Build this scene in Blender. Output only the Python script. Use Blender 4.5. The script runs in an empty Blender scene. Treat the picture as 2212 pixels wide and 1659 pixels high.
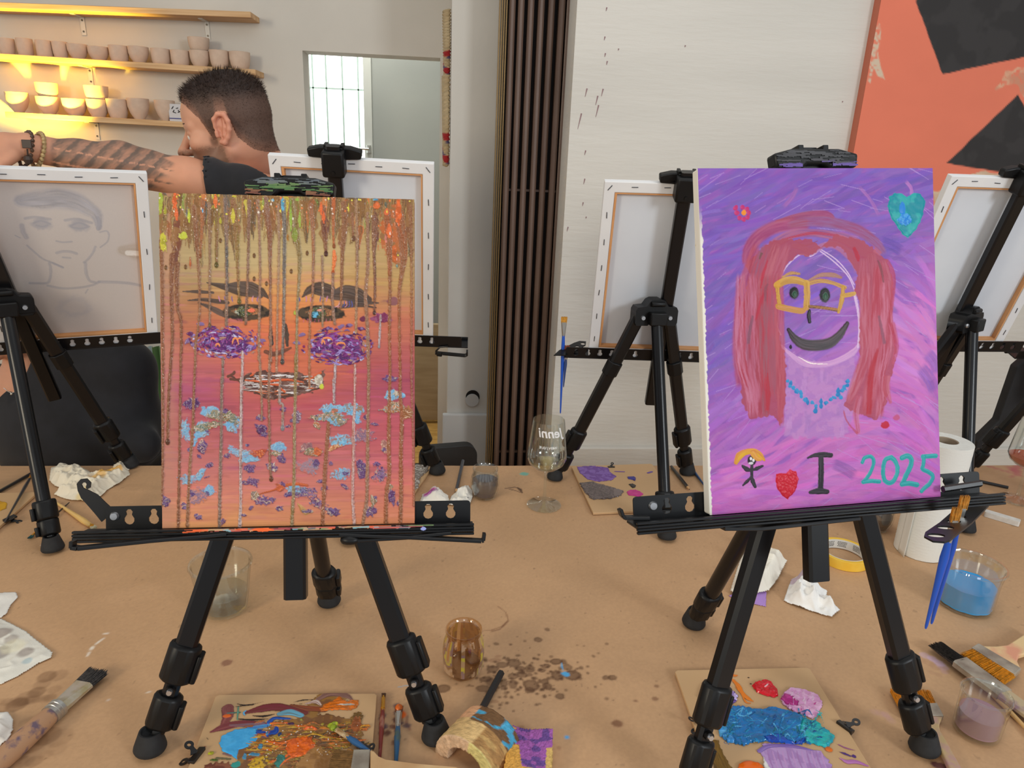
import bpy, bmesh, math, random
import numpy as np
from mathutils import Vector, Matrix
from mathutils.geometry import tessellate_polygon
random.seed(7)
PI = math.pi
COL = bpy.context.scene.collection
SC = bpy.context.scene
# ------------------------------------------------------------------ camera
FPX = 1534.0; TH = math.radians(18.2); YAW = math.radians(5.8); ROLL = math.radians(2.4)
CAM = np.array([0, 0, 1.55])
FO = np.array([math.sin(YAW)*math.cos(TH), math.cos(YAW)*math.cos(TH), -math.sin(TH)])
_r0 = np.cross(FO, [0, 0, 1.0]); _r0 /= np.linalg.norm(_r0); _u0 = np.cross(_r0, FO)
UP = math.cos(ROLL)*_u0 - math.sin(ROLL)*_r0
RI = math.cos(ROLL)*_r0 + math.sin(ROLL)*_u0
def ray(x, y): return FO + RI*((x-1106)/FPX) - UP*((y-829.5)/FPX)
def onz(x, y, z=0.75):
    d = ray(x, y); return CAM + d*((z-CAM[2])/d[2])
def ony(x, y, Y):
    d = ray(x, y); return CAM + d*(Y/d[1])
def onx(x, y, X):
    d = ray(x, y); return CAM + d*(X/d[0])
cd = bpy.data.cameras.new('camera'); cam = bpy.data.objects.new('camera', cd); COL.objects.link(cam)
cd.sensor_width = 36; cd.lens = 36*FPX/2212; cd.clip_start = 0.02
m = Matrix(((RI[0], UP[0], -FO[0], 0), (RI[1], UP[1], -FO[1], 0), (RI[2], UP[2], -FO[2], CAM[2]), (0, 0, 0, 1)))
cam.matrix_world = m; SC.camera = cam
SC.view_settings.view_transform = 'Standard'; SC.view_settings.look = 'None'
SC.view_settings.gamma = 1; SC.view_settings.exposure = 0.0
try: SC.view_settings.use_curve_mapping = False
except Exception: pass
# ------------------------------------------------------------------ colour + noise
def lin(c):
    c = np.asarray(c, float)/255.0
    return np.where(c <= .04045, c/12.92, ((c+.055)/1.055)**2.4)
def L4(c): return tuple(float(v) for v in lin(c))+(1.0,)
_T = np.random.RandomState(3).rand(16, 256, 256).astype(np.float32)
def N2(x, y, s=0):
    t = _T[s % 16]; x = np.asarray(x, np.float64)+s*17.3; y = np.asarray(y, np.float64)+s*9.1
    xi = np.floor(x).astype(int); yi = np.floor(y).astype(int); fx = x-xi; fy = y-yi
    fx = fx*fx*(3-2*fx); fy = fy*fy*(3-2*fy); a = xi & 255; b = yi & 255; a1 = (a+1) & 255; b1 = (b+1) & 255
    return (t[a, b]*(1-fx)+t[a1, b]*fx)*(1-fy)+(t[a, b1]*(1-fx)+t[a1, b1]*fx)*fy
def fbm(x, y, s=0, o=4):
    r = 0; a = .5
    for i in range(o): r = r+a*N2(x*2**i, y*2**i, s+i); a *= .5
    return r/(1-.5**o)
def ss(a, b, x):
    t = np.clip((x-a)/(b-a), 0, 1); return t*t*(3-2*t)
# ------------------------------------------------------------------ materials
def nmat(name):
    m = bpy.data.materials.new(name); m.use_nodes = True
    return m, m.node_tree, m.node_tree.nodes['Principled BSDF']
def setp(b, **k):
    names = dict(rough='Roughness', metal='Metallic', spec='Specular IOR Level', coat='Coat Weight', trans='Transmission Weight', ior='IOR', sss='Subsurface Weight', sheen='Sheen Weight', alpha='Alpha', coatr='Coat Roughness')
    for a, v in k.items(): b.inputs[names[a]].default_value = v
_M = {}
def mat(name, c, rough=.5, metal=0, c2=None, scale=8, bump=0, bscale=60, stretch=None, detail=4, thr=None, **k):
    if name in _M: return _M[name]
    m, nt, b = nmat(name); setp(b, rough=rough, metal=metal, **k)
    b.inputs['Base Color'].default_value = L4(c)
    tc = nt.nodes.new('ShaderNodeTexCoord'); mp = nt.nodes.new('ShaderNodeMapping')
    nt.links.new(tc.outputs['Object'], mp.inputs['Vector'])
    if stretch: mp.inputs['Scale'].default_value = stretch
    if c2 is not None:
        n = nt.nodes.new('ShaderNodeTexNoise'); n.inputs['Scale'].default_value = scale; n.inputs['Detail'].default_value = detail
        nt.links.new(mp.outputs[0], n.inputs['Vector'])
        r = nt.nodes.new('ShaderNodeValToRGB'); r.color_ramp.elements[0].color = L4(c); r.color_ramp.elements[1].color = L4(c2)
        lo, hi = thr or (.35, .65); r.color_ramp.elements[0].position = lo; r.color_ramp.elements[1].position = hi
        nt.links.new(n.outputs['Fac'], r.inputs[0]); nt.links.new(r.outputs[0], b.inputs['Base Color'])
    if bump:
        n = nt.nodes.new('ShaderNodeTexNoise'); n.inputs['Scale'].default_value = bscale; n.inputs['Detail'].default_value = 5
        nt.links.new(mp.outputs[0], n.inputs['Vector'])
        bp = nt.nodes.new('ShaderNodeBump'); bp.inputs['Strength'].default_value = min(1, bump); bp.inputs['Distance'].default_value = .002*bump
        nt.links.new(n.outputs['Fac'], bp.inputs['Height']); nt.links.new(bp.outputs[0], b.inputs['Normal'])
    _M[name] = m; return m
def vmat(name, rough=.5, bump=0, bscale=400, stretch=None, rattr=False, **k):
    """base colour from the mesh's own painted pigment attribute"""
    if name in _M: return _M[name]
    m, nt, b = nmat(name); setp(b, rough=rough, **k)
    a = nt.nodes.new('ShaderNodeAttribute'); a.attribute_name = 'Col'
    nt.links.new(a.outputs['Color'], b.inputs['Base Color'])
    if rattr: nt.links.new(a.outputs['Alpha'], b.inputs['Roughness'])
    if bump:
        tc = nt.nodes.new('ShaderNodeTexCoord'); mp = nt.nodes.new('ShaderNodeMapping'); nt.links.new(tc.outputs['Object'], mp.inputs['Vector'])
        if stretch: mp.inputs['Scale'].default_value = stretch
        n = nt.nodes.new('ShaderNodeTexNoise'); n.inputs['Scale'].default_value = bscale; nt.links.new(mp.outputs[0], n.inputs['Vector'])
        bp = nt.nodes.new('ShaderNodeBump'); bp.inputs['Strength'].default_value = bump; bp.inputs['Distance'].default_value = .001
        nt.links.new(n.outputs['Fac'], bp.inputs['Height']); nt.links.new(bp.outputs[0], b.inputs['Normal'])
    _M[name] = m; return m
def glassmat(name, tint=(250, 252, 250), dark=.4):
    """thin clear glass: see-through, mirror-like towards grazing angles"""
    if name in _M: return _M[name]
    m = bpy.data.materials.new(name); m.use_nodes = True; nt = m.node_tree; nt.nodes.clear()
    o = nt.nodes.new('ShaderNodeOutputMaterial'); mx = nt.nodes.new('ShaderNodeMixShader'); g = nt.nodes.new('ShaderNodeBsdfGlossy'); t = nt.nodes.new('ShaderNodeBsdfTransparent')
    g.inputs['Roughness'].default_value = .02; g.inputs['Color'].default_value = (1, 1, 1, 1)
    lw = nt.nodes.new('ShaderNodeLayerWeight'); lw.inputs['Blend'].default_value = .5
    pw = nt.nodes.new('ShaderNodeMath'); pw.operation = 'POWER'; pw.inputs[1].default_value = 4; nt.links.new(lw.outputs['Facing'], pw.inputs[0])
    fr = nt.nodes.new('ShaderNodeMath'); fr.operation = 'MULTIPLY_ADD'; fr.inputs[1].default_value = .85; fr.inputs[2].default_value = .10; nt.links.new(pw.outputs[0], fr.inputs[0])
    cr = nt.nodes.new('ShaderNodeValToRGB'); cr.color_ramp.elements[0].color = L4(tint); cr.color_ramp.elements[0].position = .72
    cr.color_ramp.elements[1].color = tuple(float(v)*dark for v in lin(tint))+(1,)
    nt.links.new(lw.outputs['Facing'], cr.inputs[0]); nt.links.new(cr.outputs[0], t.inputs['Color'])
    nt.links.new(fr.outputs[0], mx.inputs[0]); nt.links.new(t.outputs[0], mx.inputs[1]); nt.links.new(g.outputs[0], mx.inputs[2]); nt.links.new(mx.outputs[0], o.inputs[0])
    _M[name] = m; return m
def emat(name, c, s):
    if name in _M: return _M[name]
    m, nt, b = nmat(name); b.inputs['Base Color'].default_value = L4(c)
    b.inputs['Emission Color'].default_value = L4(c); b.inputs['Emission Strength'].default_value = s; _M[name] = m; return m
# ------------------------------------------------------------------ meshes
class MB:
    def __init__(s, M=None): s.v = []; s.f = []; s.M = M if M is not None else Matrix.Identity(4); s.n = 0
    def add(s, vs, fs, M=None):
        MM = s.M @ M if M is not None else s.M
        A = np.array(MM)[:3]; V = np.asarray(vs, float).reshape(-1, 3)
        s.v.append(V @ A[:, :3].T+A[:, 3]); s.f += [tuple(i+s.n for i in f) for f in fs]; s.n += len(V); return s
    def box(s, c, d, M=None):
        c = np.array(c, float); d = np.array(d, float)/2
        vs = [c+d*np.array(q) for q in ((-1, -1, -1), (1, -1, -1), (1, 1, -1), (-1, 1, -1), (-1, -1, 1), (1, -1, 1), (1, 1, 1), (-1, 1, 1))]
        return s.add(vs, [(0, 3, 2, 1), (4, 5, 6, 7), (0, 1, 5, 4), (1, 2, 6, 5), (2, 3, 7, 6), (3, 0, 4, 7)], M)
    def tube(s, pts, rad, n=12, sx=1, cap=True, up=None, M=None):
        P = [np.array(p, float) for p in pts]; k = len(P)
        if not hasattr(rad, '__len__'): rad = [rad]*k
        vs = []; ref = np.array(up, float) if up is not None else None
        for i in range(k):
            d = P[min(i+1, k-1)]-P[max(i-1, 0)]; d /= (np.linalg.norm(d)+1e-12)
            if ref is None: ref = np.array([0, 0, 1.]) if abs(d[2]) < .9 else np.array([1., 0, 0])
            a = np.cross(d, ref); a /= np.linalg.norm(a)+1e-12; b = np.cross(a, d)
            if up is None: ref = b
            for j in range(n):
                t = 2*PI*j/n; vs.append(P[i]+a*math.cos(t)*rad[i]*sx+b*math.sin(t)*rad[i])
        fs = [(i*n+j, i*n+(j+1) % n, (i+1)*n+(j+1) % n, (i+1)*n+j) for i in range(k-1) for j in range(n)]
        if cap: fs += [tuple(range(n-1, -1, -1)), tuple((k-1)*n+j for j in range(n))]
        return s.add(vs, fs, M)
    def rod(s, a, b, w, d, up=(0, 1, 0), ch=.25, w2=None, d2=None):
        """bar with chamfered rectangular section from a to b; w across, d along up"""
        a = np.array(a, float); b = np.array(b, float); z = b-a; z /= np.linalg.norm(z); x = np.cross(np.array(up, float), z); x /= np.linalg.norm(x); y = np.cross(z, x)
        vs = []
        for p, ww, dd in ((a, w, d), (b, w2 or w, d2 or d)):
            c = min(ww, dd)*ch
            for sx, sy in ((ww/2-c, -dd/2), (ww/2, -dd/2+c), (ww/2, dd/2-c), (ww/2-c, dd/2), (-ww/2+c, dd/2), (-ww/2, dd/2-c), (-ww/2, -dd/2+c), (-ww/2+c, -dd/2)): vs.append(p+x*sx+y*sy)
        fs = [(j, (j+1) % 8, 8+(j+1) % 8, 8+j) for j in range(8)]+[tuple(range(7, -1, -1)), tuple(range(8, 16))]
        return s.add(vs, fs)
    def lathe(s, prof, n=40, M=None, close=False, wob=None):
        vs = []; k = len(prof)
        for i, (r, z) in enumerate(prof):
            for j in range(n):
                t = 2*PI*j/n; rr = r*(wob(t, z) if wob else 1); vs.append((rr*math.cos(t), rr*math.sin(t), z))
        fs = [(i*n+j, i*n+(j+1) % n, (i+1)*n+(j+1) % n, (i+1)*n+j) for i in range(k-1) for j in range(n)]
        if close: fs += [((k-1)*n+j, (k-1)*n+(j+1) % n, (j+1) % n, j) for j in range(n)]
        return s.add(vs, fs, M)
    def prism(s, outer, t, holes=(), M=None):
        """2D outline (x,y) with holes, thickness t along z (centred)"""
        loops = [list(outer)]+[list(h) for h in holes]
        tri = tessellate_polygon([[Vector((p[0], p[1], 0)) for p in l] for l in loops])
        fl = [p for l in loops for p in l]; n = len(fl)
        vs = [(p[0], p[1], t/2) for p in fl]+[(p[0], p[1], -t/2) for p in fl]
        fs = []
        for a, b, c in tri:
            ar = (fl[b][0]-fl[a][0])*(fl[c][1]-fl[a][1])-(fl[c][0]-fl[a][0])*(fl[b][1]-fl[a][1])
            if ar < 0: b, c = c, b
            fs += [(a, b, c), (a+n, c+n, b+n)]
        o = 0
        for l in loops:
            k = len(l)
            for i in range(k): j = (i+1) % k; fs.append((o+i, o+i+n, o+j+n, o+j))
            o += k
        return s.add(vs, fs, M)
    def sphere(s, c, r, n=16, M=None):
        r = np.array([r]*3 if not hasattr(r, '__len__') else r, float); vs = []; h = n//2
        for i in range(h+1):
            a = PI*i/h
            for j in range(n): t = 2*PI*j/n; vs.append(np.array(c)+r*np.array([math.sin(a)*math.cos(t), math.sin(a)*math.sin(t), math.cos(a)]))
        fs = [(i*n+j, (i+1)*n+j, (i+1)*n+(j+1) % n, i*n+(j+1) % n) for i in range(h) for j in range(n)]
        return s.add(vs, fs, M)
    def build(s, name, material, parent=None, smooth=True, bevel=0, label=None, solid=0, sub=0):
        return mk(name, np.concatenate(s.v), s.f, material, parent, smooth, bevel, label, solid, sub)
def mk(name, V, F, material, parent=None, smooth=True, bevel=0, label=None, solid=0, sub=0, col=None):
    me = bpy.data.meshes.new(name)
    if isinstance(F, np.ndarray):
        V = np.ascontiguousarray(V, np.float32); k = F.shape[1]
        me.vertices.add(len(V)); me.vertices.foreach_set('co', V.ravel())
        me.loops.add(F.size); me.loops.foreach_set('vertex_index', F.astype(np.int32).ravel())
        me.polygons.add(len(F)); me.polygons.foreach_set('loop_start', np.arange(0, F.size, k, dtype=np.int32))
        me.update(calc_edges=True)
    else:
        me.from_pydata([tuple(p) for p in V], [], F); me.update()
        bm = bmesh.new(); bm.from_mesh(me); bmesh.ops.remove_doubles(bm, verts=bm.verts, dist=1e-6); bmesh.ops.recalc_face_normals(bm, faces=bm.faces); bm.to_mesh(me); bm.free()
    if col is not None:
        at = me.color_attributes.new('Col', 'FLOAT_COLOR', 'POINT'); c = np.ones((len(me.vertices), 4), np.float32); c[:, :col.shape[1]] = col; at.data.foreach_set('color', c.ravel())
    me.materials.append(material)
    o = bpy.data.objects.new(name, me); COL.objects.link(o)
    if parent is not None:
        o.parent = parent; o.matrix_parent_inverse = parent.matrix_world.inverted() if False else Matrix.Identity(4)
    if smooth:
        me.polygons.foreach_set('use_smooth', [True]*len(me.polygons))
        if not isinstance(F, np.ndarray):
            try: me.set_sharp_from_angle(angle=math.radians(38))
            except Exception: pass
    if sub:
        md = o.modifiers.new('sub', 'SUBSURF'); md.levels = sub; md.render_levels = sub
    if solid:
        md = o.modifiers.new('solid', 'SOLIDIFY'); md.thickness = solid; md.offset = 0
    if bevel:
        md = o.modifiers.new('bevel', 'BEVEL'); md.width = bevel; md.segments = 2; md.limit_method = 'ANGLE'
    if label: o['label'] = label
    return o
def thing(name, label, cat, loc=(0, 0, 0), rz=0, group=None, M=None):
    o = bpy.data.objects.new(name, None); COL.objects.link(o); o.empty_display_size = .05
    if M is not None: o.matrix_world = M
    else: o.location = loc; o.rotation_euler = (0, 0, rz)
    o['label'] = label; o['category'] = cat
    if group: o['group'] = group
    return o
def tag(o, label, cat, group=None, kind=None):
    o['label'] = label; o['category'] = cat
    if group: o['group'] = group
    if kind: o['kind'] = kind
    return o
def struct(o): o['kind'] = 'structure'; return o
def frame(O, X, Y, Z): # matrix from axes
    return Matrix(((X[0], Y[0], Z[0], O[0]), (X[1], Y[1], Z[1], O[1]), (X[2], Y[2], Z[2], O[2]), (0, 0, 0, 1)))
def nrm(v): v = np.array(v, float); return v/np.linalg.norm(v)
def rect2(w, h, r=0, n=4, cx=0, cy=0):
    if r == 0: return [(cx-w/2, cy-h/2), (cx+w/2, cy-h/2), (cx+w/2, cy+h/2), (cx-w/2, cy+h/2)]
    o = []
    for qx, qy, a0 in ((1, -1, -90), (1, 1, 0), (-1, 1, 90), (-1, -1, 180)):
        for i in range(n+1):
            a = math.radians(a0+90*i/n); o.append((cx+qx*(w/2-r)+r*math.cos(a), cy+qy*(h/2-r)+r*math.sin(a)))
    return o
def circ(cx, cy, r, n=16, rev=False, ry=None):
    p = [(cx+r*math.cos(2*PI*i/n), cy+(ry or r)*math.sin(2*PI*i/n)) for i in range(n)]
    return p[::-1] if rev else p
# ------------------------------------------------------------------ implicit surfaces
def surfnets(D, org, h):
    ins = D < 0; nx, ny, nz = D.shape
    c = np.zeros((nx-1, ny-1, nz-1), np.int8)
    for i in (0, 1):
        for j in (0, 1):
            for k in (0, 1): c += ins[i:nx-1+i, j:ny-1+j, k:nz-1+k]
    act = (c > 0) & (c < 8); idx = -np.ones(act.shape, np.int64); cells = np.argwhere(act); idx[act] = np.arange(len(cells))
    acc = np.zeros((len(cells), 3)); cnt = np.zeros(len(cells))
    cor = [(i, j, k) for i in (0, 1) for j in (0, 1) for k in (0, 1)]
    for a in cor:
        for ax in range(3):
            if a[ax]: continue
            b = list(a); b[ax] = 1
            va = D[cells[:, 0]+a[0], cells[:, 1]+a[1], cells[:, 2]+a[2]]; vb = D[cells[:, 0]+b[0], cells[:, 1]+b[1], cells[:, 2]+b[2]]
            cr = (va < 0) != (vb < 0); t = np.where(cr, va/(va-vb+1e-20), 0)
            p = np.array(a, float)[None].repeat(len(cells), 0); p[:, ax] += t
            acc[cr] += p[cr]; cnt[cr] += 1
    V = (cells+acc/cnt[:, None])*h+np.array(org)
    F = []
    for ax in range(3):
        u, w = [q for q in range(3) if q != ax]
        s0 = [slice(1, n-1) for n in D.shape]; s0[ax] = slice(0, D.shape[ax]-1); s1 = list(s0); s1[ax] = slice(1, D.shape[ax])
        A = ins[tuple(s0)]; B = ins[tuple(s1)]
        for cond, flip in ((A & ~B, False), (~A & B, True)):
            q = np.argwhere(cond)
            if not len(q): continue
            q[:, u] += 1; q[:, w] += 1
            def I(du, dw):
                r = q.copy(); r[:, u] -= du; r[:, w] -= dw; return idx[r[:, 0], r[:, 1], r[:, 2]]
            f = np.stack([I(1, 1), I(0, 1), I(0, 0), I(1, 0)], 1)
            if (ax == 1) != flip: f = f[:, ::-1]
            F.append(f)
    return V, np.concatenate(F)
class SDF:
    def __init__(s, lo, hi, h):
        s.lo = np.array(lo, float); s.h = h; n = np.ceil((np.array(hi)-s.lo)/h).astype(int)+1
        s.ax = [s.lo[i]+h*np.arange(n[i]) for i in range(3)]; s.D = np.full(n, .3, np.float32)
    def _sub(s, lo, hi):
        sl = []
        for i in range(3):
            a = int(max(0, np.floor((lo[i]-s.lo[i])/s.h))); b = int(min(len(s.ax[i]), np.ceil((hi[i]-s.lo[i])/s.h)+1)); sl.append(slice(a, max(a, b)))
        g = [s.ax[i][sl[i]].reshape([-1 if j == i else 1 for j in range(3)]) for i in range(3)]
        return tuple(sl), g
    def _mix(s, sl, d, k, op):
        D = s.D[sl]
        if op == 'add':
            h = np.clip(.5+.5*(D-d)/k, 0, 1); s.D[sl] = D*(1-h)+d*h-k*h*(1-h)
        else:
            h = np.clip(.5-.5*(D+d)/k, 0, 1); s.D[sl] = D*(1-h)+(-d)*h+k*h*(1-h)
    def cap(s, a, b, ra, rb=None, k=.01, op='add'):
        a = np.array(a, float); b = np.array(b, float); rb = ra if rb is None else rb; R = max(ra, rb)+k*2+.02
        sl, g = s._sub(np.minimum(a, b)-R, np.maximum(a, b)+R); ba = b-a; L = ba@ba+1e-12
        t = np.clip(((g[0]-a[0])*ba[0]+(g[1]-a[1])*ba[1]+(g[2]-a[2])*ba[2])/L, 0, 1)
        d = np.sqrt((g[0]-a[0]-t*ba[0])**2+(g[1]-a[1]-t*ba[1])**2+(g[2]-a[2]-t*ba[2])**2)-(ra+(rb-ra)*t)
        s._mix(sl, d, k, op); return s
    def ell(s, c, r, k=.01, R=None, op='add'):
        c = np.array(c, float); r = np.array(r, float); R = np.eye(3) if R is None else R; m = max(r)+k*2+.02
        sl, g = s._sub(c-m, c+m); q = [(g[0]-c[0])*R[0, i]+(g[1]-c[1])*R[1, i]+(g[2]-c[2])*R[2, i] for i in range(3)]
        k0 = np.sqrt((q[0]/r[0])**2+(q[1]/r[1])**2+(q[2]/r[2])**2); k1 = np.sqrt((q[0]/r[0]**2)**2+(q[1]/r[1]**2)**2+(q[2]/r[2]**2)**2)+1e-9
        s._mix(sl, k0*(k0-1)/k1, k, op); return s
    def chain(s, P, r, k=.008):
        for i in range(len(P)-1): s.cap(P[i], P[i+1], r[i], r[i+1], k)
        return s
    def mesh(s): return surfnets(s.D, s.lo, s.h)
def vnormals(V, F):
    n = np.cross(V[F[:, 2]]-V[F[:, 0]], V[F[:, 3]]-V[F[:, 1]]); N = np.zeros_like(V)
    for i in range(4): np.add.at(N, F[:, i], n)
    return N/(np.linalg.norm(N, axis=1)[:, None]+1e-12)
# ------------------------------------------------------------------ paint raster on a plane
class Ras:
    """pigment + relief on a rectangle: O top-left corner, U right, V down (unit), size W x H metres"""
    def __init__(s, O, U, V, W, H, res):
        s.O = np.array(O, float); s.U = nrm(U); s.V = nrm(V); s.N = np.cross(s.V, s.U)*1.0; s.N = nrm(s.N)
        s.W = W; s.H = H; s.nx = int(W/res)+1; s.ny = int(H/res)+1; s.rx = W/(s.nx-1); s.ry = H/(s.ny-1)
        s.col = np.zeros((s.ny, s.nx, 3), np.float32); s.ht = np.zeros((s.ny, s.nx), np.float32); s.mk = np.zeros((s.ny, s.nx), np.float32); s.rg = np.full((s.ny, s.nx), .6, np.float32)
        s.Y, s.X = np.mgrid[0:s.ny, 0:s.nx].astype(np.float32)
        a = s.T([(1000, 1000), (1001, 1000)]); s.k = None; s.tf = lambda x, y: (x, y)
    def T(s, pts):
        o = []
        for x, y in pts:
            d = ray(x, y); t = ((s.O-CAM)@s.N)/(d@s.N); p = CAM+d*t-s.O; o.append((p@s.U/s.rx, p@s.V/s.ry))
        return np.array(o)
    def P(s, pts): return s.T([s.tf(x, y) for x, y in pts])
    def px(s, at):  # raster pixels per photo pixel near a point
        q = s.P([at]); x, y = s.tf(*at); q2 = s.T([(x+4, y)]); q3 = s.T([(x, y+4)]); return .5*(np.hypot(*(q2[0]-q[0]))+np.hypot(*(q3[0]-q[0])))/4*s.unit
    unit = 1.0
    def _bb(s, p, r):
        x0 = int(max(0, p[:, 0].min()-r)); x1 = int(min(s.nx, p[:, 0].max()+r+2)); y0 = int(max(0, p[:, 1].min()-r)); y1 = int(min(s.ny, p[:, 1].max()+r+2))
        return (slice(y0, max(y0, y1)), slice(x0, max(x0, x1)))
    def put(s, sl, a, c, h=None, rough=None, add=False):
        a = a[..., None]; s.col[sl] = s.col[sl]*(1-a)+c*a; s.mk[sl] = np.maximum(s.mk[sl], a[..., 0])
        if h is not None: s.ht[sl] = s.ht[sl]+h if add else np.maximum(s.ht[sl]*(1-a[..., 0]*.6), s.ht[sl]*(1-a[..., 0])+h)
        if rough is not None: s.rg[sl] = s.rg[sl]*(1-a[..., 0])+rough*a[..., 0]
    def stroke(s, pts, w, c, c2=None, a=1., h=0, streak=.5, soft=.25, dry=0, seed=0, rough=None, raw=False, taper=0, lump=0, K=9.):
        p = np.array(pts, float) if raw else s.P(pts); k = 1 if raw else s.px(pts[0])
        ws = np.array(w if hasattr(w, '__len__') else [w]*len(p), float)*k/2
        # catmull densify
        if len(p) > 2:
            q = []; qw = []; e = np.vstack([2*p[0]-p[1], p, 2*p[-1]-p[-2]])
            for i in range(1, len(e)-2):
                for t in np.linspace(0, 1, 5)[:-1]:
                    q.append(.5*((2*e[i])+(-e[i-1]+e[i+1])*t+(2*e[i-1]-5*e[i]+4*e[i+1]-e[i+2])*t*t+(-e[i-1]+3*e[i]-3*e[i+1]+e[i+2])*t**3)); qw.append(ws[i-1]*(1-t)+ws[i]*t)
            q.append(e[-2]); qw.append(ws[-1]); p = np.array(q); ws = np.array(qw)
        R = ws.max()+2; sl = s._bb(p, R); X = s.X[sl]; Y = s.Y[sl]
        if X.size == 0: return
        X = X+(N2(X*.25, Y*.25, seed)-.5)*1.2*min(1, ws.max()/4); best = np.full(X.shape, 1e9, np.float32); lat = np.zeros_like(X); arc = np.zeros_like(X); acc = 0
        tot = np.sum(np.hypot(*(p[1:]-p[:-1]).T))+1e-6
        for i in range(len(p)-1):
            d = p[i+1]-p[i]; Ls = np.hypot(*d)
            if Ls < 1e-6: continue
            t = np.clip(((X-p[i, 0])*d[0]+(Y-p[i, 1])*d[1])/Ls**2, 0, 1); dx = X-p[i, 0]-t*d[0]; dy = Y-p[i, 1]-t*d[1]
            wl = np.maximum(ws[i]*(1-t)+ws[i+1]*t, .3); q = np.hypot(dx, dy)/wl; b = q < best
            lat = np.where(b, np.sign(d[0]*dy-d[1]*dx)*q, lat); arc = np.where(b, acc+t*Ls, arc); best = np.where(b, q, best); acc += Ls
        n = N2(lat*K*.5+20, arc*.03+seed*3.1, seed+1)*.6+N2(lat*K+40, arc*.05, seed+2)*.4
        al = a*ss(1, 1-soft, best)
        if dry: al = al*np.clip(1.4-dry*2*np.abs(N2(lat*K+7, arc*.04, seed+3))-dry*.8*(N2(X*.8, Y*.8, seed+4)), 0, 1)
        if taper: al = al*ss(0, taper*tot, arc)*ss(0, taper*tot, tot-arc)
        cc = lin(c)[None, None]
        if c2 is not None:
            f = np.clip((n-.5)*2.2*streak*2+.5, 0, 1)[..., None]; cc = cc*(1-f)+lin(c2)[None, None]*f
        else: cc = cc*(1+(n[..., None]-.5)*streak*.6)
        hh = None
        if h: hh = h*np.sqrt(np.clip(1-best**2, 0, 1))*(1-.35*streak+.7*streak*n)*(1+lump*(N2(X*.35, Y*.35, seed+5)-.4)*2)*(al > .02)
        s.put(sl, np.clip(al, 0, 1), cc, hh, rough)
    def blob(s, c, rx, ry, col, col2=None, ang=0, rag=.25, h=0, a=1., seed=0, rough=None, swirl=0, ridge=0, soft=.2, dry=0, raw=False, cols=None, fs=.09):
        p = np.array([c], float) if raw else s.P([c]); k = 1 if raw else s.px(c); rx *= k; ry *= k; R = max(rx, ry)*(1+rag)+3
        sl = s._bb(p, R); X = s.X[sl]-p[0, 0]; Y = s.Y[sl]-p[0, 1]
        if X.size == 0: return
        ca, sa = math.cos(ang), math.sin(ang); u = (X*ca+Y*sa)/rx; v = (-X*sa+Y*ca)/ry; r = np.hypot(u, v); t = np.arctan2(v, u)
        r = r*(1+rag*(fbm(np.cos(t)*1.7+5+seed, np.sin(t)*1.7+5, seed)*2-1)+rag*.5*(N2(X*.22+9, Y*.22, seed+2)*2-1))
        al = a*ss(1, 1-soft, r)
        if dry: al = al*ss(dry-.15, dry+.15, N2(X*.5, Y*.5, seed+3)*.6+N2(X*.17, Y*.17, seed+6)*.4+.35*(1-r))
        wx = X*fs+swirl*(N2(X*fs*.6, Y*fs*.6, seed+7)-.5)*4; wy = Y*fs+swirl*(N2(X*fs*.6+50, Y*fs*.6, seed+8)-.5)*4
        n = fbm(wx, wy, seed+4, 3); cc = lin(col)[None, None]*np.ones(X.shape+(1,))
        if cols:
            cs = [lin(col)]+[lin(q) for q in cols]; f = np.clip((n-.25)*2, 0, .999)*(len(cs)-1); i = f.astype(int); fr = ss(.25, .75, f-i)[..., None]; A = np.array(cs)
            cc = A[i]*(1-fr)+A[np.minimum(i+1, len(cs)-1)]*fr
        elif col2 is not None: f = ss(.42, .58, n)[..., None]; cc = cc*(1-f)+lin(col2)[None, None]*f
        hh = None
        if h:
            rd = 1-np.abs(fbm(wx*1.6+31, wy*1.6, seed+9, 3)*2-1) if ridge else 0
            hh = h*(np.sqrt(np.clip(1-r**2, 0, 1))*(1-ridge*.6)+ridge*rd**3*1.1*ss(1, .85, r))
        s.put(sl, np.clip(al, 0, 1), cc, hh, rough)
    def poly(s, pts, col, col2=None, a=1., soft=1.2, rag=1.5, seed=0, h=0, rough=None, fs=.08, st=(1, 1), dry=0, thr=(.42, .58)):
        p = s.P(pts); sl = s._bb(p, 4+rag); X = s.X[sl].astype(float); Y = s.Y[sl].astype(float)
        if X.size == 0: return
        Xw = X+(N2(X*.18, Y*.18, seed)-.5)*2*rag; Yw = Y+(N2(X*.18+30, Y*.18, seed+1)-.5)*2*rag
        ins = np.zeros(X.shape, bool); dm = np.full(X.shape, 1e9); n = len(p)
        for i in range(n):
            x1, y1 = p[i]; x2, y2 = p[(i+1) % n]
            if y1 != y2: ins ^= ((y1 > Yw) != (y2 > Yw)) & (Xw < (x2-x1)*(Yw-y1)/(y2-y1)+x1)
            L = (x2-x1)**2+(y2-y1)**2+1e-9; t = np.clip(((Xw-x1)*(x2-x1)+(Yw-y1)*(y2-y1))/L, 0, 1); dm = np.minimum(dm, np.hypot(Xw-x1-t*(x2-x1), Yw-y1-t*(y2-y1)))
        sd = np.where(ins, dm, -dm); al = a*ss(-soft*.5, soft*.5, sd)
        n_ = fbm(X*fs*st[0], Y*fs*st[1], seed+3, 4)
        if dry: al = al*ss(dry-.12, dry+.12, N2(X*.6*st[0], Y*.6*st[1], seed+5)*.5+n_*.5)
        cc = lin(col)[None, None]*np.ones(X.shape+(1,))
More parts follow.
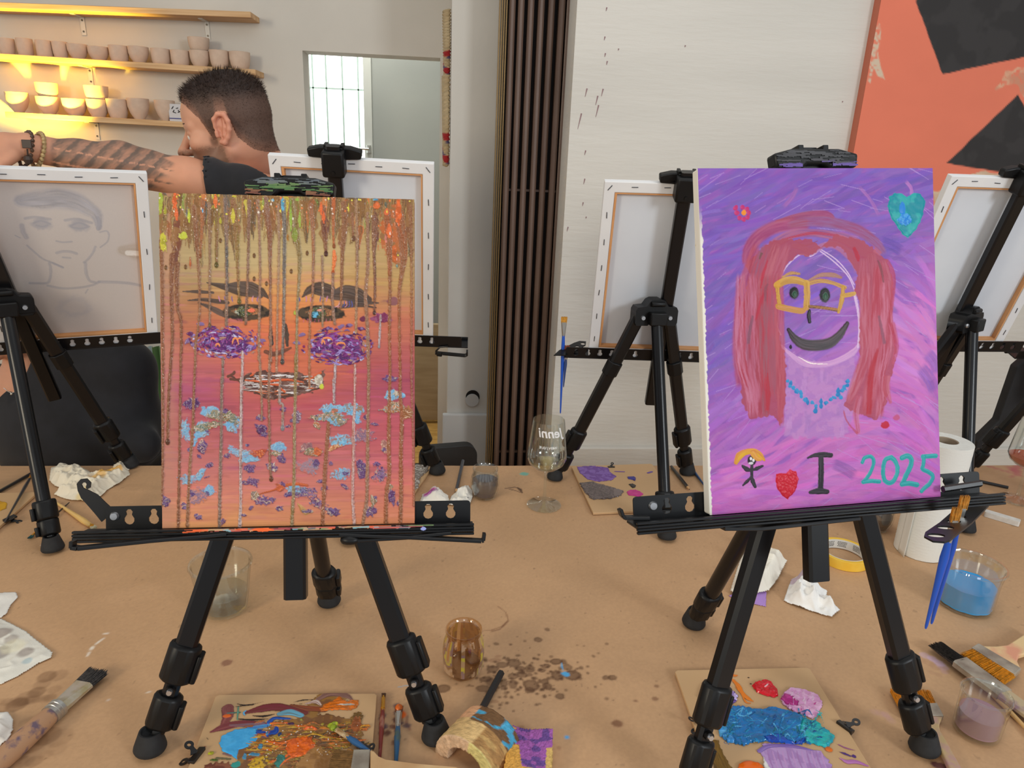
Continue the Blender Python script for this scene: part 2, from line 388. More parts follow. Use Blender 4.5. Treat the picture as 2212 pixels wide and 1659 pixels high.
        if col2 is not None: f = ss(thr[0], thr[1], n_)[..., None]; cc = cc*(1-f)+lin(col2)[None, None]*f
        hh = h*ss(0, 3, sd)*(.6+.8*n_) if h else None
        s.put(sl, np.clip(al, 0, 1), cc, hh, rough)
    def build(s, name, material, parent=None, mask=False, lift=0., M=None, smooth=True):
        P = s.O+s.U*(s.X*s.rx)[..., None]+s.V*(s.Y*s.ry)[..., None]+s.N*(s.ht+lift)[..., None]
        V = P.reshape(-1, 3); I = np.arange(s.nx*s.ny).reshape(s.ny, s.nx)
        F = np.stack([I[:-1, :-1], I[1:, :-1], I[1:, 1:], I[:-1, 1:]], -1).reshape(-1, 4)
        C = np.concatenate([np.clip(s.col, 0, 1), s.rg[..., None]], -1).reshape(-1, 4)
        if mask:
            mk_ = (s.mk > .35).ravel(); F = F[mk_[F].all(1)]; used = np.unique(F); rm = -np.ones(len(V), np.int64); rm[used] = np.arange(len(used)); V = V[used]; C = C[used]; F = rm[F]
        if M is not None: A = np.linalg.inv(np.array(M)); V = V@A[:3, :3].T+A[:3, 3]
        return mk(name, V, F, material, parent, smooth, col=C)
# ================================================================== ROOM
YB = 3.45; YR = 2.55; YC = 2.90; YF = 4.20
M_wall = mat('wall_plaster', (214, 209, 200), .85, c2=(205, 200, 191), scale=2.2, bump=.5, bscale=38)
M_wallR = mat('wall_painted_board', (218, 214, 206), .8, c2=(209, 205, 197), scale=1.6, bump=.9, bscale=26, stretch=(.5, 1, 3))
M_wood = mat('pine_shelf', (222, 184, 138), .6, c2=(196, 152, 104), scale=3, stretch=(1, 8, 22), bump=.3)
def wallbox(name, lo, hi, m):
    lo = np.array(lo); hi = np.array(hi); return struct(MB().box((lo+hi)/2, hi-lo).build(name, m, smooth=False))
# doorway edges in the shelf wall
dl = ony(655, 150, YB)[0]; dr = ony(949, 400, YB)[0]; dtop = ony(800, 117, YB)[2]
xc0 = ony(973, 300, YC)[0]; xr0 = ony(1229, 300, YR)[0]
w = MB(); w.box(((dl-4.2)/2, YB+.07, 1.5), (dl+4.2, .14, 3.0)); w.box(((dl+dr)/2, YB+.07, (3.0+dtop)/2), (dr-dl, .14, 3.0-dtop))
w.box(((dr+xc0+.1)/2, YB+.07, 1.5), (xc0+.1-dr, .14, 3)); struct(w.build('wall_back', M_wall, smooth=False))
wallbox('wall_column', (xc0, YC, 0), (xr0+.02, YB, 3.0), M_wall)
wallbox('wall_right', (xr0, YR, 0), (4.2, YR+.5, 3.0), M_wallR)
wallbox('floor', (-4.2, -1.2, -.05), (4.2, YF+.1, 0), mat('osb_floor', (214, 170, 92), .6, c2=(186, 138, 66), scale=14, stretch=(1, 3, 1), bump=.3))
# plinth boards
zb = ony(1380, 963, YR)[2]; zc = ony(1010, 891, YC)[2]
struct(MB().box(((xr0+4.2)/2, YR-.012, zb/2), (4.2-xr0, .024, zb)).build('baseboard_right', M_wallR, bevel=.004, smooth=False))
struct(MB().box(((xc0+xr0)/2-.02, YC-.012, zc/2), (xr0-xc0-.0, .024, zc)).build('baseboard_column', mat('plinth_grey', (196, 197, 196), .8, c2=(205, 203, 198), scale=4, bump=.4), bevel=.006, smooth=False))
# column cut-out: flat dark disc stands in for the hole's shade, plug on top
c1 = ony(1021, 857, YC-.002); c2 = ony(1020, 864, YC-.004); c3 = ony(1020, 889, YC-.003)
RT = Matrix.Rotation(PI/2, 4, 'X')
struct(MB(Matrix.Translation(Vector(c1)) @ RT).prism(circ(0, 0, .0295, 40), .006).build('trim_1', mat('hole_shade', (18, 12, 9), .9)))
struct(MB(Matrix.Translation(Vector(c2)) @ RT).prism(circ(0, 0, .0285, 40), .010).build('trim_2', mat('plug_disc', (192, 192, 190), .7), bevel=.001))
# back room seen through the doorway
M_gr = mat('corridor_grey', (176, 180, 176), .8, c2=(170, 174, 170), scale=2, bump=.2)
wx0 = ony(668, 200, YF)[0]; wx1 = ony(786, 200, YF)[0]; wzt = ony(725, 60, YF)[2]; wzb = ony(725, 460, YF)[2]
w = MB(); w.box(((wx0-3.2)/2, YF+.05, 1.5), (wx0+3.2, .1, 3)); w.box(((wx1+2)/2, YF+.05, 1.5), (2-wx1, .1, 3))
w.box(((wx0+wx1)/2, YF+.05, (3+wzt)/2), (wx1-wx0, .1, 3-wzt)); w.box(((wx0+wx1)/2, YF+.05, wzb/2), (wx1-wx0, .1, wzb)); struct(w.build('wall_corridor', M_gr, smooth=False))
wallbox('wall_corridor_side', (dr+.55, YB+.14, 0), (dr+.65, YF, 3), M_gr); wallbox('wall_corridor_end', (-3.2, YB+.14, 0), (-3.1, YF, 3), M_gr)
wallbox('ceiling', (-3.2, YB, 2.95), (dr+.65, YF+.1, 3.0), M_gr)
wn = thing('window_1', 'tall frosted corridor window with thin pale bars seen through the doorway', 'window', (0, 0, 0)); del wn['label']; del wn['category']; struct(wn)
MB().box(((wx0+wx1)/2, YF+.06, (wzt+wzb)/2), (wx1-wx0, .006, wzt-wzb)).build('pane', emat('frosted_daylight_pane', (250, 255, 255), 2.6), wn, smooth=False)
M_fr = mat('window_frame_white', (208, 212, 208), .5); M_bar = mat('window_bar', (190, 214, 206), .5)
fb = MB(); cx = (wx0+wx1)/2
fb.box((wx1+.022, YF-.012, (wzt+wzb)/2), (.044, .024, wzt-wzb+.08)); fb.box((wx0-.015, YF-.012, (wzt+wzb)/2), (.03, .024, wzt-wzb+.08)); fb.box((cx, YF-.012, wzt+.02), (wx1-wx0+.07, .024, .04)); fb.box((cx, YF-.012, wzb-.02), (wx1-wx0+.07, .024, .04))
fb.build('window_frame', M_fr, wn, bevel=.003, smooth=False)
for i, xx in enumerate((675, 704, 739, 773)):
    bx = ony(xx, 200, YF)[0]; MB().box((bx, YF+.03, (wzt+wzb)/2), (.008, .012, wzt-wzb)).build('window_bar', M_bar, wn, smooth=False)
MB().box((cx, YF+.03, ony(725, 191, YF)[2]), (wx1-wx0, .012, .008)).build('window_bar', M_bar, wn, smooth=False)
M_chrome = mat('chrome', (225, 225, 222), .2, 1)
hp = ony(797, 322, YF-.03); hb = MB(); hb.tube([hp+np.array((.0, 0, .02)), hp+np.array((0, 0, -.02))], .012, 12); hb.tube([hp, hp+np.array((0, -.035, 0)), hp+np.array((-.07, -.045, .0))], [.007, .007, .006], 10)
hb.build('window_handle', M_chrome, wn)
# ---- grey door leaf / cupboard side right of window: a raised flush panel with a seam
px0 = ony(803, 300, YF)[0]; struct(MB().box(((px0+dr+.5)/2, YF-.008, 1.42), (dr+.5-px0, .016, 2.84)).build('door_1', mat('grey_flush_door', (168, 173, 170), .6, c2=(163, 168, 165), scale=1.5), smooth=False))
q = ony(917, 820, YF-.25); tag(MB().box((q[0], q[1], .31), (.24, .03, .58)).build('plywood_board', mat('plywood_pale', (190, 168, 134), .7, c2=(176, 154, 120), scale=5, stretch=(1, 1, 9)), bevel=.003, smooth=False), 'pale wooden board standing on the corridor floor behind the doorway', 'board')
# ================================================================== RADIATOR
rad = thing('radiator', 'tall brown ribbed pipe radiator standing between the two white walls', 'radiator', (0, 0, 0))
M_rad = mat('radiator_brown', (102, 80, 68), .42, c2=(92, 71, 60), scale=6, bump=.15, spec=.6); YRAD = 2.72
xs = [ony(x, 300, YRAD)[0] for x in (1096, 1114, 1134, 1155, 1176, 1197)]
for i, xx in enumerate(xs):
    MB().rod((xx, YRAD, .06), (xx, YRAD, 2.95), .021, .05, up=(0, 1, 0), ch=.3).build('radiator_pipe', M_rad, rad)
xe = ony(1211, 300, YRAD)[0]; e = MB(); e.box((xe, YRAD+.03, 1.5), (.014, .09, 2.9)); e.build('side_panel', M_rad, rad, bevel=.003, smooth=False)
bx = ony(1087, 300, YRAD)[0]
g = MB()
for k in range(4): g.box((bx-.004-.0075*k, YRAD+.01, 1.5), (.004, .07-.012*k, 2.9))
g.build('side_fins', mat('radiator_bronze', (128, 104, 66), .35, .5), rad, bevel=.001, smooth=False)
MB().box(((xs[0]+xe)/2, YRAD+.055, 1.5), (xe-xs[0]+.03, .012, 2.9)).build('back_panel', mat('radiator_dark', (26, 19, 17), .7), rad, smooth=False)
for zz in (ony(1150, 412, YRAD)[2], .35, 2.4): MB().box(((xs[0]+xe)/2, YRAD+.012, zz), (xe-xs[0], .012, .008)).build('cross_bar', M_rad, rad, smooth=False)
# ================================================================== SHELVES, BRACKETS, CUPS
M_iron = mat('white_steel', (206, 203, 196), .45, .1)
def shelf(xa, ya, xb, yb, label, brk):
    Yf = YB-.145; a = ony(xa, ya, Yf); b = ony(xb, yb, Yf); d = b-a; L = np.linalg.norm(d); M = Matrix.Translation(Vector(a)) @ Matrix.Rotation(-math.atan2(d[2], d[0]), 4, 'Y')
    s = thing('wall_shelf', label, 'shelf', M=M, group=None)
    MB().box((L/2, .0725, -.011), (L, .145, .022)).build('board', M_wood, s, bevel=.002, smooth=False)
    for bxp in brk:
        t = (ony(bxp, ya, Yf)[0]-a[0])/d[0]*L; k = MB(); k.box((t, .142, -.055), (.018, .003, .075)); k.box((t, .1, -.0235), (.018, .085, .003)); br = k.build('bracket', M_iron, s, smooth=False)
        kk = MB()
        for zz in (-.035, -.078): MB().tube([(t, .1405, zz), (t, .1385, zz)], .004, 10).build('screw', mat('screw_dark', (90, 84, 76), .4, .8), br)
    return lambda px: (a+d*((ony(px, ya, Yf)[0]-a[0])/d[0]))
sh0 = shelf(-60, 2, 541, 25, 'topmost empty pine shelf high on the white wall', (136, 419))
sh1 = shelf(-60, 111, 552, 150, 'middle pine shelf carrying a long row of clay cups', (154, 430))
sh2 = shelf(10, 241, 470, 267, 'lowest pine shelf behind the man, carrying bowls and cups', (170,))
M_clay = mat('bisque_clay', (214, 190, 170), .85, c2=(205, 180, 160), scale=30, bump=.25, bscale=120)
cupdata = [  # x0, x1, top, bottom (in quarter-scale crop), shelf, taper, label
 (0, 125, 305, 425, 1, .8, 'slim clay cup at the left end of the middle shelf'),
 (145, 270, 305, 435, 1, .85, 'slim clay cup second from the left on the middle shelf'),
 (298, 425, 320, 440, 1, .95, 'straight clay cup in shade, third from the left on the middle shelf'),
 (427, 547, 330, 450, 1, .8, 'narrow clay cup fourth from the left on the middle shelf'),
 (547, 705, 350, 460, 1, .55, 'rounded clay cup fifth from the left on the middle shelf'),
 (710, 870, 370, 470, 1, .6, 'low rounded clay cup sixth from the left on the middle shelf'),
 (878, 1030, 362, 480, 1, .82, 'footed clay cup seventh from the left on the middle shelf'),
 (1030, 1190, 370, 487, 1, .55, 'round bellied clay cup eighth from the left on the middle shelf'),
 (1210, 1360, 387, 500, 1, .85, 'clay cup ninth from the left on the middle shelf'),
 (1365, 1512, 400, 510, 1, .85, 'low footed clay cup just left of the stacked pair on the middle shelf'),
 (1517, 1672, 402, 520, 1, .65, 'bottom cup of the stacked pair on the middle shelf'),
 (1503, 1672, 290, 402, 1, .8, 'top cup of the stacked pair on the middle shelf'),
 (1675, 1828, 400, 530, 1, .75, 'clay cup second from the right end of the middle shelf'),
 (1832, 1998, 412, 542, 1, .75, 'clay cup at the right end of the middle shelf'),
 (65, 240, 733, 885, 2, .45, 'ridged bowl at the left end of the lowest shelf'),
 (305, 480, 768, 895, 2, .55, 'bottom bowl of the left stacked pair on the lowest shelf'),
 (295, 468, 650, 768, 2, .8, 'top cup of the left stacked pair on the lowest shelf'),
 (510, 697, 785, 905, 2, .55, 'wide low bowl between the two stacks on the lowest shelf'),
 (703, 868, 790, 918, 2, .65, 'bottom cup of the right stacked pair on the lowest shelf'),
 (683, 867, 677, 793, 2, .8, 'top cup of the right stacked pair on the lowest shelf'),
 (862, 1028, 787, 930, 2, .75, 'straight clay cup right of the right stack on the lowest shelf'),
 (1028, 1197, 782, 938, 2, .5, 'round bellied clay cup third from the man on the lowest shelf'),
 (1243, 1402, 797, 948, 2, .45, 'tapering clay cup nearest the man on the lowest shelf')]
for i, (x0, x1, yt, yb_, sh, tp, lab) in enumerate(cupdata):
    x0 /= 3.687; x1 /= 3.687; yt /= 3.687; yb_ /= 3.687; cxp = (x0+x1)/2; Yc = YB-.075
    base = ony(cxp, yb_-1.5, Yc); top = ony(cxp, yt+1, Yc); R = abs(ony(x1, yt, Yc)[0]-ony(x0, yt, Yc)[0])/2; H = top[2]-base[2]
    stacked = 'top ' in lab
    if not stacked: base[2] = (sh1 if sh == 1 else sh2)(cxp)[2]+.0005; H = top[2]-base[2]; lastz = base[2]+H
    else: base[2] = lastz+.0005
    rb = R*tp; k = .35 if tp < .7 else .6
    pr = [(0.0001, 0), (rb*.92, 0), (rb, .004), (rb+(R-rb)*.55, H*.28), (R*.97, H*.6), (R, H), (R-.0035, H+.0008), (R-.006, H*.6), (rb*.8, H*.15), (0.0001, H*.12)]
    if 'ridged' in lab: pr[5:5] = [(R*.985, H*.8), (R*1.0, H*.86), (R*.985, H*.9)]
    o = MB().lathe(pr, 36).build('clay_cup' if tp > .5 and 'bowl' not in lab else 'clay_bowl', M_clay)
    o.location = base; tag(o, lab, 'bowl' if 'bowl' in lab else 'cup', 'unfired cups and bowls on the shelves')
# little card with brush lettering beside the last cup
cp = ony(385, 256, YB-.1); cc = thing('card', 'small white card with black brush writing beside the last cup', 'card', (cp[0], cp[1], sh2(385)[2]))
MB().box((0, 0, .035), (.07, .004, .07)).build('card_sheet', mat('card_white', (205, 203, 205), .6), cc, smooth=False)
k = MB(); 
for (x, z, dx, dz) in ((-.022, .05, .008, .01), (-.012, .046, -.006, -.008), (-.004, .052, .009, .003), (.004, .047, .004, -.01), (-.018, .038, .012, -.004), (.002, .036, .01, .006), (.012, .05, .006, -.006)): k.tube([(x, -.003, z), (x+dx, -.003, z+dz)], .0016, 6)
k.build('brush_writing', mat('ink_black', (22, 20, 20), .6), cc); MB().box((0, -.003, .012), (.07, .001, .004)).build('blue_line', mat('ink_blue', (60, 66, 130), .6), cc, smooth=False)
# ================================================================== TEXTILES on the column side
xt = xc0-.012
for (y0, y1, lab, tip) in ((32, 168, 'upper narrow beige tufted wall hanging on the pillar side', 0), (168, 358, 'lower narrow beige tufted wall hanging with red tip on the pillar side', 1)):
    Ym = 3.12; a = onx(966, y0, xt); ztop = ony(966, y0, Ym)[2]; zbot = ony(966, y1, Ym)[2]; H = ztop-zbot
    n = 60; V = []; Cc = []; F = []; wv = 12
    for i in range(n+1):
        t = i/n; hw = .13*(1-.35*t**6)*(1-.12*math.sin(t*9))
        for j in range(wv+1):
            s_ = j/wv*2-1; th = .022*math.sqrt(max(0, 1-s_**4))*(1-.3*t)
            V.append((-th-.004+.003*math.sin(i*2.3+j*1.7), s_*hw, -t*H)); c = lin((196, 176, 140))*(0.85+.25*((i*7+j*13) % 5)/5)
            if .62 < t < .98 and ((t*4+s_*.5) % 1) < .45: c = lin((170, 40, 44)) if (t*8 % 1) < .6 else lin((92, 84, 120))
            Cc.append(c)
    F = np.array([(i*(wv+1)+j, i*(wv+1)+j+1, (i+1)*(wv+1)+j+1, (i+1)*(wv+1)+j) for i in range(n) for j in range(wv)])
    o = mk('tufted_hanging', np.array(V), F, vmat('tufted_wool', .95, bump=.8, bscale=200), solid=.01, col=np.array(Cc)); o.location = (xc0-.004, Ym, ztop); tag(o, lab, 'wall hanging')
# ================================================================== BIG ORANGE PAINTING on the right wall
po = ony(1903, 0, YR-.04); pb = thing('abstract_painting', 'big orange canvas with black angular shapes hanging on the right wall', 'painting', (po[0], YR-.04, 0))
ztop = 2.35; zbot = ony(2030, 560, YR-.04)[2]; WP = 1.3; HP = ztop-zbot
MB().box((WP/2, .0200, (ztop+zbot)/2), (WP, .0398, HP)).build('canvas_body', mat('orange_canvas_side', (190, 108, 84), .8, c2=(176, 148, 126), scale=6, thr=(.62, .66)), pb, smooth=False)
r = Ras((po[0], YR-.041, ztop), (1, 0, 0), (0, 0, -1), WP, HP, .0045)
r.col[:] = lin((230, 124, 96)); n_ = fbm(r.X*.02, r.Y*.03, 3); r.col *= (0.93+.14*n_)[..., None]; r.rg[:] = .7
def q4(x, y): return (1612+x/3.687, y/3.687)
r.poly([q4(1351, 12), q4(1380, -60), q4(2800, -300), q4(2900, 320), q4(2212, 455), q4(1563, 592)], (50, 47, 47), (42, 39, 39), rag=.3, soft=1)
r.poly([q4(2163, 752), q4(1595, 1300), q4(2212, 1400), q4(2500, 1450), q4(2300, 1000)], (50, 47, 47), (42, 39, 39), rag=.3, soft=1)
r.poly([q4(1000, 240), q4(1060, 190), q4(1080, 260), q4(1040, 400), q4(1100, 630), q4(1050, 610), q4(1020, 540), q4(990, 655), q4(975, 640)], (212, 190, 166), rag=1, dry=.35)
r.poly([q4(2070, 600), q4(2150, 530), q4(2400, 500), q4(2400, 800), q4(2200, 760), q4(2170, 680), q4(2000, 700)], (222, 172, 140), (206, 140, 112), rag=3, dry=.4)
r.poly([q4(1500, 1500), q4(1590, 1540), q4(1700, 1430), q4(1880, 1360), q4(2100, 1400), q4(2500, 1480), q4(2500, 2400), q4(1300, 2400)], (214, 188, 160), (205, 176, 148), rag=4, st=(.3, 3))
r.build('painted_face', vmat('flat_wall_paint', .75, bump=.25, bscale=120), pb, M=Matrix.Translation((po[0], YR-.04, 0)))
# old paint drips on the right-hand wall
k = MB()
for x, y, h_ in ((1310, 20, 8), (1306, 83, 8), (1336, 107, 4), (1307, 119, 8), (1311, 136, 8), (1266, 200, 18), (1301, 200, 16), (1289, 217, 20), (1290, 240, 26), (1252, 262, 34), (1264, 330, 10), (1262, 392, 12), (1259, 441, 8), (1226, 495, 10), (1266, 470, 4), (1480, 100, 4), (1820, 220, 3)):
    a = ony(x+h_*.12, y-h_*.5, YR-.0008); b_ = ony(x-h_*.12, y+h_*.5, YR-.0008); k.tube([a, a*.6+b_*.4, b_], [.0022, .0016, .0006], 6)
k.build('trim_3', mat('drip_mauve', (150, 118, 122), .7), smooth=False); struct(bpy.data.objects['trim_3'])
# ================================================================== TABLE + PAPER COVER
TZ = 0.75
tb = thing('table', 'long work table wholly wrapped in brown kraft paper', 'table', (.3, 1.0, 0))
M_tab = mat('table_birch', (188, 160, 120), .5, c2=(170, 140, 100), scale=4, stretch=(1, 8, 8))
MB().box((0, -.03, .732), (3.7, 1.50, .026)).build('tabletop', M_tab, tb, bevel=.003, smooth=False)
for sx in (-1.6, 1.6):
    for sy in (-.6, .6): MB().box((sx, sy, .36), (.05, .05, .718)).build('leg', M_tab, tb, smooth=False)
def tj(a, b, s): return list(np.arange(a, b-1e-9, s))
gx = np.array(tj(-1.56, -1.02, .02)+tj(-1.02, 1.25, .0022)+tj(1.25, 2.1501, .01)); gy = np.array(tj(.2, .66, .02)+tj(.66, 1.2, .0022)+tj(1.2, 1.7301, .004))
GX, GY = np.meshgrid(gx, gy)
tc = np.zeros(GX.shape+(3,)); base = lin((194, 154, 115)); nn = fbm(GX*3, GY*5, 2); fine = N2(GX*300, GY*300, 5)
tc[:] = base*(1+(nn[..., None]-.5)*.16+(fine[..., None]-.5)*.10)
ft = N2(GX*55+9, GY*170, 6)*N2(GX*260, GY*90, 7); tc *= (1-.22*ss(.72, .85, ft))[..., None]
def stain(x, y, r, c, a=.75, world=False, ry=None, seed=0, rag=.3, ang=0, ring=.0, rough=None):
    p = (x, y) if world else tuple(onz(x, y)[:2]); ry = ry or r; R = max(r, ry)*1.5
    i0, i1 = np.searchsorted(gx, [p[0]-R, p[0]+R]); j0, j1 = np.searchsorted(gy, [p[1]-R, p[1]+R])
    if i1 <= i0 or j1 <= j0: return
    sl = (slice(j0, j1), slice(i0, i1)); X = GX[sl]-p[0]; Y = GY[sl]-p[1]; u = (X*math.cos(ang)+Y*math.sin(ang))/r; v = (-X*math.sin(ang)+Y*math.cos(ang))/ry
    t = np.arctan2(v, u); q = np.hypot(u, v)*(1+rag*(fbm(np.cos(t)*1.5+seed, np.sin(t)*1.5+3, seed % 9)*2-1)); soft = max(.12, .0022/r)
    al = a*ss(1+soft, 1-soft, q)*(1-ring+ring*ss(.5, .95, q)); al = al*(.92+.2*N2(X*90+seed, Y*90, 4)); al = np.clip(al, 0, 1)[..., None]; tc[sl] = tc[sl]*(1-al)+lin(c)*al
def sline(pts, w, c, a=.8, seed=0, dry=0):
    P = [onz(*p)[:2] for p in pts]
    for i in range(len(P)-1):
        L = np.hypot(*(P[i+1]-P[i])); k = max(2, int(L/(w*.35)))
        for t in np.linspace(0, 1, k):
            q = P[i]*(1-t)+P[i+1]*t
            if dry and N2(q[0]*160, q[1]*160, seed) < dry: continue
            stain(q[0], q[1], w/2*(.7+.6*N2(q[0]*120, q[1]*120, seed+1)), c, a*.6, True, seed=seed, rag=.1)
BR = (88, 56, 34)
def ct(x, y): return (850+x/4.378, 1280+y/4.378)
rr = random.Random(5)
for (x, y, rx, ry, a) in [(1455, 340, 22, 14, .8), (1365, 440, 40, 26, .8), (970, 483, 24, 12, .8), (1243, 455, 11, 8, .8), (1175, 592, 22, 11, .8), (1080, 632, 20, 13, .8), (860, 625, 28, 18, .8), (990, 600, 26, 14, .6), (960, 640, 60, 20, .6), (1140, 665, 70, 38, .8), (1030, 680, 60, 30, .75), (940, 720, 60, 36, .8), (1200, 715, 50, 25, .8), (1290, 715, 45, 35, .8), (1440, 690, 45, 20, .8), (1400, 730, 40, 16, .8), (1540, 650, 65, 28, .85), (1610, 655, 30, 22, .85), (1640, 700, 50, 25, .7), (1550, 775, 50, 48, .8), (1690, 775, 80, 50, .85), (1760, 805, 22, 16, .85), (1215, 770, 50, 28, .8), (1130, 785, 55, 30, .7), (1290, 770, 24, 16, .8), (870, 815, 55, 28, .8), (930, 845, 50, 40, .7), (1040, 850, 40, 34, .75), (1130, 860, 42, 44, .8), (850, 905, 75, 30, .7), (1300, 870, 75, 55, .85), (1290, 915, 45, 30, .8), (1430, 835, 42, 26, .85), (1455, 880, 45, 32, .85), (1040, 895, 34, 20, .75), (1065, 945, 20, 18, .7), (1575, 975, 42, 30, .85), (475, 905, 62, 38, .8), (360, 850, 15, 10, .6), (595, 862, 10, 7, .8), (745, 882, 12, 9, .8), (1490, 605, 17, 11, .8), (1775, 708, 20, 14, .8), (2010, 800, 34, 20, .85), (2070, 800, 38, 24, .8), (1890, 600, 16, 12, .8), (1938, 573, 10, 8, .8), (2018, 480, 16, 10, .8), (2018, 996, 18, 13, .8), (1632, 916, 12, 10, .8), (1385, 1048, 16, 9, .7), (930, 1075, 14, 10, .7), (950, 1030, 45, 14, .6), (2115, 1235, 45, 36, .6), (1565, 1465, 20, 17, .6), (1210, 1275, 32, 20, .6), (470, 1215, 30, 34, .6), (1500, 800, 16, 14, .8), (1340, 805, 20, 14, .8), (905, 503, 9, 6, .7), (1170, 415, 9, 6, .7), (1736, 493, 8, 5, .7), (1803, 503, 9, 6, .7), (1960, 860, 9, 6, .7), (2150, 170, 5, 4, .7)]:
    p = ct(x, y); P = onz(*p); s_ = 1/4.378*np.hypot(*(onz(p[0]+1, p[1])-P)[:2]); sy = 1/4.378*abs((onz(p[0], p[1]+1)-P)[1])
    stain(P[0], P[1], rx*s_, BR if a > .65 else (150, 104, 74), a, True, ry=ry*sy, seed=int(x), rag=.28, ring=.25)
for i in range(150):
    p = ct(rr.gauss(1180, 260), rr.gauss(780, 120)); P = onz(*p); stain(P[0], P[1], rr.uniform(.0008, .0035), BR, .75, True, seed=i)
for i in range(240):
    P = (rr.uniform(-.9, 1.3), rr.uniform(.7, 1.7)); stain(P[0], P[1], rr.uniform(.0006, .0016), (90, 60, 40), .6, True, seed=i)
for (x, y, r, c) in [(1418, 1482, .0045, 0), (1373, 1512, .0035, 0), (1415, 1508, .0055, 0), (1500, 1620, .005, 0), (1497, 1636, .011, 0), (490, 1430, .009, (130, 84, 66)), (1133, 1023, .012, (84, 178, 164)), (1334, 1561, .008, 0)]: stain(x, y, r, c or (128, 88, 62), .7, seed=int(x), ry=r*.8)
sline([(1075, 1308), (1093, 1322), (1098, 1338), (1085, 1352), (1062, 1360), (1043, 1362)], .0018, (150, 108, 76), .8)
sline([(1098, 1340), (1080, 1358), (1062, 1363)], .003, (130, 88, 60), .6)
sline([(1213, 1432), (1216, 1446)], .003, (92, 176, 226), 1); stain(1222, 1455, .0075, (84, 172, 226), 1, ry=.005, ang=-.5, seed=2); stain(1225, 1591, .003, (84, 172, 226), 1)
sline([(1091, 1055), (1112, 1052), (1125, 1056), (1128, 1064), (1115, 1060), (1100, 1056)], .003, (70, 40, 30), .9); sline([(1118, 1053), (1126, 1062)], .004, (66, 38, 28), .9)
# bottom-left brown swipes and white scratch
def cb(x, y): return (x/3.258, 1150+y/3.258)
for (pts, w, a) in (([(0, 1240), (120, 1210), (260, 1120), (330, 1010), (410, 1000)], .026, .75), ([(0, 1190), (140, 1190), (350, 1160), (385, 1100)], .018, .55), ([(110, 1560), (230, 1480), (330, 1430), (420, 1440)], .034, .5), ([(180, 1330), (330, 1300)], .02, .35), ([(60, 1620), (240, 1610), (400, 1520)], .022, .4), ([(560, 1160), (680, 1060)], .014, .7)):
    sline([cb(*p) for p in pts], w, (100, 64, 36), a*.55, seed=3)
sline([cb(*p) for p in ((612, 862), (650, 800), (690, 765), (728, 738))], .0045, (240, 230, 215), 1, dry=.3); sline([cb(730, 705), cb(755, 703)], .004, (240, 230, 215), 1); sline([cb(1030, 1123), cb(1055, 1117)], .003, (235, 225, 210), 1)
sline([cb(742, 1215), cb(760, 1175), cb(780, 1170)], .003, (222, 205, 190), .8, dry=.4); sline([cb(285, 88), cb(320, 78)], .003, (240, 230, 215), 1)
# pink/violet dabs near right brushes, red smear far right
def cr(x, y): return (1812+x/5.53, 1359+y/5.53)
sline([cr(*p) for p in ((1030, 310), (1120, 350), (1200, 400), (1240, 440))], .018, (206, 176, 200), .7, dry=.2); sline([cr(*p) for p in ((980, 360), (1080, 400))], .016, (168, 124, 96), .4)
sline([cr(1150, 440), cr(1260, 480)], .018, (164, 122, 96), .5); sline([cr(1100, 510), cr(1190, 540)], .012, (164, 122, 96), .5); sline([cr(430, 980), cr(560, 1010), cr(700, 1150)], .012, (190, 146, 150), .35, dry=.3); sline([cr(1260, 500), cr(1400, 520)], .01, (186, 146, 160), .5, dry=.3)
stain(*cr(1205, 1610), .01, (96, 50, 60), .9, ry=.006, ang=-.3)
for k in range(9): sline([(2120+rr.uniform(-4, 90), 996+rr.uniform(0, 34)), (2160+rr.uniform(0, 60), 1000+rr.uniform(0, 36))], .014, (186, 92, 98), .45, seed=k, dry=.35)
sline([(880, 1545), (878, 1560), (886, 1575)], .003, (130, 70, 60), .6); sline([(860, 1483), (880, 1480), (900, 1484)], .0016, (140, 170, 190), .8)
for k in range(26): stain(870+rr.gauss(0, 25)*.6-18, 1560+rr.gauss(0, 22), rr.uniform(.002, .006), rr.choice([(92, 52, 46), (110, 66, 50), (84, 60, 74)]), .8, seed=k, rag=.5)
stain(868, 1543, .0065, (238, 108, 20), 1, seed=2, rag=.1)
# gentle waves and creases in the paper
tz = -.0012+.0016*(fbm(GX*3.2+4, GY*7, 1)-.5)+.0012*(fbm(GX*11, GY*18, 5)-.5)
for (x, y, ang, w, hgt) in [(-.1, 1.6, .35, .02, .002), (.1, 1.62, -.2, .018, .002), (.2, 1.55, .1, .02, .0018), (.5, 1.15, -.5, .03, .002), (.75, .95, -.8, .03, .002), (-.55, 1.2, .6, .03, .0018), (.9, 1.1, -.6, .025, .002), (.35, .9, -.4, .03, .0016), (-.75, 1.6, .1, .015, .0016)]:
    u = (GX-x)*math.cos(ang)+(GY-y)*math.sin(ang); v = -(GX-x)*math.sin(ang)+(GY-y)*math.cos(ang)+.02*np.sin(u*9); tz += hgt*np.exp(-(v/w)**2-(u/.22)**2)
tz += .0022*(np.abs(fbm(GX*2.2-GY*2.6+3, GX*1.2+GY*5.5, 8, 2)-.5)*-2+.3)+.0012*(N2(GX*6+GY*5, GY*13-GX*4, 11)-.5)
tz = np.minimum(tz, .0)+TZ-.0002; gyy = GY

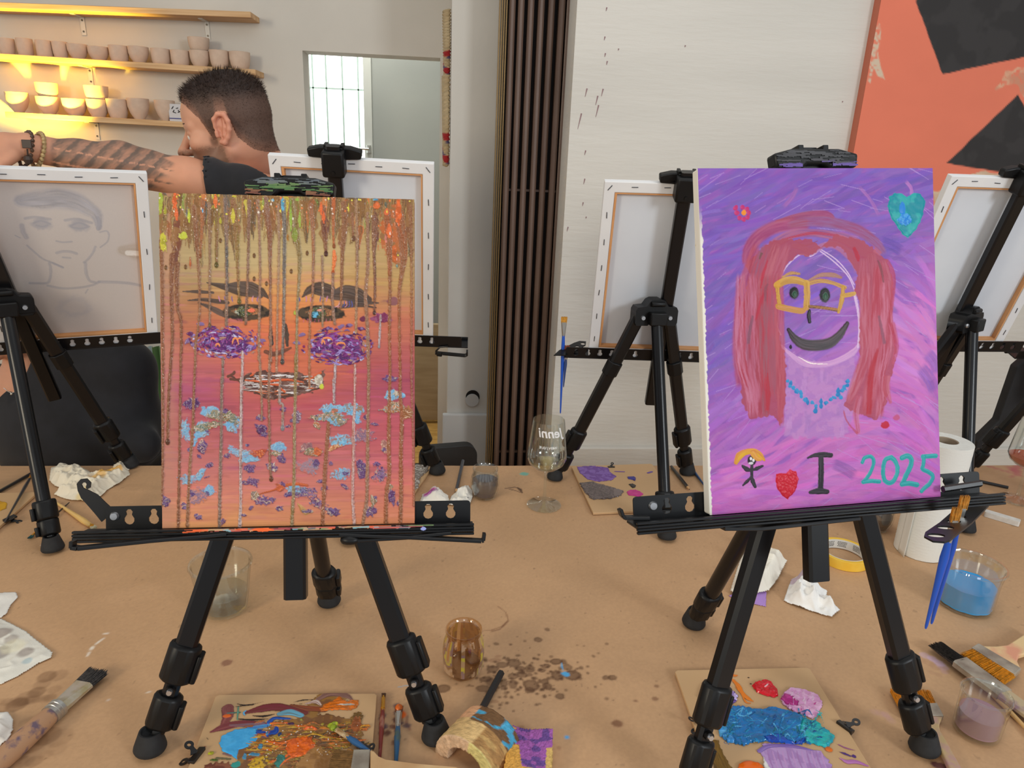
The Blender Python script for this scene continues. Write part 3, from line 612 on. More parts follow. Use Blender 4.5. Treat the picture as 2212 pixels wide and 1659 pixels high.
V = np.stack([GX, gyy, tz], -1).reshape(-1, 3); I = np.arange(GX.size).reshape(GX.shape); F = np.stack([I[:-1, :-1], I[:-1, 1:], I[1:, 1:], I[1:, :-1]], -1).reshape(-1, 4)
o = mk('kraft_paper_cover', V, F, vmat('kraft_paper', .55, bump=.25, bscale=260, spec=.35), col=np.clip(tc, 0, 1).reshape(-1, 3)); tag(o, 'brown kraft paper sheet with brown paint spatters covering the table', 'paper sheet')
# ================================================================== EASELS
M_tube = mat('black_tube', (10, 10, 12), .3, c2=(14, 14, 17), scale=6, spec=.4); M_plas = mat('black_plastic', (12, 12, 13), .42, c2=(17, 17, 18), scale=20, bump=.1, spec=.3)
M_plate = mat('black_steel', (11, 12, 15), .35, c2=(16, 17, 20), scale=12, spec=.35); M_rub = mat('black_rubber', (24, 25, 27), .75, c2=(34, 35, 37), scale=70); M_riv = mat('rivet_steel', (196, 198, 202), .22, .9)
def cframe(p):
    x, y, z, yaw, tilt, roll = p
    u = np.array([math.cos(yaw), math.sin(yaw), 0]); n = np.array([math.sin(yaw), -math.cos(yaw), 0]); v = np.array([0, 0, math.cos(tilt)])-n*math.sin(tilt)
    u2 = u*math.cos(roll)+v*math.sin(roll); v2 = v*math.cos(roll)-u*math.sin(roll); return np.array([x, y, z]), u2, v2, np.cross(u2, v2)
def keyhole(cx, cy, s=1):
    o = []
    for i in range(9): a = math.radians(130+280*i/8); o.append((cx+.0062*s*math.cos(a), cy-.0035*s+.0062*s*math.sin(a)))
    for i in range(6): a = math.radians(-40+260*i/5); o.append((cx+.0042*s*math.cos(a), cy+.0055*s+.0042*s*math.sin(a)))
    return o[::-1]
JT = .80
def leg(E, T, foot, top, kind, out):
    L = np.linalg.norm(top-foot); d = (top-foot)/L; at = lambda s: foot+d*s; nn = 'leg'
    g = {'F': (.160, .105, .085, .036), 'R': (.104, .064, .066, .032), 'B': (.104, .064, .066, .032)}[kind]; side = nrm(np.cross(d, out))
    m = MB(T)
    if kind == 'F': m.rod(at(g[0]-.02), top, .0285, .021, up=out, ch=.22)
    else: m.tube([at(g[0]-.02), top], .0132, 20)
    m.rod(at(.03), at(g[0]), .021, .015, up=out) if kind == 'F' else m.tube([at(.03), at(g[0])], .010, 14)
    lg = m.build(nn, M_tube, E)
    for (a, b, w) in ((g[1], g[0], .043), (g[3], g[2], .039)):
        c = MB(T).rod(at(a), at(b), w, w*.74, up=out, ch=.33).build('clamp_collar', M_plas, lg, bevel=.005)
        q = side*(w*.5+.001)*(1 if foot[0] < 99 else -1); fl = -out*(w*.30)
        MB(T).rod(at(a+.003)+q+fl*.2, at(b-.012)+q+fl*.2, .008, w*.5, up=out, ch=.3).build('lever', M_plas, c, bevel=.001)
    if kind == 'F':
        s0 = at((g[1]+g[2])/2); f = -np.cross(np.cross(d, out), d); f = nrm(out-d*(out@d))
        MB(T).tube([s0+f*.008, s0+f*.0135], .0062, 14).build('screw_washer', M_plas, lg); MB(T).tube([s0+f*.0125, s0+f*.0165], [.0046, .0034], 14).build('screw', M_riv, lg)
        jt = L*JT; s1 = at(jt); j = MB(T).rod(at(jt-.018), at(jt+.018), .036, .03, up=out, ch=.3).build('leg_joint', M_plas, lg, bevel=.0015)
        MB(T).tube([s1+f*.013, s1+f*.019], .0065, 12).build('joint_screw', M_plas, lg)
    fd = nrm(foot+np.array([0, 0, .04])-at(.02)); b = foot+np.array([0, 0, .0]); ft = MB(T)
    zt = nrm(np.array([0, 0, 1.])+.35*d); xt_ = nrm(np.cross([0, 1., 0], zt)); ft.lathe([(.0005, 0), (.0200, 0), (.0212, .003), (.0205, .007), (.0150, .026), (.0140, .029), (.0118, .029), (.0105, .024), (.0005, .023)], 28, M=frame(b+np.array([0, 0, .004]), xt_, np.cross(zt, xt_), zt)); ft.sphere(at(.033), .0095, 14); ft.tube([at(.030), at(.045)], .0065, 12)
    ft.build('rubber_foot', M_rub, lg)
def easel(label, feet, hubz, p, back=False, xl=-.244, xr=.223, pl=-.222, pr=.22, Hc=.4, mb=.125, thick=.016, mu=0, hubxy=None, mx=0):
    """feet: front-left, front-right, rear (as the painter sees them); p: canvas plane facing the photo camera"""
    B, u, v, n = cframe(p); feet = [np.array([f[0], f[1], TZ]) for f in feet]; c = sum(feet)/3
    if back: u, n = -u, -n
    else: B = B-n*thick
    B = B+u*mu  # now B is the bottom centre of the canvas BACK plane, n towards the painter
    E = thing('table_easel', label, 'easel', (c[0], c[1], TZ), group=None); T = Matrix.Translation((-c[0], -c[1], -TZ))
    hub = np.array([*(hubxy or c[:2]), hubz]); fr = nrm([n[0], n[1], 0]); sd = nrm([u[0], u[1], 0])
    # leg axes: from feet
    lf = nrm((feet[0]+feet[1])/2-c); ls = nrm(feet[1]-feet[0])
    for i, (f, sg) in enumerate(zip(feet[:2], (-1, 1))): leg(E, T, f, hub+ls*sg*.036-np.array([0, 0, .012]), 'F', lf)
    leg(E, T, feet[2], hub-lf*.02-np.array([0, 0, .02]), 'B', lf)
    H = frame(hub, ls, np.array([0, 0, 1.]), np.cross(ls, [0, 0, 1.])); TH_ = T @ H
    hb = MB(TH_); out = [(-.05, -.024), (-.046, -.030), (-.02, -.030), (-.014, -.024), (.014, -.024), (.02, -.030), (.046, -.030), (.05, -.024), (.05, .004), (.046, .012), (.026, .014), (.018, .026), (.010, .030), (-.010, .030), (-.018, .026), (-.026, .014), (-.046, .012), (-.05, .004)]
    hb.prism(out, .036); hub_o = hb.build('hub', M_plas, E, bevel=.0025)
    MB(TH_).box((0, -.012, -.022), (.040, .03, .03)).build('hub_socket', M_plas, hub_o, bevel=.003); MB(TH_).rod((-.016, .020, -.02), (.016, .020, -.02), .012, .012).build('hub_latch', M_plas, hub_o, bevel=.002)
    for sg in (-1, 1):
        MB(TH_).tube([(sg*.032, -.012, -.0175), (sg*.032, -.012, -.0215)], [.006, .0045], 14).build('rivet', M_riv, hub_o)
    # mast
    mo = -.0135; ms = MB(T).rod(B+v*(-mb)+n*mo-u*mx*.45, B+v*(Hc+.03)+n*mo+u*mx, .0275, .0205, up=n, ch=.16).build('mast', M_tube, E)
    # connector between mast and hub
    tt = ((hub-B)@v); MB(T).rod(B+v*(tt-.02)+n*(mo-.012), hub+fr*.012, .034, .03, up=(0, 0, 1)).build('mast_bracket', M_plas, E, bevel=.002)
    # tray : plate frame x=u, y=v, z=n
    FT = frame(B, u, v, n); TT = T @ FT; tray = MB(TT)
    holes = []
    for k in range(6):
        for s_ in (-1, 1):
            x = s_*(.195-.0285*k)
            if pl+.012 < x < pr-.012: holes.append(keyhole(x, .011))
    hl = []; [hl.append(h) for h in holes if all(abs(h[0][0]-g_[0][0]) > .01 for g_ in hl)]
    tray.prism(rect2(pr-pl, .030, .004, 4, (pl+pr)/2, .009), .0022, hl, Matrix.Translation((0, 0, -.0025)))
    to = tray.build('tray_back_plate', M_plate, E, smooth=False)
    MB(TT).box(((xl+xr)/2, -.0045, .0145), (xr-xl, .003, .037)).build('tray_shelf', M_plate, E, bevel=.0008, smooth=False)
    lp_ = MB(TT)
    for k in range(4): lp_.box(((xl+xr)/2, .0008-.0036*k, .0325+.0006*(k % 2)), (xr-xl, .0029, .005))
    lp_.build('tray_lip', M_plate, E, bevel=.0008, smooth=False)
    xr_ = -.212 if not back else .205
    MB(TT).tube([(xr_, .012, -.002), (xr_, .012, .0015)], [.0058, .0042], 16).build('rivet', M_riv, to)
    # clamp on top
    cb_ = MB(TT); o_ = [(-.052, .002), (-.018, .0), (-.012, .006), (.012, .006), (.018, .0), (.052, .002), (.054, .018), (.03, .024), (-.03, .024), (-.054, .018)]
    ck = cb_.prism(o_, .020, (), Matrix.Translation((mx, Hc, .004))).build('top_clamp', M_plas, E, bevel=.003)
    MB(TT).box((mx, Hc-.004, mo-.002), (.044, .052, .036)).build('clamp_slide', M_plas, ck, bevel=.005)
    MB(TT).box((mx-.016, Hc+.026, -.002), (.007, .008, .02)).box((mx+.016, Hc+.026, -.002), (.007, .008, .02)).box((mx, Hc+.023, -.004), (.036, .004, .022)).build('clamp_ridge', M_plas, ck, bevel=.001)
    MB(TT).tube([(mx, Hc-.018, mo-.019), (mx, Hc-.018, mo-.0225)], .0035, 10).build('clamp_screw', M_plas, ck)
    return dict(E=E, T=T, B=B, u=u, v=v, n=n, TT=TT, FT=FT, tray=to, clamp=ck, hub=hub)
P1 = (-.184, .789, 1.104, .007, .296, .008); P2 = (.459, .723, 1.162, .062, .296, .038)
P3 = (-.815, 1.635, 1.090, .445, -.293, -.02); P4 = (-.191, 1.643, 1.109, -.035, -.298, -.016); P5 = (.512, 1.612, 1.087, -.114, -.297, .012); P6 = (1.222, 1.598, 1.125, .033, -.297, .003)
def third(a, b, sg):
    a = np.array(a); b = np.array(b); t = math.radians(60)*sg; d = b-a; return tuple(a+np.array([d[0]*math.cos(t)-d[1]*math.sin(t), d[0]*math.sin(t)+d[1]*math.cos(t)]))
E1 = easel('black table easel holding the dripping face painting, nearest on the left', [(-.394, .804), (-.005, .806), (-.204, 1.132)], 1.215, P1, mb=.098)
E2 = easel('black table easel holding the purple portrait, nearest on the right', [third((.453, 1.046), (.696, .751), -1), (.696, .751), (.453, 1.046)], 1.235, P2, pl=-.236, mb=.098)
JT = .71
f3 = [(-.787, 1.721), (-1.126, 1.512), (-.776, 1.323)]; E3 = easel('black table easel at the far left holding the pencil portrait canvas', f3, 1.215, P3, True, Hc=.405, mu=.100, mx=.07, xl=-.30, xr=.16, pl=-.29, pr=.15)
f4 = [(-.013, 1.68), (-.395, 1.666), (-.192, 1.342)]; E4 = easel('black table easel hidden behind the dripping face painting', f4, 1.215, P4, True, Hc=.43, mu=.032, xl=-.28, pl=-.265)
f5 = [(.649, 1.673), (.287, 1.643), (.494, 1.345)]; E5 = easel('black table easel behind the purple portrait, its back turned, near the wine glass', f5, 1.215, P5, True, Hc=.43)
E6 = easel('black table easel at the far right beyond the kitchen roll', [(1.215, 1.715), (1.025, 1.60), (1.212, 1.361)], 1.215, P6, True, Hc=.43, hubxy=(1.235, 1.55))
E7 = easel('black table easel just off the right edge, only one foot in view', [(1.81, 1.665), (1.432, 1.665), (1.62, 1.34)], 1.215, (1.68, 1.63, 1.10, 0, -.297, 0), True, Hc=.43)
# folded strap arms under the trays
def arm(E, pts, w=.012, t=.004, name='folding_arm'):
    P = [ (onplane(E, *q[:2], q[2])) for q in pts]; m = MB(E['T'])
    for a, b in zip(P[:-1], P[1:]): m.rod(a, b, w, t, up=E['v'], ch=.2)
    m.build(name, M_plate, E['E'])
def onplane(E, x, y, off=0, ax='n'):
    d = ray(x, y); O = E['B']+E[ax]*off; t = ((O-CAM)@E[ax])/(d@E[ax]); return CAM+d*t
arm(E1, [(490, 1153, .03), (330, 1167, .045), (170, 1184, .06), (157, 1182, .06), (158, 1168, .06)]); arm(E1, [(735, 1154, .03), (890, 1160, .036), (1040, 1168, .042), (1044, 1166, .042), (1046, 1152, .042)]); arm(E1, [(758, 1167, .03), (880, 1160, .034), (975, 1150, .036)])
MB(E1['T']).sphere(onplane(E1, 757, 1165, .032), (.012, .008, .006)).build('arm_knob', M_plas, E1['E'])
arm(E2, [(1400, 1118, .02), (1348, 1118, .02), (1343, 1112, .02), (1339, 1100, .02)]); arm(E2, [(1560, 1140, .03), (1640, 1140, .03), (1850, 1118, .03)], w=.016)
arm(E4, [(940, 762, .02), (1004, 768, .025), (1009, 766, .025), (1009, 758, .025)]); 
MB(E4['T']).tube([onplane(E4, *q, -.006) for q in ((968, 748), (950, 750), (942, 758), (945, 768), (953, 769), (955, 763))], .0022, 8).build('wire_hook', M_plate, E4['E'])
# scroll hook riveted to the left end of the first tray
def ribbon(path, ws):
    P = np.array(path, float); n = len(P); L = []; R = []
    for i in range(n):
        d = P[min(i+1, n-1)]-P[max(i-1, 0)]; d /= np.linalg.norm(d); q = np.array([-d[1], d[0]])*ws[i]/2; L.append(P[i]+q); R.append(P[i]-q)
    return [tuple(p) for p in L+R[::-1]]
def loc2(E, x, y, off): q = onplane(E, x, y, off)-E['B']; return (q@E['u'], q@E['v'])
hk = [(233, 1116), (216, 1098), (199, 1080), (183, 1068), (173, 1057), (170, 1046), (176, 1039), (185, 1038), (191, 1044), (190, 1052), (186, 1055)]
MB(E1['TT']).prism(ribbon([loc2(E1, *q, -.003) for q in hk], [.020, .018, .017, .013, .007, .0055, .005, .005, .005, .005, .003]), .002, (), Matrix.Translation((0, 0, -.0045))).build('scroll_hook', M_plate, E1['E'], smooth=False)
# swivelling brush holder plates
def holder(E, outl, holes, off, name='brush_holder'):
    f = lambda q: loc3(E, q[0], q[1], off)
    o_ = [f(q) for q in outl]; hs = [circ(*f((x, y)), r, 18, True) for x, y, r in holes]
    M = E['T'] @ frame(E['B']+E['v']*off, E['u'], E['n'], E['v']*-1); return MB(M).prism(o_, .002, hs).build(name, M_plate, E['E'], smooth=False)
def loc3(E, x, y, off): q = onplane(E, x, y, off, 'v')-E['B']-E['v']*off; return (q@E['u'], q@E['n'])
holder(E2, [(1996, 1160), (1999, 1151), (2030, 1130), (2070, 1095), (2120, 1082), (2134, 1086), (2136, 1093), (2100, 1130), (2052, 1168), (2040, 1172), (2015, 1170)], [(2022, 1158, .0085), (2042, 1141, .0085), (2060, 1128, .0075), (2073, 1118, .007)], -.016)
holder(E5, [(1196, 768), (1208, 757), (1240, 741), (1252, 737), (1266, 738), (1265, 746), (1240, 760), (1222, 768)], [(1259, 743, .0055), (1247, 750, .0055), (1235, 756, .005)], .004)
# paint on the hardware: smears with their own shape, following lip and clamp
rl = Ras(E1['B']+E1['u']*-.244+E1['v']*.0024+E1['n']*.0353, E1['u'], -E1['v'], .467, .0135, .0006); rl.N = E1['n']
rs = random.Random(2); pal = [(196, 92, 84), (232, 96, 40), (110, 140, 90), (150, 60, 72), (168, 120, 84), (92, 96, 100), (120, 170, 180), (190, 150, 110)]
for i in range(60):
    x = rs.uniform(.12, .40)/rl.rx; rl.stroke([(x, rs.uniform(-2, 6)), (x+rs.uniform(8, 60), rs.uniform(-2, 5))], rs.uniform(2, 5), rs.choice(pal), raw=True, a=.9, h=.0003, seed=i, dry=.3)
rl.blob((.405/rl.rx, 8), 7, 4, (150, 160, 220), raw=True); rl.blob((.215/rl.rx, 3), 20, 5, (236, 100, 40), raw=True); rl.mk[:] = np.where(rl.mk > .3, 1, 0)
rl.build('paint_smears', vmat('easel_paint', .4, rattr=True), E1['E'], mask=True, lift=.0006, M=Matrix.Translation((E1['E'].location)))
def clamp_paint(E, cols, seed):
    W = .104; r = Ras(E['B']+E['u']*-.052+E['v']*(.4+.0225)+E['n']*.0142, E['u'], -E['v'], W, .021, .0005); r.N = E['n']; q = random.Random(seed)
    for i in range(90):
        x = q.uniform(-5, r.nx-20); y = q.uniform(2, r.ny-2); t = y/r.ny
        r.stroke([(x, y), (x+q.uniform(15, 40), y+q.uniform(-3, 3))], q.uniform(2, 6), cols[min(len(cols)-1, int(t*len(cols)+q.uniform(-.5, .5)) if t*len(cols)+q.uniform(-.5, .5) > 0 else 0)], raw=True, a=.85, h=.0004, seed=i, dry=.2)
    ar = (r.X/r.nx-.5)*2; lim = (np.abs(ar) > .36) | (r.Y < r.ny*.72); lim &= (r.Y > r.ny*.28*ss(.55, 1, np.abs(ar))); r.mk = np.where(lim & (r.mk > .4), 1, 0)
    r.build('clamp_paint', vmat('easel_paint', .4, rattr=True), E['clamp'], mask=True, lift=.0005, M=Matrix.Translation(E['E'].location))
clamp_paint(E1, [(84, 92, 100), (96, 104, 104), (92, 120, 70), (70, 110, 60), (120, 80, 52), (110, 62, 46)], 3)
clamp_paint(E2, [(66, 66, 70), (60, 60, 64), (66, 64, 70), (96, 74, 150)], 4)
# ================================================================== CANVASES
M_cv = mat('primed_canvas', (226, 226, 226), .85, c2=(219, 219, 221), scale=5, bump=.2, bscale=600); M_cvb = mat('canvas_reverse', (214, 219, 226), .9, c2=(208, 213, 221), scale=7, bump=.15, bscale=600)
M_pine = mat('stretcher_pine', (216, 160, 108), .7, c2=(200, 140, 88), scale=10, stretch=(1, 1, 6)); M_stp = mat('staple_steel', (70, 72, 78), .3, .8)
def backcanvas(p, W, H, label, stp, sheet=True, seed=1):
    B, u, v, n = cframe(p); T = thing('stretched_canvas', label, 'canvas', M=Matrix(frame(B, u, v, n)))
    m = MB().prism([(-W/2, 0), (W/2, 0), (W/2, H), (-W/2, H)], .016, [[(-W/2+.023, .023), (-W/2+.023, H-.023), (W/2-.023, H-.023), (W/2-.023, .023)]], Matrix.Translation((0, 0, -.0085)))
    m.build('folded_canvas_border', M_cv, T, bevel=.0015, smooth=False)
    MB().prism([(-W/2+.0235, .0235), (W/2-.0235, .0235), (W/2-.0235, H-.0235), (-W/2+.0235, H-.0235)], .0125, [[(-W/2+.0285, .0285), (-W/2+.0285, H-.0265), (W/2-.0265, H-.0265), (W/2-.0265, .0285)]], Matrix.Translation((0, 0, -.0085))).build('stretcher_bars', M_pine, T, smooth=False)
    if sheet: MB().box((0, H/2, -.0155), (W-.002, H-.002, .001)).build('canvas_reverse', M_cvb, T, smooth=False)
    for (x, y, a) in stp:
        d = np.array([math.cos(a), math.sin(a), 0])*.0065; c = np.array([x, y, .0002])
        MB().tube([c-d-np.array([0, 0, .003]), c-d, c+d, c+d-np.array([0, 0, .003])], .0008, 6).build('staple', M_stp, T, smooth=False)
    return T
def stp(W, H, nx, ny, s=3):
    r = random.Random(s); o = []
    for i in range(nx): x = -W/2+.03+(W-.06)*(i+.5)/nx; o += [(x, H-.011+r.uniform(-.002, .002), r.uniform(-.05, .05)), (x, .011, r.uniform(-.05, .05))]
    for i in range(ny): y = .03+(H-.06)*(i+.3)/ny; o += [(-W/2+.011, y, PI/2+r.uniform(-.08, .08)), (W/2-.011, y, PI/2+r.uniform(-.08, .08))]
    o += [(-W/2+.012, H-.013, .9), (W/2-.012, H-.013, -.9)]; return o
C3 = backcanvas(P3, .31, .405, 'canvas with a faint pencil portrait showing through its back, far left', stp(.31, .405, 4, 4), sheet=False)
C4 = backcanvas(P4, .33, .43, 'blank canvas seen from behind, rising above the dripping face painting', stp(.33, .43, 5, 5, 4))
C5 = backcanvas(P5, .33, .43, 'blank canvas seen from behind, left of the purple portrait', stp(.33, .43, 4, 6, 5))
C6 = backcanvas(P6, .33, .43, 'blank canvas seen from behind, at the far right below the orange painting', stp(.33, .43, 5, 6, 6))
# --- pencil sketch showing through
B, u, v, n = cframe(P3); r = Ras(B-u*.154+v*.404-n*.015, u, -v, .308, .403, .0009); r.N = n
def s5(x, y): return (x/3.687, 400+y/3.687)
r.tf = s5; r.col[:] = lin((200, 192, 188)); r.col *= (1+.03*(N2(r.X*.7, r.Y*.7, 2)-.5))[..., None]; G = (158, 158, 168); G2 = (176, 174, 180); r.rg[:] = .9
r.stroke([(170, 125), (330, 115), (470, 105), (600, 130), (700, 185), (770, 240), (790, 340)], [38, 60, 66, 60, 46, 34, 16], G, a=.75, streak=1.2, dry=.35, soft=.5)
r.stroke([(190, 100), (400, 80), (560, 95), (720, 180)], [14, 20, 20, 14], G2, a=.5, dry=.5, soft=.6)
for pts, w in (([(780, 260), (795, 300), (785, 350)], 12), ([(175, 320), (185, 370), (210, 415)], 14), ([(215, 480), (330, 580), (400, 610), (500, 655)], 6), ([(795, 375), (850, 365), (868, 400), (855, 450), (800, 495)], 5), ([(760, 490), (740, 540), (700, 590), (670, 615)], 7), ([(395, 620), (405, 690), (395, 750), (370, 780), (240, 780)], 8), ([(680, 620), (688, 700), (715, 760), (760, 775)], 9), ([(380, 800), (500, 822), (640, 815), (740, 795), (790, 770)], 8), ([(790, 770), (960, 775), (1080, 790), (1190, 820)], 10), ([(200, 265), (280, 255), (400, 270)], 9), ([(520, 280), (620, 270), (730, 300)], 9), ([(270, 300), (330, 285), (400, 310)], 6), ([(290, 320), (340, 330), (380, 318)], 5), ([(560, 325), (630, 300), (710, 330)], 6), ([(570, 335), (640, 345), (700, 335)], 5), ([(450, 445), (500, 455), (570, 450)], 6), ([(450, 540), (500, 528), (560, 530), (610, 545)], 9), ([(500, 575), (560, 580)], 6), ([(420, 620), (500, 655)], 8), ([(700, 830), (680, 860)], 4), ([(120, 400), (160, 420)], 4)):
    r.stroke(pts, w, G, a=.55, streak=.8, dry=.25, soft=.6)
for c in ((330, 308), (630, 322)): r.blob(c, 26, 18, G, a=.6, soft=.5)
r.blob((593, 970), 42, 30, G2, a=.5, soft=.5); r.blob((593, 970), 30, 20, (200, 192, 188), a=.9, soft=.5)
r.stroke([(980, 520), (1080, 530), (1160, 530)], [30, 50, 40], (176, 160, 142), a=.6, dry=.4, soft=.5); r.stroke([(1020, 540), (1100, 545), (1160, 555)], 14, (232, 230, 226), a=.9, dry=.4)
r.build('pencil_portrait_sheet', vmat('canvas_sheet', .9, bump=.15, bscale=900), C3, M=C3.matrix_world if False else frame(B, u, v, n))
def painted(name, p, W, H, label, sides, res=.0006):
    B, u, v, n = cframe(p); M = frame(B, u, v, n); T = thing(name, label, 'painting', M=Matrix(M))
    MB().box((0, H/2, -.0082), (W, H, .0162)).build('canvas_edges', sides, T, bevel=.002, smooth=False)
    r = Ras(B-u*W/2+v*H, u, -v, W, H, res); r.N = n; return T, r, Matrix(M)
# ================================================================== PAINTING 1
T1, r, Mx = painted('face_painting', P1, .3, .4, 'canvas of a face with closed flower cheeks under long runs of dripping paint', mat('side_rust', (176, 104, 70), .6, c2=(150, 84, 56), scale=20))
vy = 430+r.Y/r.ny*705; vx = 341+r.X/r.nx*555; wob = (fbm(r.X*.012, r.Y*.02, 1)-.5)*60; yy = vy+wob
S = [(425, (158, 118, 68), (162, 124, 72), (160, 112, 62)), (500, (172, 142, 92), (180, 154, 100), (176, 142, 86)), (560, (180, 154, 106), (190, 164, 112), (184, 150, 94)), (620, (172, 138, 88), (208, 152, 84), (186, 146, 84)), (655, (176, 120, 74), (212, 136, 66), (190, 128, 80)), (700, (186, 104, 72), (216, 116, 58), (192, 104, 76)), (760, (190, 100, 86), (204, 104, 62), (180, 84, 84)), (820, (178, 80, 100), (206, 102, 72), (166, 68, 86)), (862, (172, 74, 98), (184, 80, 84), (172, 72, 92)), (930, (182, 88, 90), (186, 92, 92), (188, 80, 94)), (1000, (194, 108, 104), (192, 104, 100), (196, 96, 98)), (1060, (204, 118, 98), (204, 116, 98), (206, 112, 94)), (1110, (216, 136, 92), (212, 132, 90), (212, 126, 86)), (1140, (222, 150, 88), (224, 148, 84), (216, 136, 82))]
ys = np.array([s_[0] for s_ in S]); tx = np.clip((vx-341)/555, 0, 1); wl = ss(.42, .12, tx)[..., None]; wr = ss(.6, .9, tx)[..., None]
def ramp(i): A = np.array([lin(s_[i]) for s_ in S]); return np.stack([np.interp(yy, ys, A[:, c]) for c in range(3)], -1)
r.col[:] = ramp(2)*(1-wl)*(1-wr)+ramp(1)*wl+ramp(3)*wr
st = N2(r.X*.015, r.Y*.55, 3)*.6+N2(r.X*.05, r.Y*1.3, 4)*.4; r.col *= (1+(st-.5)*.26)[..., None]; wv = np.sin(r.X*2.2)*np.sin(r.Y*2.2); r.ht[:] = wv*.00002+(st-.5)*.00012; r.rg[:] = .6
l_ = ss(.1, .02, tx)[..., None]; r.col = r.col*(1-l_*.6)+lin((186, 128, 104))*l_*.6; r.col = r.col.astype(np.float32)
def A(x, y): return (330+x/3.687, 380+y/3.687)
def A2(x, y): return (330+x/3.687, 740+y/3.687)
rp = random.Random(11)
r.tf = A
for (x, y, rx, ry, c) in ((600, 1640, 300, 18, (160, 70, 90)), (480, 1560, 240, 22, (168, 84, 96)), (900, 1450, 260, 30, (205, 100, 60)), (420, 1350, 200, 22, (170, 76, 60)), (1700, 1450, 220, 24, (170, 76, 80)), (1500, 1560, 300, 18, (150, 60, 84)), (300, 1700, 260, 60, (172, 78, 122)), (1850, 1000, 60, 22, (126, 70, 84)), (1250, 1340, 300, 14, (188, 84, 56))): r.blob((x, y), rx/3.7, ry/3.7, c, a=.5, soft=.8, rag=.4, seed=int(x) % 7, dry=.35)
for i in range(420): # loose horizontal brushing in neighbouring tones
    x = q_.uniform(0, 2100) if False else rp.uniform(40, 2060); y = rp.uniform(700, 2760); X_, Y_ = A(x, y); pr_ = r.T([(X_, Y_)])[0]; ix = int(min(max(pr_[0], 0), r.nx-1)); iy = int(min(max(pr_[1], 0), r.ny-1)); cc = r.col[iy, ix]; k_ = rp.uniform(.78, 1.2); c8 = tuple(int(255*(v_*k_)**(1/2.2)) for v_ in np.clip(cc, 0, 1)); c8 = (c8[0], int(c8[1]*rp.uniform(.86, 1.06)), int(c8[2]*rp.uniform(.92, 1.18)))
    L = rp.uniform(60, 260); r.stroke([(x-L, y+rp.uniform(-6, 6)), (x, y+rp.uniform(-14, 4)), (x+L, y+rp.uniform(-6, 6))], rp.uniform(3, 11), c8, a=.5, dry=.3, streak=.8, taper=.25, seed=i % 90, K=8)
# brows and eyes
DK = (66, 52, 46); DK2 = (92, 76, 70)
for pts, w in (([(560, 880), (680, 862), (780, 880), (860, 920), (920, 972)], [16, 34, 60, 52, 12]), ([(430, 850), (560, 880), (700, 920), (860, 955)], [6, 40, 60, 30]), ([(240, 920), (360, 922), (480, 930)], [6, 24, 16]), ([(280, 992), (400, 985), (520, 1000), (600, 1010)], [6, 22, 30, 20]), ([(360, 1010), (440, 1040), (520, 1080), (600, 1120)], [6, 26, 40, 30]), ([(1190, 965), (1250, 910), (1330, 880), (1420, 900)], [8, 50, 60, 50]), ([(1300, 920), (1440, 950), (1560, 960), (1680, 990)], [40, 60, 60, 40]), ([(1440, 930), (1540, 900), (1640, 930), (1720, 985)], [30, 50, 60, 40]), ([(1560, 1000), (1700, 1010), (1800, 1012)], [30, 30, 6]), ([(1500, 1040), (1640, 1030), (1780, 1050)], [30, 26, 6]), ([(1290, 870), (1360, 848)], [4, 10])):
    r.stroke(pts, [q/3.687*1.5 for q in w], DK, DK2, a=.95, streak=.7, dry=.18, soft=.3, seed=int(pts[0][0]) % 11, h=.0002)
for cx, cy in ((745, 1085), (1335, 1095)):
    r.blob((cx, cy), 205/3.687, 74/3.687, (48, 38, 32), (82, 64, 46), rag=.12, h=.0005, soft=.15, seed=4); r.blob((cx, cy-8), 118/3.687, 36/3.687, (176, 116, 70), (96, 72, 48), rag=.2, h=.0006, cols=[(70, 56, 40), (190, 120, 70), (60, 50, 40)], swirl=1, fs=.3)
    r.blob((cx-20, cy-4), 72/3.687, 44/3.687, (60, 62, 44), rag=.3, h=.0014, ridge=.8, cols=[(30, 26, 24), (110, 110, 60), (70, 84, 74), (180, 180, 160)], swirl=1.2, fs=.35, rough=.2)
r.blob((785, 1072), 34/3.687, 16/3.687, (236, 104, 60), h=.0016, ridge=.5, rough=.2); r.blob((1290, 1105), 34/3.687, 28/3.687, (92, 176, 214), (50, 84, 96), h=.0014, ridge=.7, fs=.3, rough=.2); r.blob((1330, 1070), 26/3.687, 9/3.687, (226, 140, 120), h=.001)
for i, bx in enumerate((540, 585, 640, 690, 750, 800, 840)):
    r.stroke([(bx, 1010), (bx-8, 985), (bx-20+i*5, 950)], 10/3.687, rp.choice([(196, 120, 160), (206, 140, 160), (120, 90, 150)]), h=.0004, taper=.3, seed=i); r.stroke([(bx+580, 1010), (bx+585, 985), (bx+570+i*5, 950)] if i else [(1260, 1010), (1255, 960)], 10/3.687, rp.choice([(196, 120, 160), (206, 140, 160), (86, 80, 150)]), h=.0004, taper=.3, seed=i)
for i in range(6): r.stroke([(1440+i*28, 1050), (1480+i*22, 1030), (1490+i*18, 990)], 8/3.687, rp.choice([(206, 150, 160), (80, 80, 156), (190, 120, 150)]), h=.0004, taper=.2, seed=i)
for i in range(18): bx = 590+i*13 if i < 10 else 1200+(i-10)*30; r.stroke([(bx, 1165), (bx+4, 1140)], 7/3.687, (204, 92, 128), a=.5, seed=i)
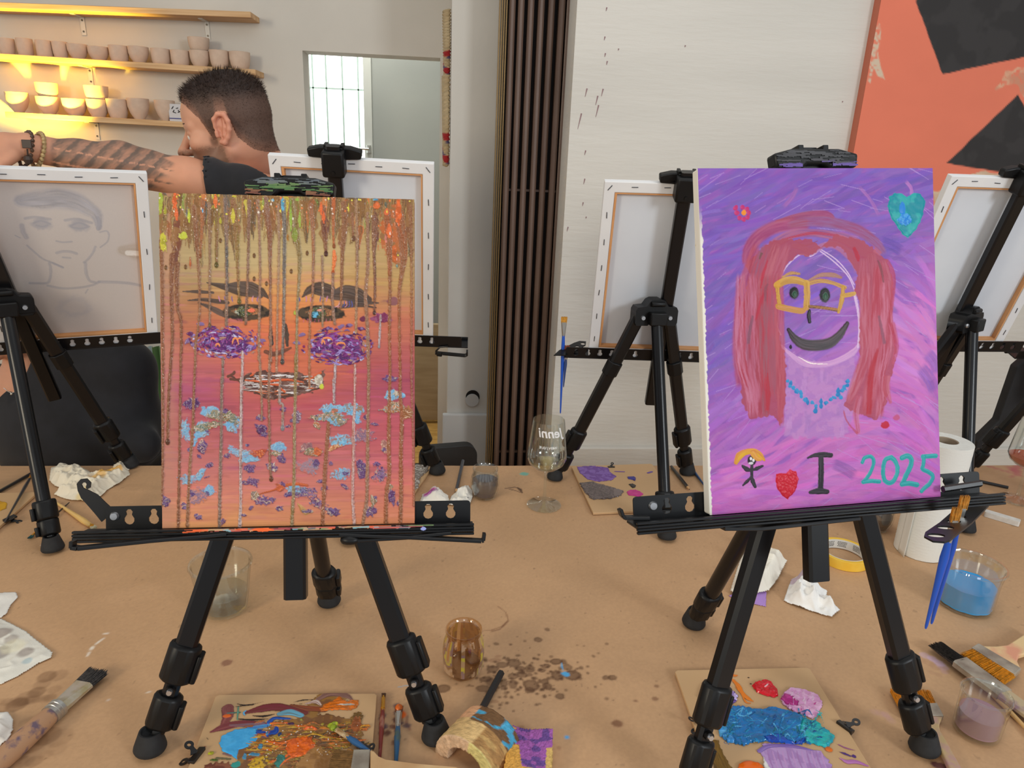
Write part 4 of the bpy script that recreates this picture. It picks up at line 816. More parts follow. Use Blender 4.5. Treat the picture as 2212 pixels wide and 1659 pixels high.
# nose
r.stroke([(945, 1210), (940, 1280), (950, 1340)], [18/3.7, 44/3.7, 30/3.7], (52, 48, 44), (84, 82, 78), h=.0005, seed=2); r.stroke([(1060, 1180), (1068, 1260), (1072, 1350)], [14/3.7, 40/3.7, 26/3.7], (60, 44, 38), (92, 74, 62), h=.0004, seed=3)
r.stroke([(900, 1400), (960, 1420), (1030, 1400), (1100, 1370)], [10, 13, 12, 5], (60, 44, 38), (110, 70, 50), a=.85, h=.0003, dry=.3, seed=5)
# cheeks: layered petal dabs, the palest lavender strokes painted in as gloss specks
def petals(cx, cy, rx, ry, seed, n=150):
    q = random.Random(seed)
    r.blob((cx, cy), rx/3.687*.86, ry/3.687*.84, (104, 44, 116), h=.0007, rag=.35, cols=[(84, 30, 100), (140, 50, 130), (120, 90, 160)], swirl=1.2, seed=seed, ridge=.7, rough=.22)
    for i in range(n):
        a = q.uniform(0, 2*PI); d = math.sqrt(q.uniform(.02, 1.05)); x = cx+math.cos(a)*rx*d; y = cy+math.sin(a)*ry*d; L = q.uniform(26, 62); tt = a+PI/2+q.uniform(-.5, .5); ex = math.cos(tt)*L; ey = math.sin(tt)*L*.45
        r.stroke([(x-ex/2, y-ey/2), (x, y+q.uniform(-9, 4)), (x+ex/2, y+ey/2)], [1.5, q.uniform(3.2, 6.5), 1.5], q.choice([(96, 36, 108), (120, 40, 118), (74, 30, 96), (150, 128, 196), (190, 184, 222), (140, 60, 150), (150, 128, 196), (120, 90, 150), (132, 26, 100), (176, 130, 110)]), h=q.uniform(.0008, .002), seed=i, rough=.16, streak=.7)
petals(580, 1325, 285, 128, 5, 190); petals(1475, 1360, 285, 138, 6, 200); petals(1560, 1450, 100, 60, 7, 30)
for (x, y) in ((300, 1255), (280, 1310), (385, 1180), (450, 1215), (330, 1340), (1190, 1265), (1390, 1215), (1500, 1200), (1565, 1192), (1660, 1215), (1720, 1410), (870, 1310), (1150, 1330), (1700, 1290)): r.blob((x, y), 9, 4.5, (100, 40, 96), (130, 100, 150), ang=rp.uniform(-.8, .2), h=.0012, rag=.4, seed=x % 9, rough=.2)
for (x, y, a_, b_) in ((660, 1320, 26, 22), (520, 1350, 16, 10), (1390, 1300, 40, 8), (1500, 1340, 36, 8), (1360, 1330, 12, 12), (700, 1300, 20, 6), (480, 1300, 14, 6)): r.stroke([(x-a_, y+b_), (x-a_*.5, y-b_), (x+a_*.5, y-b_), (x+a_, y+b_)], [2, 5, 5, 2], (236, 116, 40), (236, 150, 90), h=.0018, seed=x % 8, rough=.16)
r.blob((1820, 1135), 26, 10, (126, 40, 84), (150, 70, 110), h=.0009, ridge=.5, rag=.4, rough=.25); r.blob((1672, 1140), 8, 6, (110, 36, 70), h=.0008); r.blob((1910, 1000), 14, 10, (126, 70, 90), a=.8, h=.0006)
# lips
r.tf = A2
r.poly([(600, 260), (700, 290), (770, 250), (880, 225), (1000, 235), (1120, 232), (1240, 262), (1310, 260), (1380, 215), (1350, 300), (1365, 340), (1290, 390), (1130, 430), (950, 455), (840, 425), (760, 370), (690, 310)], (92, 60, 52), (124, 86, 76), rag=3, h=.0005, rough=.25, seed=5)
q = random.Random(9)
for i in range(190):
    t = q.uniform(0, 1); x = 730+600*t; top = 250+35*abs(t-.5); yb_ = 430-130*abs(t-.45); y = q.uniform(top, yb_); L = q.uniform(30, 110)
    r.stroke([(x-L/2, y+q.uniform(-6, 6)), (x, y+q.uniform(-8, 8)), (x+L/2, y+q.uniform(-6, 6))], [1, q.uniform(2, 4.6), 1], q.choice([(200, 190, 190), (150, 130, 124), (96, 66, 58), (120, 90, 84), (226, 220, 220), (90, 56, 50), (206, 110, 66), (180, 166, 160)]), h=q.uniform(.0007, .0016), seed=i, rough=.16)
for pts in ([(740, 300), (900, 310), (1060, 295), (1200, 315)], [(780, 265), (800, 255)], [(880, 330), (1000, 335)], [(1020, 360), (1050, 390)], [(1250, 290), (1340, 240)]): r.stroke(pts, [3, 6, 6, 3][:len(pts)], (234, 110, 52), (180, 70, 40), h=.0018, seed=3, rough=.15)
r.blob((1320, 300), 10, 13, (176, 160, 140), (214, 204, 190), h=.0012, ridge=.7, rough=.2, fs=.3); r.blob((1345, 350), 5, 6, (200, 204, 40), h=.001)
for pts in ([(600, 270), (640, 250), (650, 235)], [(620, 290), (700, 300)]): r.stroke(pts, 7, (104, 60, 48), h=.0004, dry=.2)
# dabs lower half
def dab(x, y, rx, ry, c, cs, ang=0, seed=0, h=.0011, dry=0, a=1.): r.blob((x, y), rx/3.687, ry/3.687, c, ang=ang, cols=cs, h=h, ridge=.7, rag=.45, swirl=1.2, fs=.22, seed=seed, rough=.2 if not dry else .4, dry=max(dry, .14), a=a*.9)
PU = [(74, 44, 110), (120, 100, 150), (60, 34, 96), (180, 160, 150)]; BL = [(96, 172, 214), (130, 190, 220), (140, 130, 130)]; MX = [(150, 130, 90), (96, 110, 90), (206, 190, 170), (180, 110, 60)]
dab(318, 480, 60, 50, (62, 36, 92), PU, .3, 1); dab(470, 560, 110, 52, (106, 178, 220), BL, .1, 2, dry=.3); dab(640, 640, 75, 62, (84, 176, 232), BL, 0, 3); dab(385, 690, 60, 85, (92, 180, 230), BL, .3, 4, dry=.22); dab(260, 700, 45, 90, (120, 160, 190), BL, 0, 5, dry=.45)
dab(560, 590, 150, 48, (150, 130, 90), MX, .1, 6, .0016); dab(440, 665, 150, 34, (130, 140, 110), MX, -.25, 7, .0015); dab(600, 590, 34, 45, (156, 84, 40), MX, .4, 8, .002); dab(395, 825, 45, 55, (80, 50, 100), PU+[(206, 160, 140)], 0, 9)
dab(860, 600, 46, 30, (140, 120, 160), PU, 0, 10, dry=.2); dab(865, 690, 50, 52, (66, 36, 80), PU, 0, 11, .0018); dab(890, 735, 30, 20, (120, 90, 140), PU, 0, 12, dry=.3); dab(1150, 590, 38, 58, (150, 130, 150), [(96, 76, 110), (190, 180, 190)], 0, 13); dab(1110, 620, 20, 20, (120, 120, 140), PU, 0, 14)
dab(1440, 530, 110, 48, (96, 178, 220), BL, 0, 15); dab(1600, 540, 85, 50, (92, 174, 220), BL+[(160, 120, 70)], 0, 16); dab(1620, 600, 30, 55, (84, 176, 232), BL, 0, 17); dab(1400, 590, 140, 40, (130, 150, 150), MX+[(100, 178, 214)], 0, 18, .0015); dab(1470, 630, 90, 44, (110, 150, 160), BL+MX, .1, 19, .0015); dab(1450, 540, 34, 18, (228, 104, 50), [(160, 100, 50)], 0, 20, .0018); dab(1310, 660, 32, 28, (206, 110, 60), MX, .4, 21); dab(1280, 590, 24, 14, (220, 120, 70), MX, 0, 22)
dab(1520, 770, 120, 45, (130, 150, 180), BL+[(160, 110, 110)], 0, 23, dry=.45); dab(1690, 740, 100, 60, (160, 120, 130), [(120, 100, 130), (200, 140, 130)], 0, 24, dry=.5)
dab(1890, 290, 60, 30, (110, 60, 130), PU, 0, 25, dry=.35); dab(1910, 420, 62, 52, (92, 172, 220), BL, 0, 26); dab(1990, 420, 24, 26, (84, 176, 232), BL, 0, 27); dab(1945, 405, 34, 22, (180, 130, 60), MX, 0, 28, .0018); dab(1930, 520, 100, 50, (170, 120, 60), MX+[(190, 130, 60), (110, 160, 180)], 0, 29, .0018); dab(2030, 560, 50, 60, (176, 116, 56), [(150, 96, 44), (220, 190, 160)], 0, 30, .0018)
dab(700, 880, 130, 40, (150, 150, 170), BL, .25, 31, dry=.45); dab(770, 930, 90, 26, (100, 176, 214), BL, -.1, 32, dry=.2); dab(845, 880, 66, 30, (226, 110, 30), [(180, 70, 30), (236, 140, 60)], -.1, 33, .002); dab(1000, 830, 75, 48, (110, 160, 200), BL, 0, 34, dry=.3); dab(985, 885, 40, 26, (190, 180, 150), MX, 0, 35); dab(1030, 930, 36, 40, (120, 96, 130), PU, 0, 36, dry=.2); dab(950, 990, 55, 32, (110, 90, 120), PU+[(200, 190, 180)], .5, 37)
dab(1230, 830, 60, 46, (160, 110, 110), [(130, 90, 100), (200, 160, 150)], 0, 38, dry=.3); dab(1270, 870, 90, 36, (190, 110, 60), MX, 0, 39, .0016); dab(1320, 870, 30, 40, (222, 104, 30), [(190, 80, 30)], 0, 40, .002); dab(1480, 800, 80, 32, (100, 170, 210), BL, -.1, 41, dry=.2); dab(1440, 835, 50, 24, (190, 110, 50), [(220, 170, 120)], -.4, 42, .0018); dab(1850, 830, 36, 60, (186, 140, 120), [(150, 100, 90), (210, 170, 150)], -.2, 43, dry=.15)
dab(455, 975, 34, 26, (76, 46, 100), PU, -.4, 44); dab(380, 1050, 36, 50, (100, 176, 220), BL, .5, 45); dab(290, 1085, 80, 45, (130, 140, 170), BL, 0, 46, dry=.5); dab(450, 1180, 50, 45, (100, 170, 214), BL, .4, 47, dry=.3); dab(350, 1220, 95, 70, (160, 120, 130), [(130, 110, 140), (190, 130, 120)], 0, 48, dry=.52); dab(260, 1300, 36, 28, (110, 70, 120), PU, 0, 49, dry=.2); dab(370, 1390, 34, 20, (66, 36, 110), PU, -.5, 50); dab(95, 1265, 44, 44, (96, 60, 110), PU, 0, 51); dab(770, 1000, 45, 40, (100, 70, 120), PU, .3, 52); dab(780, 1110, 70, 36, (130, 96, 120), PU, 0, 53, dry=.45)
dab(1020, 1150, 44, 36, (222, 100, 40), [(170, 80, 40)], 0, 54, .002); dab(1140, 1170, 75, 40, (92, 174, 226), BL, 0, 55); r.stroke([(1230, 1135), (1140, 1125), (1040, 1140), (960, 1175), (870, 1200), (800, 1230)], [6, 8, 7, 4, 3, 8], (216, 100, 44), (170, 80, 36), h=.0018, seed=3, rough=.16); dab(815, 1220, 42, 42, (130, 90, 110), PU+MX, 0, 56); dab(1210, 1190, 120, 50, (150, 110, 130), PU[1:], 0, 57, dry=.5); dab(900, 1260, 90, 40, (130, 100, 130), PU, 0, 58, dry=.45); dab(1010, 1320, 36, 24, (80, 50, 110), PU, 0, 59); dab(1320, 1280, 110, 44, (150, 100, 116), PU[1:], .6, 60, dry=.5)
r.poly([(1142, 1270), (1180, 1290), (1225, 1335), (1285, 1345), (1215, 1375), (1180, 1350)], (206, 156, 92), (188, 140, 78), h=.0014, rough=.15, rag=.8); dab(1440, 1350, 62, 34, (90, 50, 120), PU, .1, 61); dab(1670, 1010, 50, 90, (84, 50, 100), PU, -.35, 62, .0016); dab(1740, 1340, 62, 40, (120, 70, 130), PU+[(200, 150, 130)], -.3, 63); dab(1760, 1260, 26, 44, (130, 96, 96), MX, 0, 64); dab(1905, 1230, 34, 60, (70, 40, 100), PU, 0, 65, .0015); dab(1890, 1150, 24, 24, (200, 160, 110), MX, 0, 66); dab(1365, 1160, 30, 22, (74, 44, 100), PU, 0, 67); dab(1240, 990, 90, 60, (170, 120, 130), [(140, 130, 150)], 0, 68, dry=.5); dab(1300, 960, 30, 40, (110, 86, 110), PU, 0, 69, dry=.1); dab(1500, 1040, 90, 50, (130, 140, 170), BL+[(170, 110, 120)], 0, 70, dry=.48); dab(1810, 1040, 60, 60, (150, 130, 150), PU[1:], 0, 71, dry=.5)
for k in range(34): dab(q.uniform(220, 2000), q.uniform(480, 1420), q.uniform(14, 40), q.uniform(8, 24), q.choice([(96, 60, 120), (110, 170, 206), (150, 110, 120), (84, 50, 96)]), PU, q.uniform(-1, 1), k, dry=.35)
# top mass of paint, then the drips
r.tf = A
BRN = (132, 86, 48); OR = (216, 104, 32)
for i in range(430):
    x = q.uniform(20, 2080); y = 150+abs(q.gauss(0, 125))*(1 if .2 < x/2080 < .8 else 1.5); c = q.choice([(134, 90, 48), (150, 104, 58), (124, 82, 46), (160, 120, 70), (110, 90, 60), (170, 96, 48)]) if q.random() < .88 else q.choice([(216, 106, 36), (120, 150, 60), (70, 90, 100), (214, 200, 40)])
    r.stroke([(x, y-q.uniform(10, 60)), (x+q.uniform(-12, 12), y), (x+q.uniform(-14, 14), y+q.uniform(30, 210))], [q.uniform(7, 15), q.uniform(8, 17), 2], c, q.choice([(150, 110, 60), (110, 80, 50), (180, 150, 90)]), a=.92, h=q.uniform(.0004, .0012), seed=i, rough=.22, lump=.6)
MASS = [((60, 300), 30, 160, (140, 110, 60)), ((190, 500), 40, 190, (126, 74, 52)), ((180, 640), 26, 90, (118, 72, 56)), ((1900, 420), 95, 200, (186, 98, 40)), ((1940, 620), 60, 110, (180, 100, 44)), ((1560, 300), 60, 100, (136, 98, 58)), ((1780, 420), 30, 130, (110, 66, 52)), ((1380, 420), 34, 90, (120, 76, 60)), ((640, 300), 36, 100, (150, 120, 60)), ((1140, 300), 44, 150, (132, 116, 54)), ((350, 300), 36, 130, (132, 92, 50)), ((940, 350), 32, 130, (140, 90, 50)), ((2040, 380), 30, 230, (134, 86, 54)), ((1500, 500), 30, 100, (142, 92, 60))]
for c, a_, b_, cc in MASS: r.blob(c, a_/3.687, b_/3.687, cc, (150, 104, 60), h=.001, rag=.35, seed=int(c[0]) % 9, rough=.25)
def drip(pts, w, c=BRN, c2=(150, 102, 72), seed=0, h=.0012, end=True, a=.95):
    wt = [v_*1.3 for v_ in (w if hasattr(w, '__len__') else [w]*len(pts))]
    r.stroke(pts, wt, c, c2, a=a, h=h*1.15, seed=seed, rough=.09, lump=.75, streak=.6, soft=.35)
    if end: r.blob(pts[-1], wt[-1]*.75, wt[-1]*1.1, tuple(int(v_*.75) for v_ in c), h=h*1.3, rag=.1, rough=.12)
def D(pts6, pts7=(), **k):
    r.tf = lambda x, y: (x, y); drip([A(*p) for p in pts6]+[A2(*p) for p in pts7], **k); r.tf = A
B0 = (138, 84, 52); B1 = (124, 74, 50); SP = (152, 116, 96); GB = (112, 98, 92)
D([(70, 500), (78, 900), (80, 1300)], [(84, 200), (82, 800), (78, 1100), (72, 1300)], w=[7, 6, 5, 5, 5, 5, 5], c=B0, seed=1, end=False)
D([(160, 640), (150, 900), (158, 1250)], [(150, 100), (130, 400), (120, 790)], w=[12, 7, 6, 6, 5.5, 5.5], c=B1, seed=2)
D([(200, 700), (192, 850), (200, 1050), (226, 1160), (230, 1400)], [(225, 100), (220, 500), (215, 900), (205, 1460)], w=[9, 8, 6, 6, 5, 5, 5, 5, 6], c=B1, seed=3, end=False)
D([(330, 250), (350, 480), (365, 700), (375, 900), (370, 1150), (345, 1330)], [(340, 150), (330, 380), (320, 700), (300, 950), (290, 1150), (276, 1460)], w=[10, 9, 6, 5, 4.5, 5, 5, 5, 6, 6, 6, 6], c=B0, c2=(160, 120, 90), seed=4, end=False)
D([(400, 200), (395, 400), (380, 640)], w=[9, 7, 4], c=(176, 104, 56), seed=5); D([(450, 220), (456, 600), (455, 900), (455, 1190)], w=[6, 5, 5, 4], c=(150, 112, 78), c2=SP, seed=6); D([(515, 180), (512, 400), (508, 710)], w=[8, 7, 5], c=(128, 110, 52), seed=7)
D([(580, 190), (588, 500), (590, 800), (588, 1190)], w=[9, 7, 6, 6], c=(92, 92, 92), c2=SP, seed=8, end=False); D([(560, 1450), (556, 1650)], [(552, 300), (548, 700), (540, 1000), (532, 1465)], w=[5, 5, 6, 6, 6.5, 6.5], c=GB, c2=(150, 120, 104), seed=9, end=False)
D([(640, 200), (670, 450), (676, 700), (684, 880), (690, 1000)], w=[14, 11, 6, 5, 5], c=(146, 124, 56), seed=10); D([(770, 200), (766, 450), (760, 700), (755, 880), (740, 1180)], w=[8, 6, 5, 5, 5], c=(132, 92, 68), c2=SP, seed=11, end=False); D([(716, 1400), (712, 1650)], [(708, 300), (704, 700), (700, 1000), (700, 1300), (692, 1460)], w=[5, 5, 6, 6, 6, 5, 7], c=(150, 110, 100), c2=(206, 190, 190), seed=12, end=False)
D([(840, 200), (852, 500), (856, 800), (850, 1100), (846, 1450)], [(850, 100), (866, 400), (870, 620)], w=[8, 5, 5, 5, 5, 5, 5, 4], c=(164, 120, 90), c2=SP, seed=13, end=False); D([(900, 180), (930, 450), (935, 700), (938, 1000), (940, 1200), (940, 1480)], [(936, 100), (926, 420), (930, 700), (934, 950), (944, 1085)], w=[9, 10, 6, 5, 6, 6, 6, 5, 5, 5, 5], c=(140, 84, 54), c2=SP, seed=14)
D([(1000, 230), (1006, 600), (995, 1000), (988, 1400), (986, 1560)], w=[6, 5, 4, 5, 5], c=(176, 140, 110), c2=SP, seed=15, end=False, a=.8); D([(1040, 200), (1050, 400), (1048, 700), (1046, 1000), (1042, 1200), (1032, 1480)], w=[10, 8, 7, 6, 6, 5], c=(104, 96, 92), c2=(140, 130, 120), seed=16); D([(1020, 1600)], [(1010, 470), (1036, 500), (1034, 680)], w=[4, 6, 5, 5], c=(170, 166, 170), seed=44)
D([(1110, 200), (1140, 450), (1170, 650), (1165, 850), (1150, 1100), (1145, 1600)], [(1140, 100), (1136, 430), (1130, 700), (1126, 1100), (1108, 1450)], w=[14, 14, 8, 6, 5, 6, 6, 6, 6, 6, 7], c=(138, 112, 56), c2=(160, 140, 110), seed=17, end=False); D([(1260, 240), (1280, 500), (1278, 800), (1270, 1000), (1250, 1200), (1250, 1650)], [(1248, 300)], w=[10, 7, 5, 5, 5, 5, 5], c=(170, 104, 60), c2=SP, seed=18, end=False)
D([(1360, 250), (1370, 450), (1380, 620)], w=[9, 10, 5], c=(110, 64, 52), seed=19); D([(1350, 640), (1356, 1000), (1352, 1200)], w=[5, 4, 4], c=(160, 130, 100), c2=SP, seed=20, end=False); D([(1440, 180), (1440, 400), (1444, 560)], w=[9, 6, 4], c=(192, 104, 48), seed=21); D([(1445, 600), (1448, 660), (1436, 770)], w=[6, 9, 4], c=(232, 106, 34), c2=(236, 130, 60), seed=22); D([(1436, 780), (1432, 1000), (1450, 1180)], w=[5, 6, 6], c=(150, 110, 90), c2=SP, seed=23, end=False); D([(1455, 1510), (1448, 1650)], [(1444, 300), (1446, 480)], w=[6, 5, 6, 5], c=(190, 180, 186), c2=(150, 120, 120), seed=24, end=False); D([(1400, 1640+1000)], [(1400, 640), (1390, 800), (1370, 1000), (1362, 1250), (1352, 1450)][0:], w=[5, 7, 7, 8, 7, 7][:6], c=(150, 86, 54), seed=25, end=False) if False else None
r.tf = A2; drip([(1402, 640), (1390, 800), (1374, 1000), (1362, 1250), (1352, 1450)], [7, 8, 8, 7.5, 7], (152, 86, 54), seed=25, end=False); r.tf = A
D([(1520, 220), (1530, 400), (1510, 640), (1505, 850), (1500, 1050)], w=[11, 12, 7, 6, 5], c=(140, 92, 60), seed=26, end=False); D([(1590, 300), (1600, 500)], w=[5, 5], c=(150, 100, 70), seed=27); D([(1620, 200), (1628, 550), (1624, 900), (1618, 1250)], w=[6, 6, 5, 5], c=(170, 130, 90), c2=SP, seed=28, end=False); r.tf = A2; drip([(1610, 180), (1608, 480), (1600, 700), (1598, 1000), (1592, 1200), (1604, 1440)], [5, 5, 6, 6, 6, 6], (176, 110, 96), (206, 180, 176), seed=29, end=False); r.tf = A
D([(1710, 300), (1714, 700), (1695, 950), (1712, 1250), (1720, 1600)], [(1718, 400), (1714, 700), (1710, 1000), (1704, 1250), (1672, 1440)], w=[6, 6, 7, 7, 6, 6, 6, 7, 7, 7], c=(160, 110, 76), c2=SP, seed=30, end=False)
D([(1764, 330), (1768, 480), (1762, 620), (1770, 850), (1765, 1090)], w=[10, 13, 6, 5, 4], c=(112, 72, 66), seed=31); D([(1815, 1110), (1808, 1250), (1802, 1360)], w=[3, 5, 3], c=(190, 190, 200), seed=32); D([(1870, 300), (1885, 600), (1890, 850), (1885, 1200), (1890, 1600)], [(1886, 400), (1880, 800), (1884, 1050), (1862, 1200), (1856, 1440)], w=[14, 12, 6, 6, 6, 6, 8, 8, 8, 8], c=(162, 88, 48), seed=33, end=False)
D([(1960, 300), (2000, 600), (1982, 780), (1962, 950), (1966, 1300), (1972, 1600)], [(1970, 400), (1984, 620), (1976, 900), (1978, 1200), (1970, 1440)], w=[20, 16, 9, 6, 5, 6, 6, 8, 8, 8, 8], c=(160, 86, 46), seed=34, end=False); D([(2056, 250), (2062, 700), (2060, 1200)], [(2062, 300), (2076, 900), (2080, 1300)], w=[8, 6, 5, 5, 4, 4], c=(150, 96, 66), seed=35, end=False, a=.7)
BRT = [((178, 200), 12, 70, (236, 104, 34)), ((190, 300), 10, 50, (230, 104, 40)), ((500, 200), 12, 50, (226, 110, 40)), ((240, 270), 5, 4, (240, 200, 210)), ((290, 320), 8, 45, (190, 200, 40)), ((240, 480), 26, 26, (196, 200, 50)), ((85, 530), 22, 70, (200, 190, 40)), ((60, 200), 16, 90, (170, 180, 50)), ((100, 280), 8, 30, (170, 160, 40)), ((650, 165), 18, 8, (236, 220, 40)), ((640, 320), 12, 50, (206, 190, 50)), ((1035, 230), 12, 45, (90, 176, 214)), ((955, 195), 9, 8, (120, 180, 206)), ((400, 280), 4, 12, (100, 170, 214)), ((1100, 330), 8, 100, (150, 180, 60)), ((1170, 350), 8, 60, (160, 180, 70)), ((1130, 470), 18, 50, (140, 150, 60)), ((1340, 260), 10, 45, (232, 106, 40)), ((1360, 330), 10, 40, (226, 100, 40)), ((1440, 220), 9, 50, (190, 100, 50)), ((1560, 260), 3, 30, (220, 210, 40)), ((1780, 240), 22, 22, (222, 104, 34)), ((1778, 190), 14, 8, (90, 170, 210)), ((1860, 290), 14, 22, (224, 106, 50)), ((1880, 440), 16, 50, (230, 108, 44)), ((1958, 290), 16, 100, (234, 106, 36)), ((1925, 620), 16, 60, (206, 100, 36)), ((1945, 720), 8, 14, (150, 180, 170)), ((1855, 500), 8, 30, (236, 140, 120)), ((1810, 515), 6, 16, (226, 220, 30)), ((1890, 460), 3, 10, (240, 225, 215)), ((1075, 490), 8, 26, (196, 130, 40)), ((540, 360), 7, 22, (180, 170, 40)), ((300, 690), 5, 40, (192, 100, 50)), ((1130, 1090), 6, 14, (170, 180, 60)), ((52, 1190), 4, 20, (70, 100, 60)), ((1855, 230), 10, 20, (120, 120, 100)), ((1150, 190), 12, 10, (150, 180, 70)), ((880, 210), 6, 30, (150, 160, 70))]
for (c, a_, b_, cc) in BRT: r.blob(c, a_/3.687*1.5, b_/3.687*1.15, cc, tuple(int(v_*.85) for v_ in cc), rag=.45, h=.0017, ridge=.4, seed=int(c[0]+c[1]) % 10, rough=.13)
for i in range(60): r.blob((q.uniform(40, 2050), 150+abs(q.gauss(0, 120))), q.uniform(1, 2.5), q.uniform(1, 3), q.choice([(240, 226, 214), (236, 220, 60), (226, 214, 200), (236, 120, 50)]), h=.0015, rough=.12)
for (x, y) in ((808, 635), (1103, 760), (808, 820), (906, 858), (262, 725), (540, 515), (1230, 615), (105, 730)): r.blob((x, y), 3.6, 6, (116, 80, 44), h=.0012, rough=.12, rag=.1)
lum = r.col.mean(-1, keepdims=True); r.col = (r.col*.90+lum*.10)*.95
r.build('painted_surface', vmat('oil_paint_gloss', .3, rattr=True, spec=.28), T1, M=Mx, lift=.0001)
# ================================================================== PAINTING 2
T2, r, Mx = painted('portrait_painting', P2, .3, .4, 'childlike purple portrait with pink hair, yellow glasses, hearts and the year in teal', mat('side_white_flecked', (222, 218, 208), .8, c2=(206, 190, 140), scale=50, thr=(.7, .74)), res=.00062)
r.tf = lambda x, y: (x, y); q = random.Random(21); r.col[:] = lin((150, 88, 178)); r.rg[:] = .42
def bgc(x, y):
    u_ = (x-1520)/510; v_ = (y-364)/740; d = v_*1.05+u_*.55
    if d < .62: c = np.array((118, 84, 178))
    elif d < 1.0: t = (d-.62)/.38; c = np.array((118, 84, 178))*(1-t)+np.array((184, 98, 186))*t
    else: c = np.array((190, 100, 184))
    if u_ > .75 and .38 < v_ < .6: c = c*.4+np.array((206, 122, 198))*.6
    return np.clip(c+np.array([q.gauss(0, 9), q.gauss(0, 6), q.gauss(0, 6)])+q.gauss(0, 6), 30, 240)
for i in range(1500):
    x = q.uniform(1500, 2045); y = q.uniform(355, 1120) if i > 300 else q.uniform(355, 1120); u_ = (x-1520)/510; v_ = (y-364)/740
    an = -35 if u_ < .5 else (-35+95*(u_-.5)*2); 
    if v_ > .8: an = an*(1-(v_-.8)*5)
    if v_ < .25: an = -25+u_*10
    an = math.radians(an+q.gauss(0, 10)); L = q.uniform(30, 85); dx = math.cos(an)*L; dy = math.sin(an)*L; cv = q.uniform(-8, 8)
    c = bgc(x, y); r.stroke([(x-dx, y-dy), (x+cv*.4, y+cv), (x+dx, y+dy)], q.uniform(7, 18), c, c*.94+np.array((14, 10, 12)), a=.6, streak=.6, dry=.3 if i > 500 else 0, soft=.3, seed=i % 97, taper=.18, h=.00012, K=14)
for i in range(150):
    x = q.uniform(1510, 2030); y = q.uniform(360, 1110); u_ = (x-1520)/510; an = math.radians(-32+(70*u_ if u_ > .5 else 0)+q.gauss(0, 8)); L = q.uniform(10, 34); r.stroke([(x-math.cos(an)*L, y-math.sin(an)*L), (x+math.cos(an)*L, y+math.sin(an)*L)], q.uniform(1, 2), (176, 142, 210), a=.6, dry=.3, seed=i)
for (x0, y0, x1, y1, w, c) in ((1690, 450, 1722, 400, 10, (160, 96, 170)), (1955, 390, 1968, 425, 9, (186, 116, 190)), (1852, 400, 1900, 470, 8, (166, 104, 180)), (1985, 790, 2020, 850, 30, (132, 84, 176)), (2000, 760, 2026, 810, 30, (140, 88, 180)), (1900, 520, 1950, 545, 26, (98, 70, 164)), (1795, 1000, 1850, 1030, 26, (136, 84, 164))): r.stroke([(x0, y0), ((x0+x1)/2+6, (y0+y1)/2), (x1, y1)], w, c, a=.75, dry=.35, streak=.8, taper=.2)
def Bq(x, y): return (1480+x/3.687, 300+y/3.687)
def B2(x, y): return (1480+x/3.687, 700+y/3.687)
K_ = 1/3.687
# neck
r.tf = B2; r.poly([(800, 200), (900, 260), (1060, 320), (1200, 310), (1360, 220), (1350, 700), (1270, 900), (1000, 910), (790, 900), (800, 400)], (170, 118, 188), (182, 128, 190), a=.8, rag=5, dry=.12, soft=8)
for i in range(28): x = q.uniform(820, 1300); y = q.uniform(340, 800); r.stroke([(x, y), (x+q.uniform(-8, 8), y+q.uniform(50, 110))], q.uniform(6, 14), q.choice([(186, 132, 196), (164, 114, 184), (176, 120, 190)]), a=.6, dry=.3, seed=i, taper=.2)
r.stroke([(760, 170), (850, 250), (950, 310), (1080, 325), (1200, 300), (1330, 230), (1380, 170)], [6, 10, 16, 14, 14, 16, 8], (214, 160, 206), (190, 140, 200), a=.85, dry=.1, seed=3); r.stroke([(900, 260), (1000, 312), (1130, 318)], [1, 3, 1], (244, 226, 226), h=.0003)
# face outline
r.tf = Bq
for pts, w in (([(1075, 895), (1150, 950), (1230, 1020), (1300, 1100), (1345, 1200), (1375, 1330), (1385, 1480), (1380, 1600)], 3.2), ([(1080, 880), (1200, 960), (1290, 1060), (1345, 1160)], 3), ([(1075, 880), (1000, 935), (920, 920), (820, 1000), (760, 1100), (710, 1220), (695, 1350), (720, 1460), (760, 1560)], 3), ([(1345, 1230), (1380, 1400), (1385, 1550), (1375, 1659)], 6)): r.stroke(pts, w, (226, 196, 224), (196, 160, 214), a=.85, dry=.15, h=.0002, seed=4)
# hair
H1 = (170, 64, 90); H2 = (196, 124, 134); HR = (180, 40, 74); HG = (140, 96, 116)
def hair(pts, w, c, c2, n=1, sp=0, seed=0, a=.9, dry=.15, tf=Bq):
    c = tuple(int(v_*k_) for v_, k_ in zip(c, (.95, .80, .86))); c2 = c2 and tuple(int(v_*k_) for v_, k_ in zip(c2, (.97, .86, .90))); r.tf = tf; r.stroke(pts, [v_*K_*1.1 for v_ in w] if hasattr(w, '__len__') else w*K_, c, c2, a=a*.85, streak=.55, dry=dry*.8, h=.00012, seed=seed, K=9, soft=.45, taper=.06)
hair([(700, 660), (860, 620), (1000, 600), (1130, 600), (1200, 640)], [10, 40, 60, 60, 20], (160, 66, 92), (176, 84, 106), seed=1)
hair([(480, 1020), (500, 900), (570, 790), (700, 710), (860, 680), (1000, 680)], [60, 110, 120, 120, 110, 80], H1, (186, 96, 112), seed=2)
hair([(800, 690), (950, 660), (1100, 660), (1260, 690), (1400, 740), (1520, 830), (1600, 930)], [60, 90, 100, 100, 100, 90, 50], (164, 84, 110), (156, 110, 150), seed=3)
hair([(640, 920), (720, 830), (860, 760), (1020, 750), (1180, 770), (1330, 820), (1440, 900), (1500, 980)], [60, 90, 80, 70, 80, 110, 120, 100], H2, (150, 96, 140), seed=4)
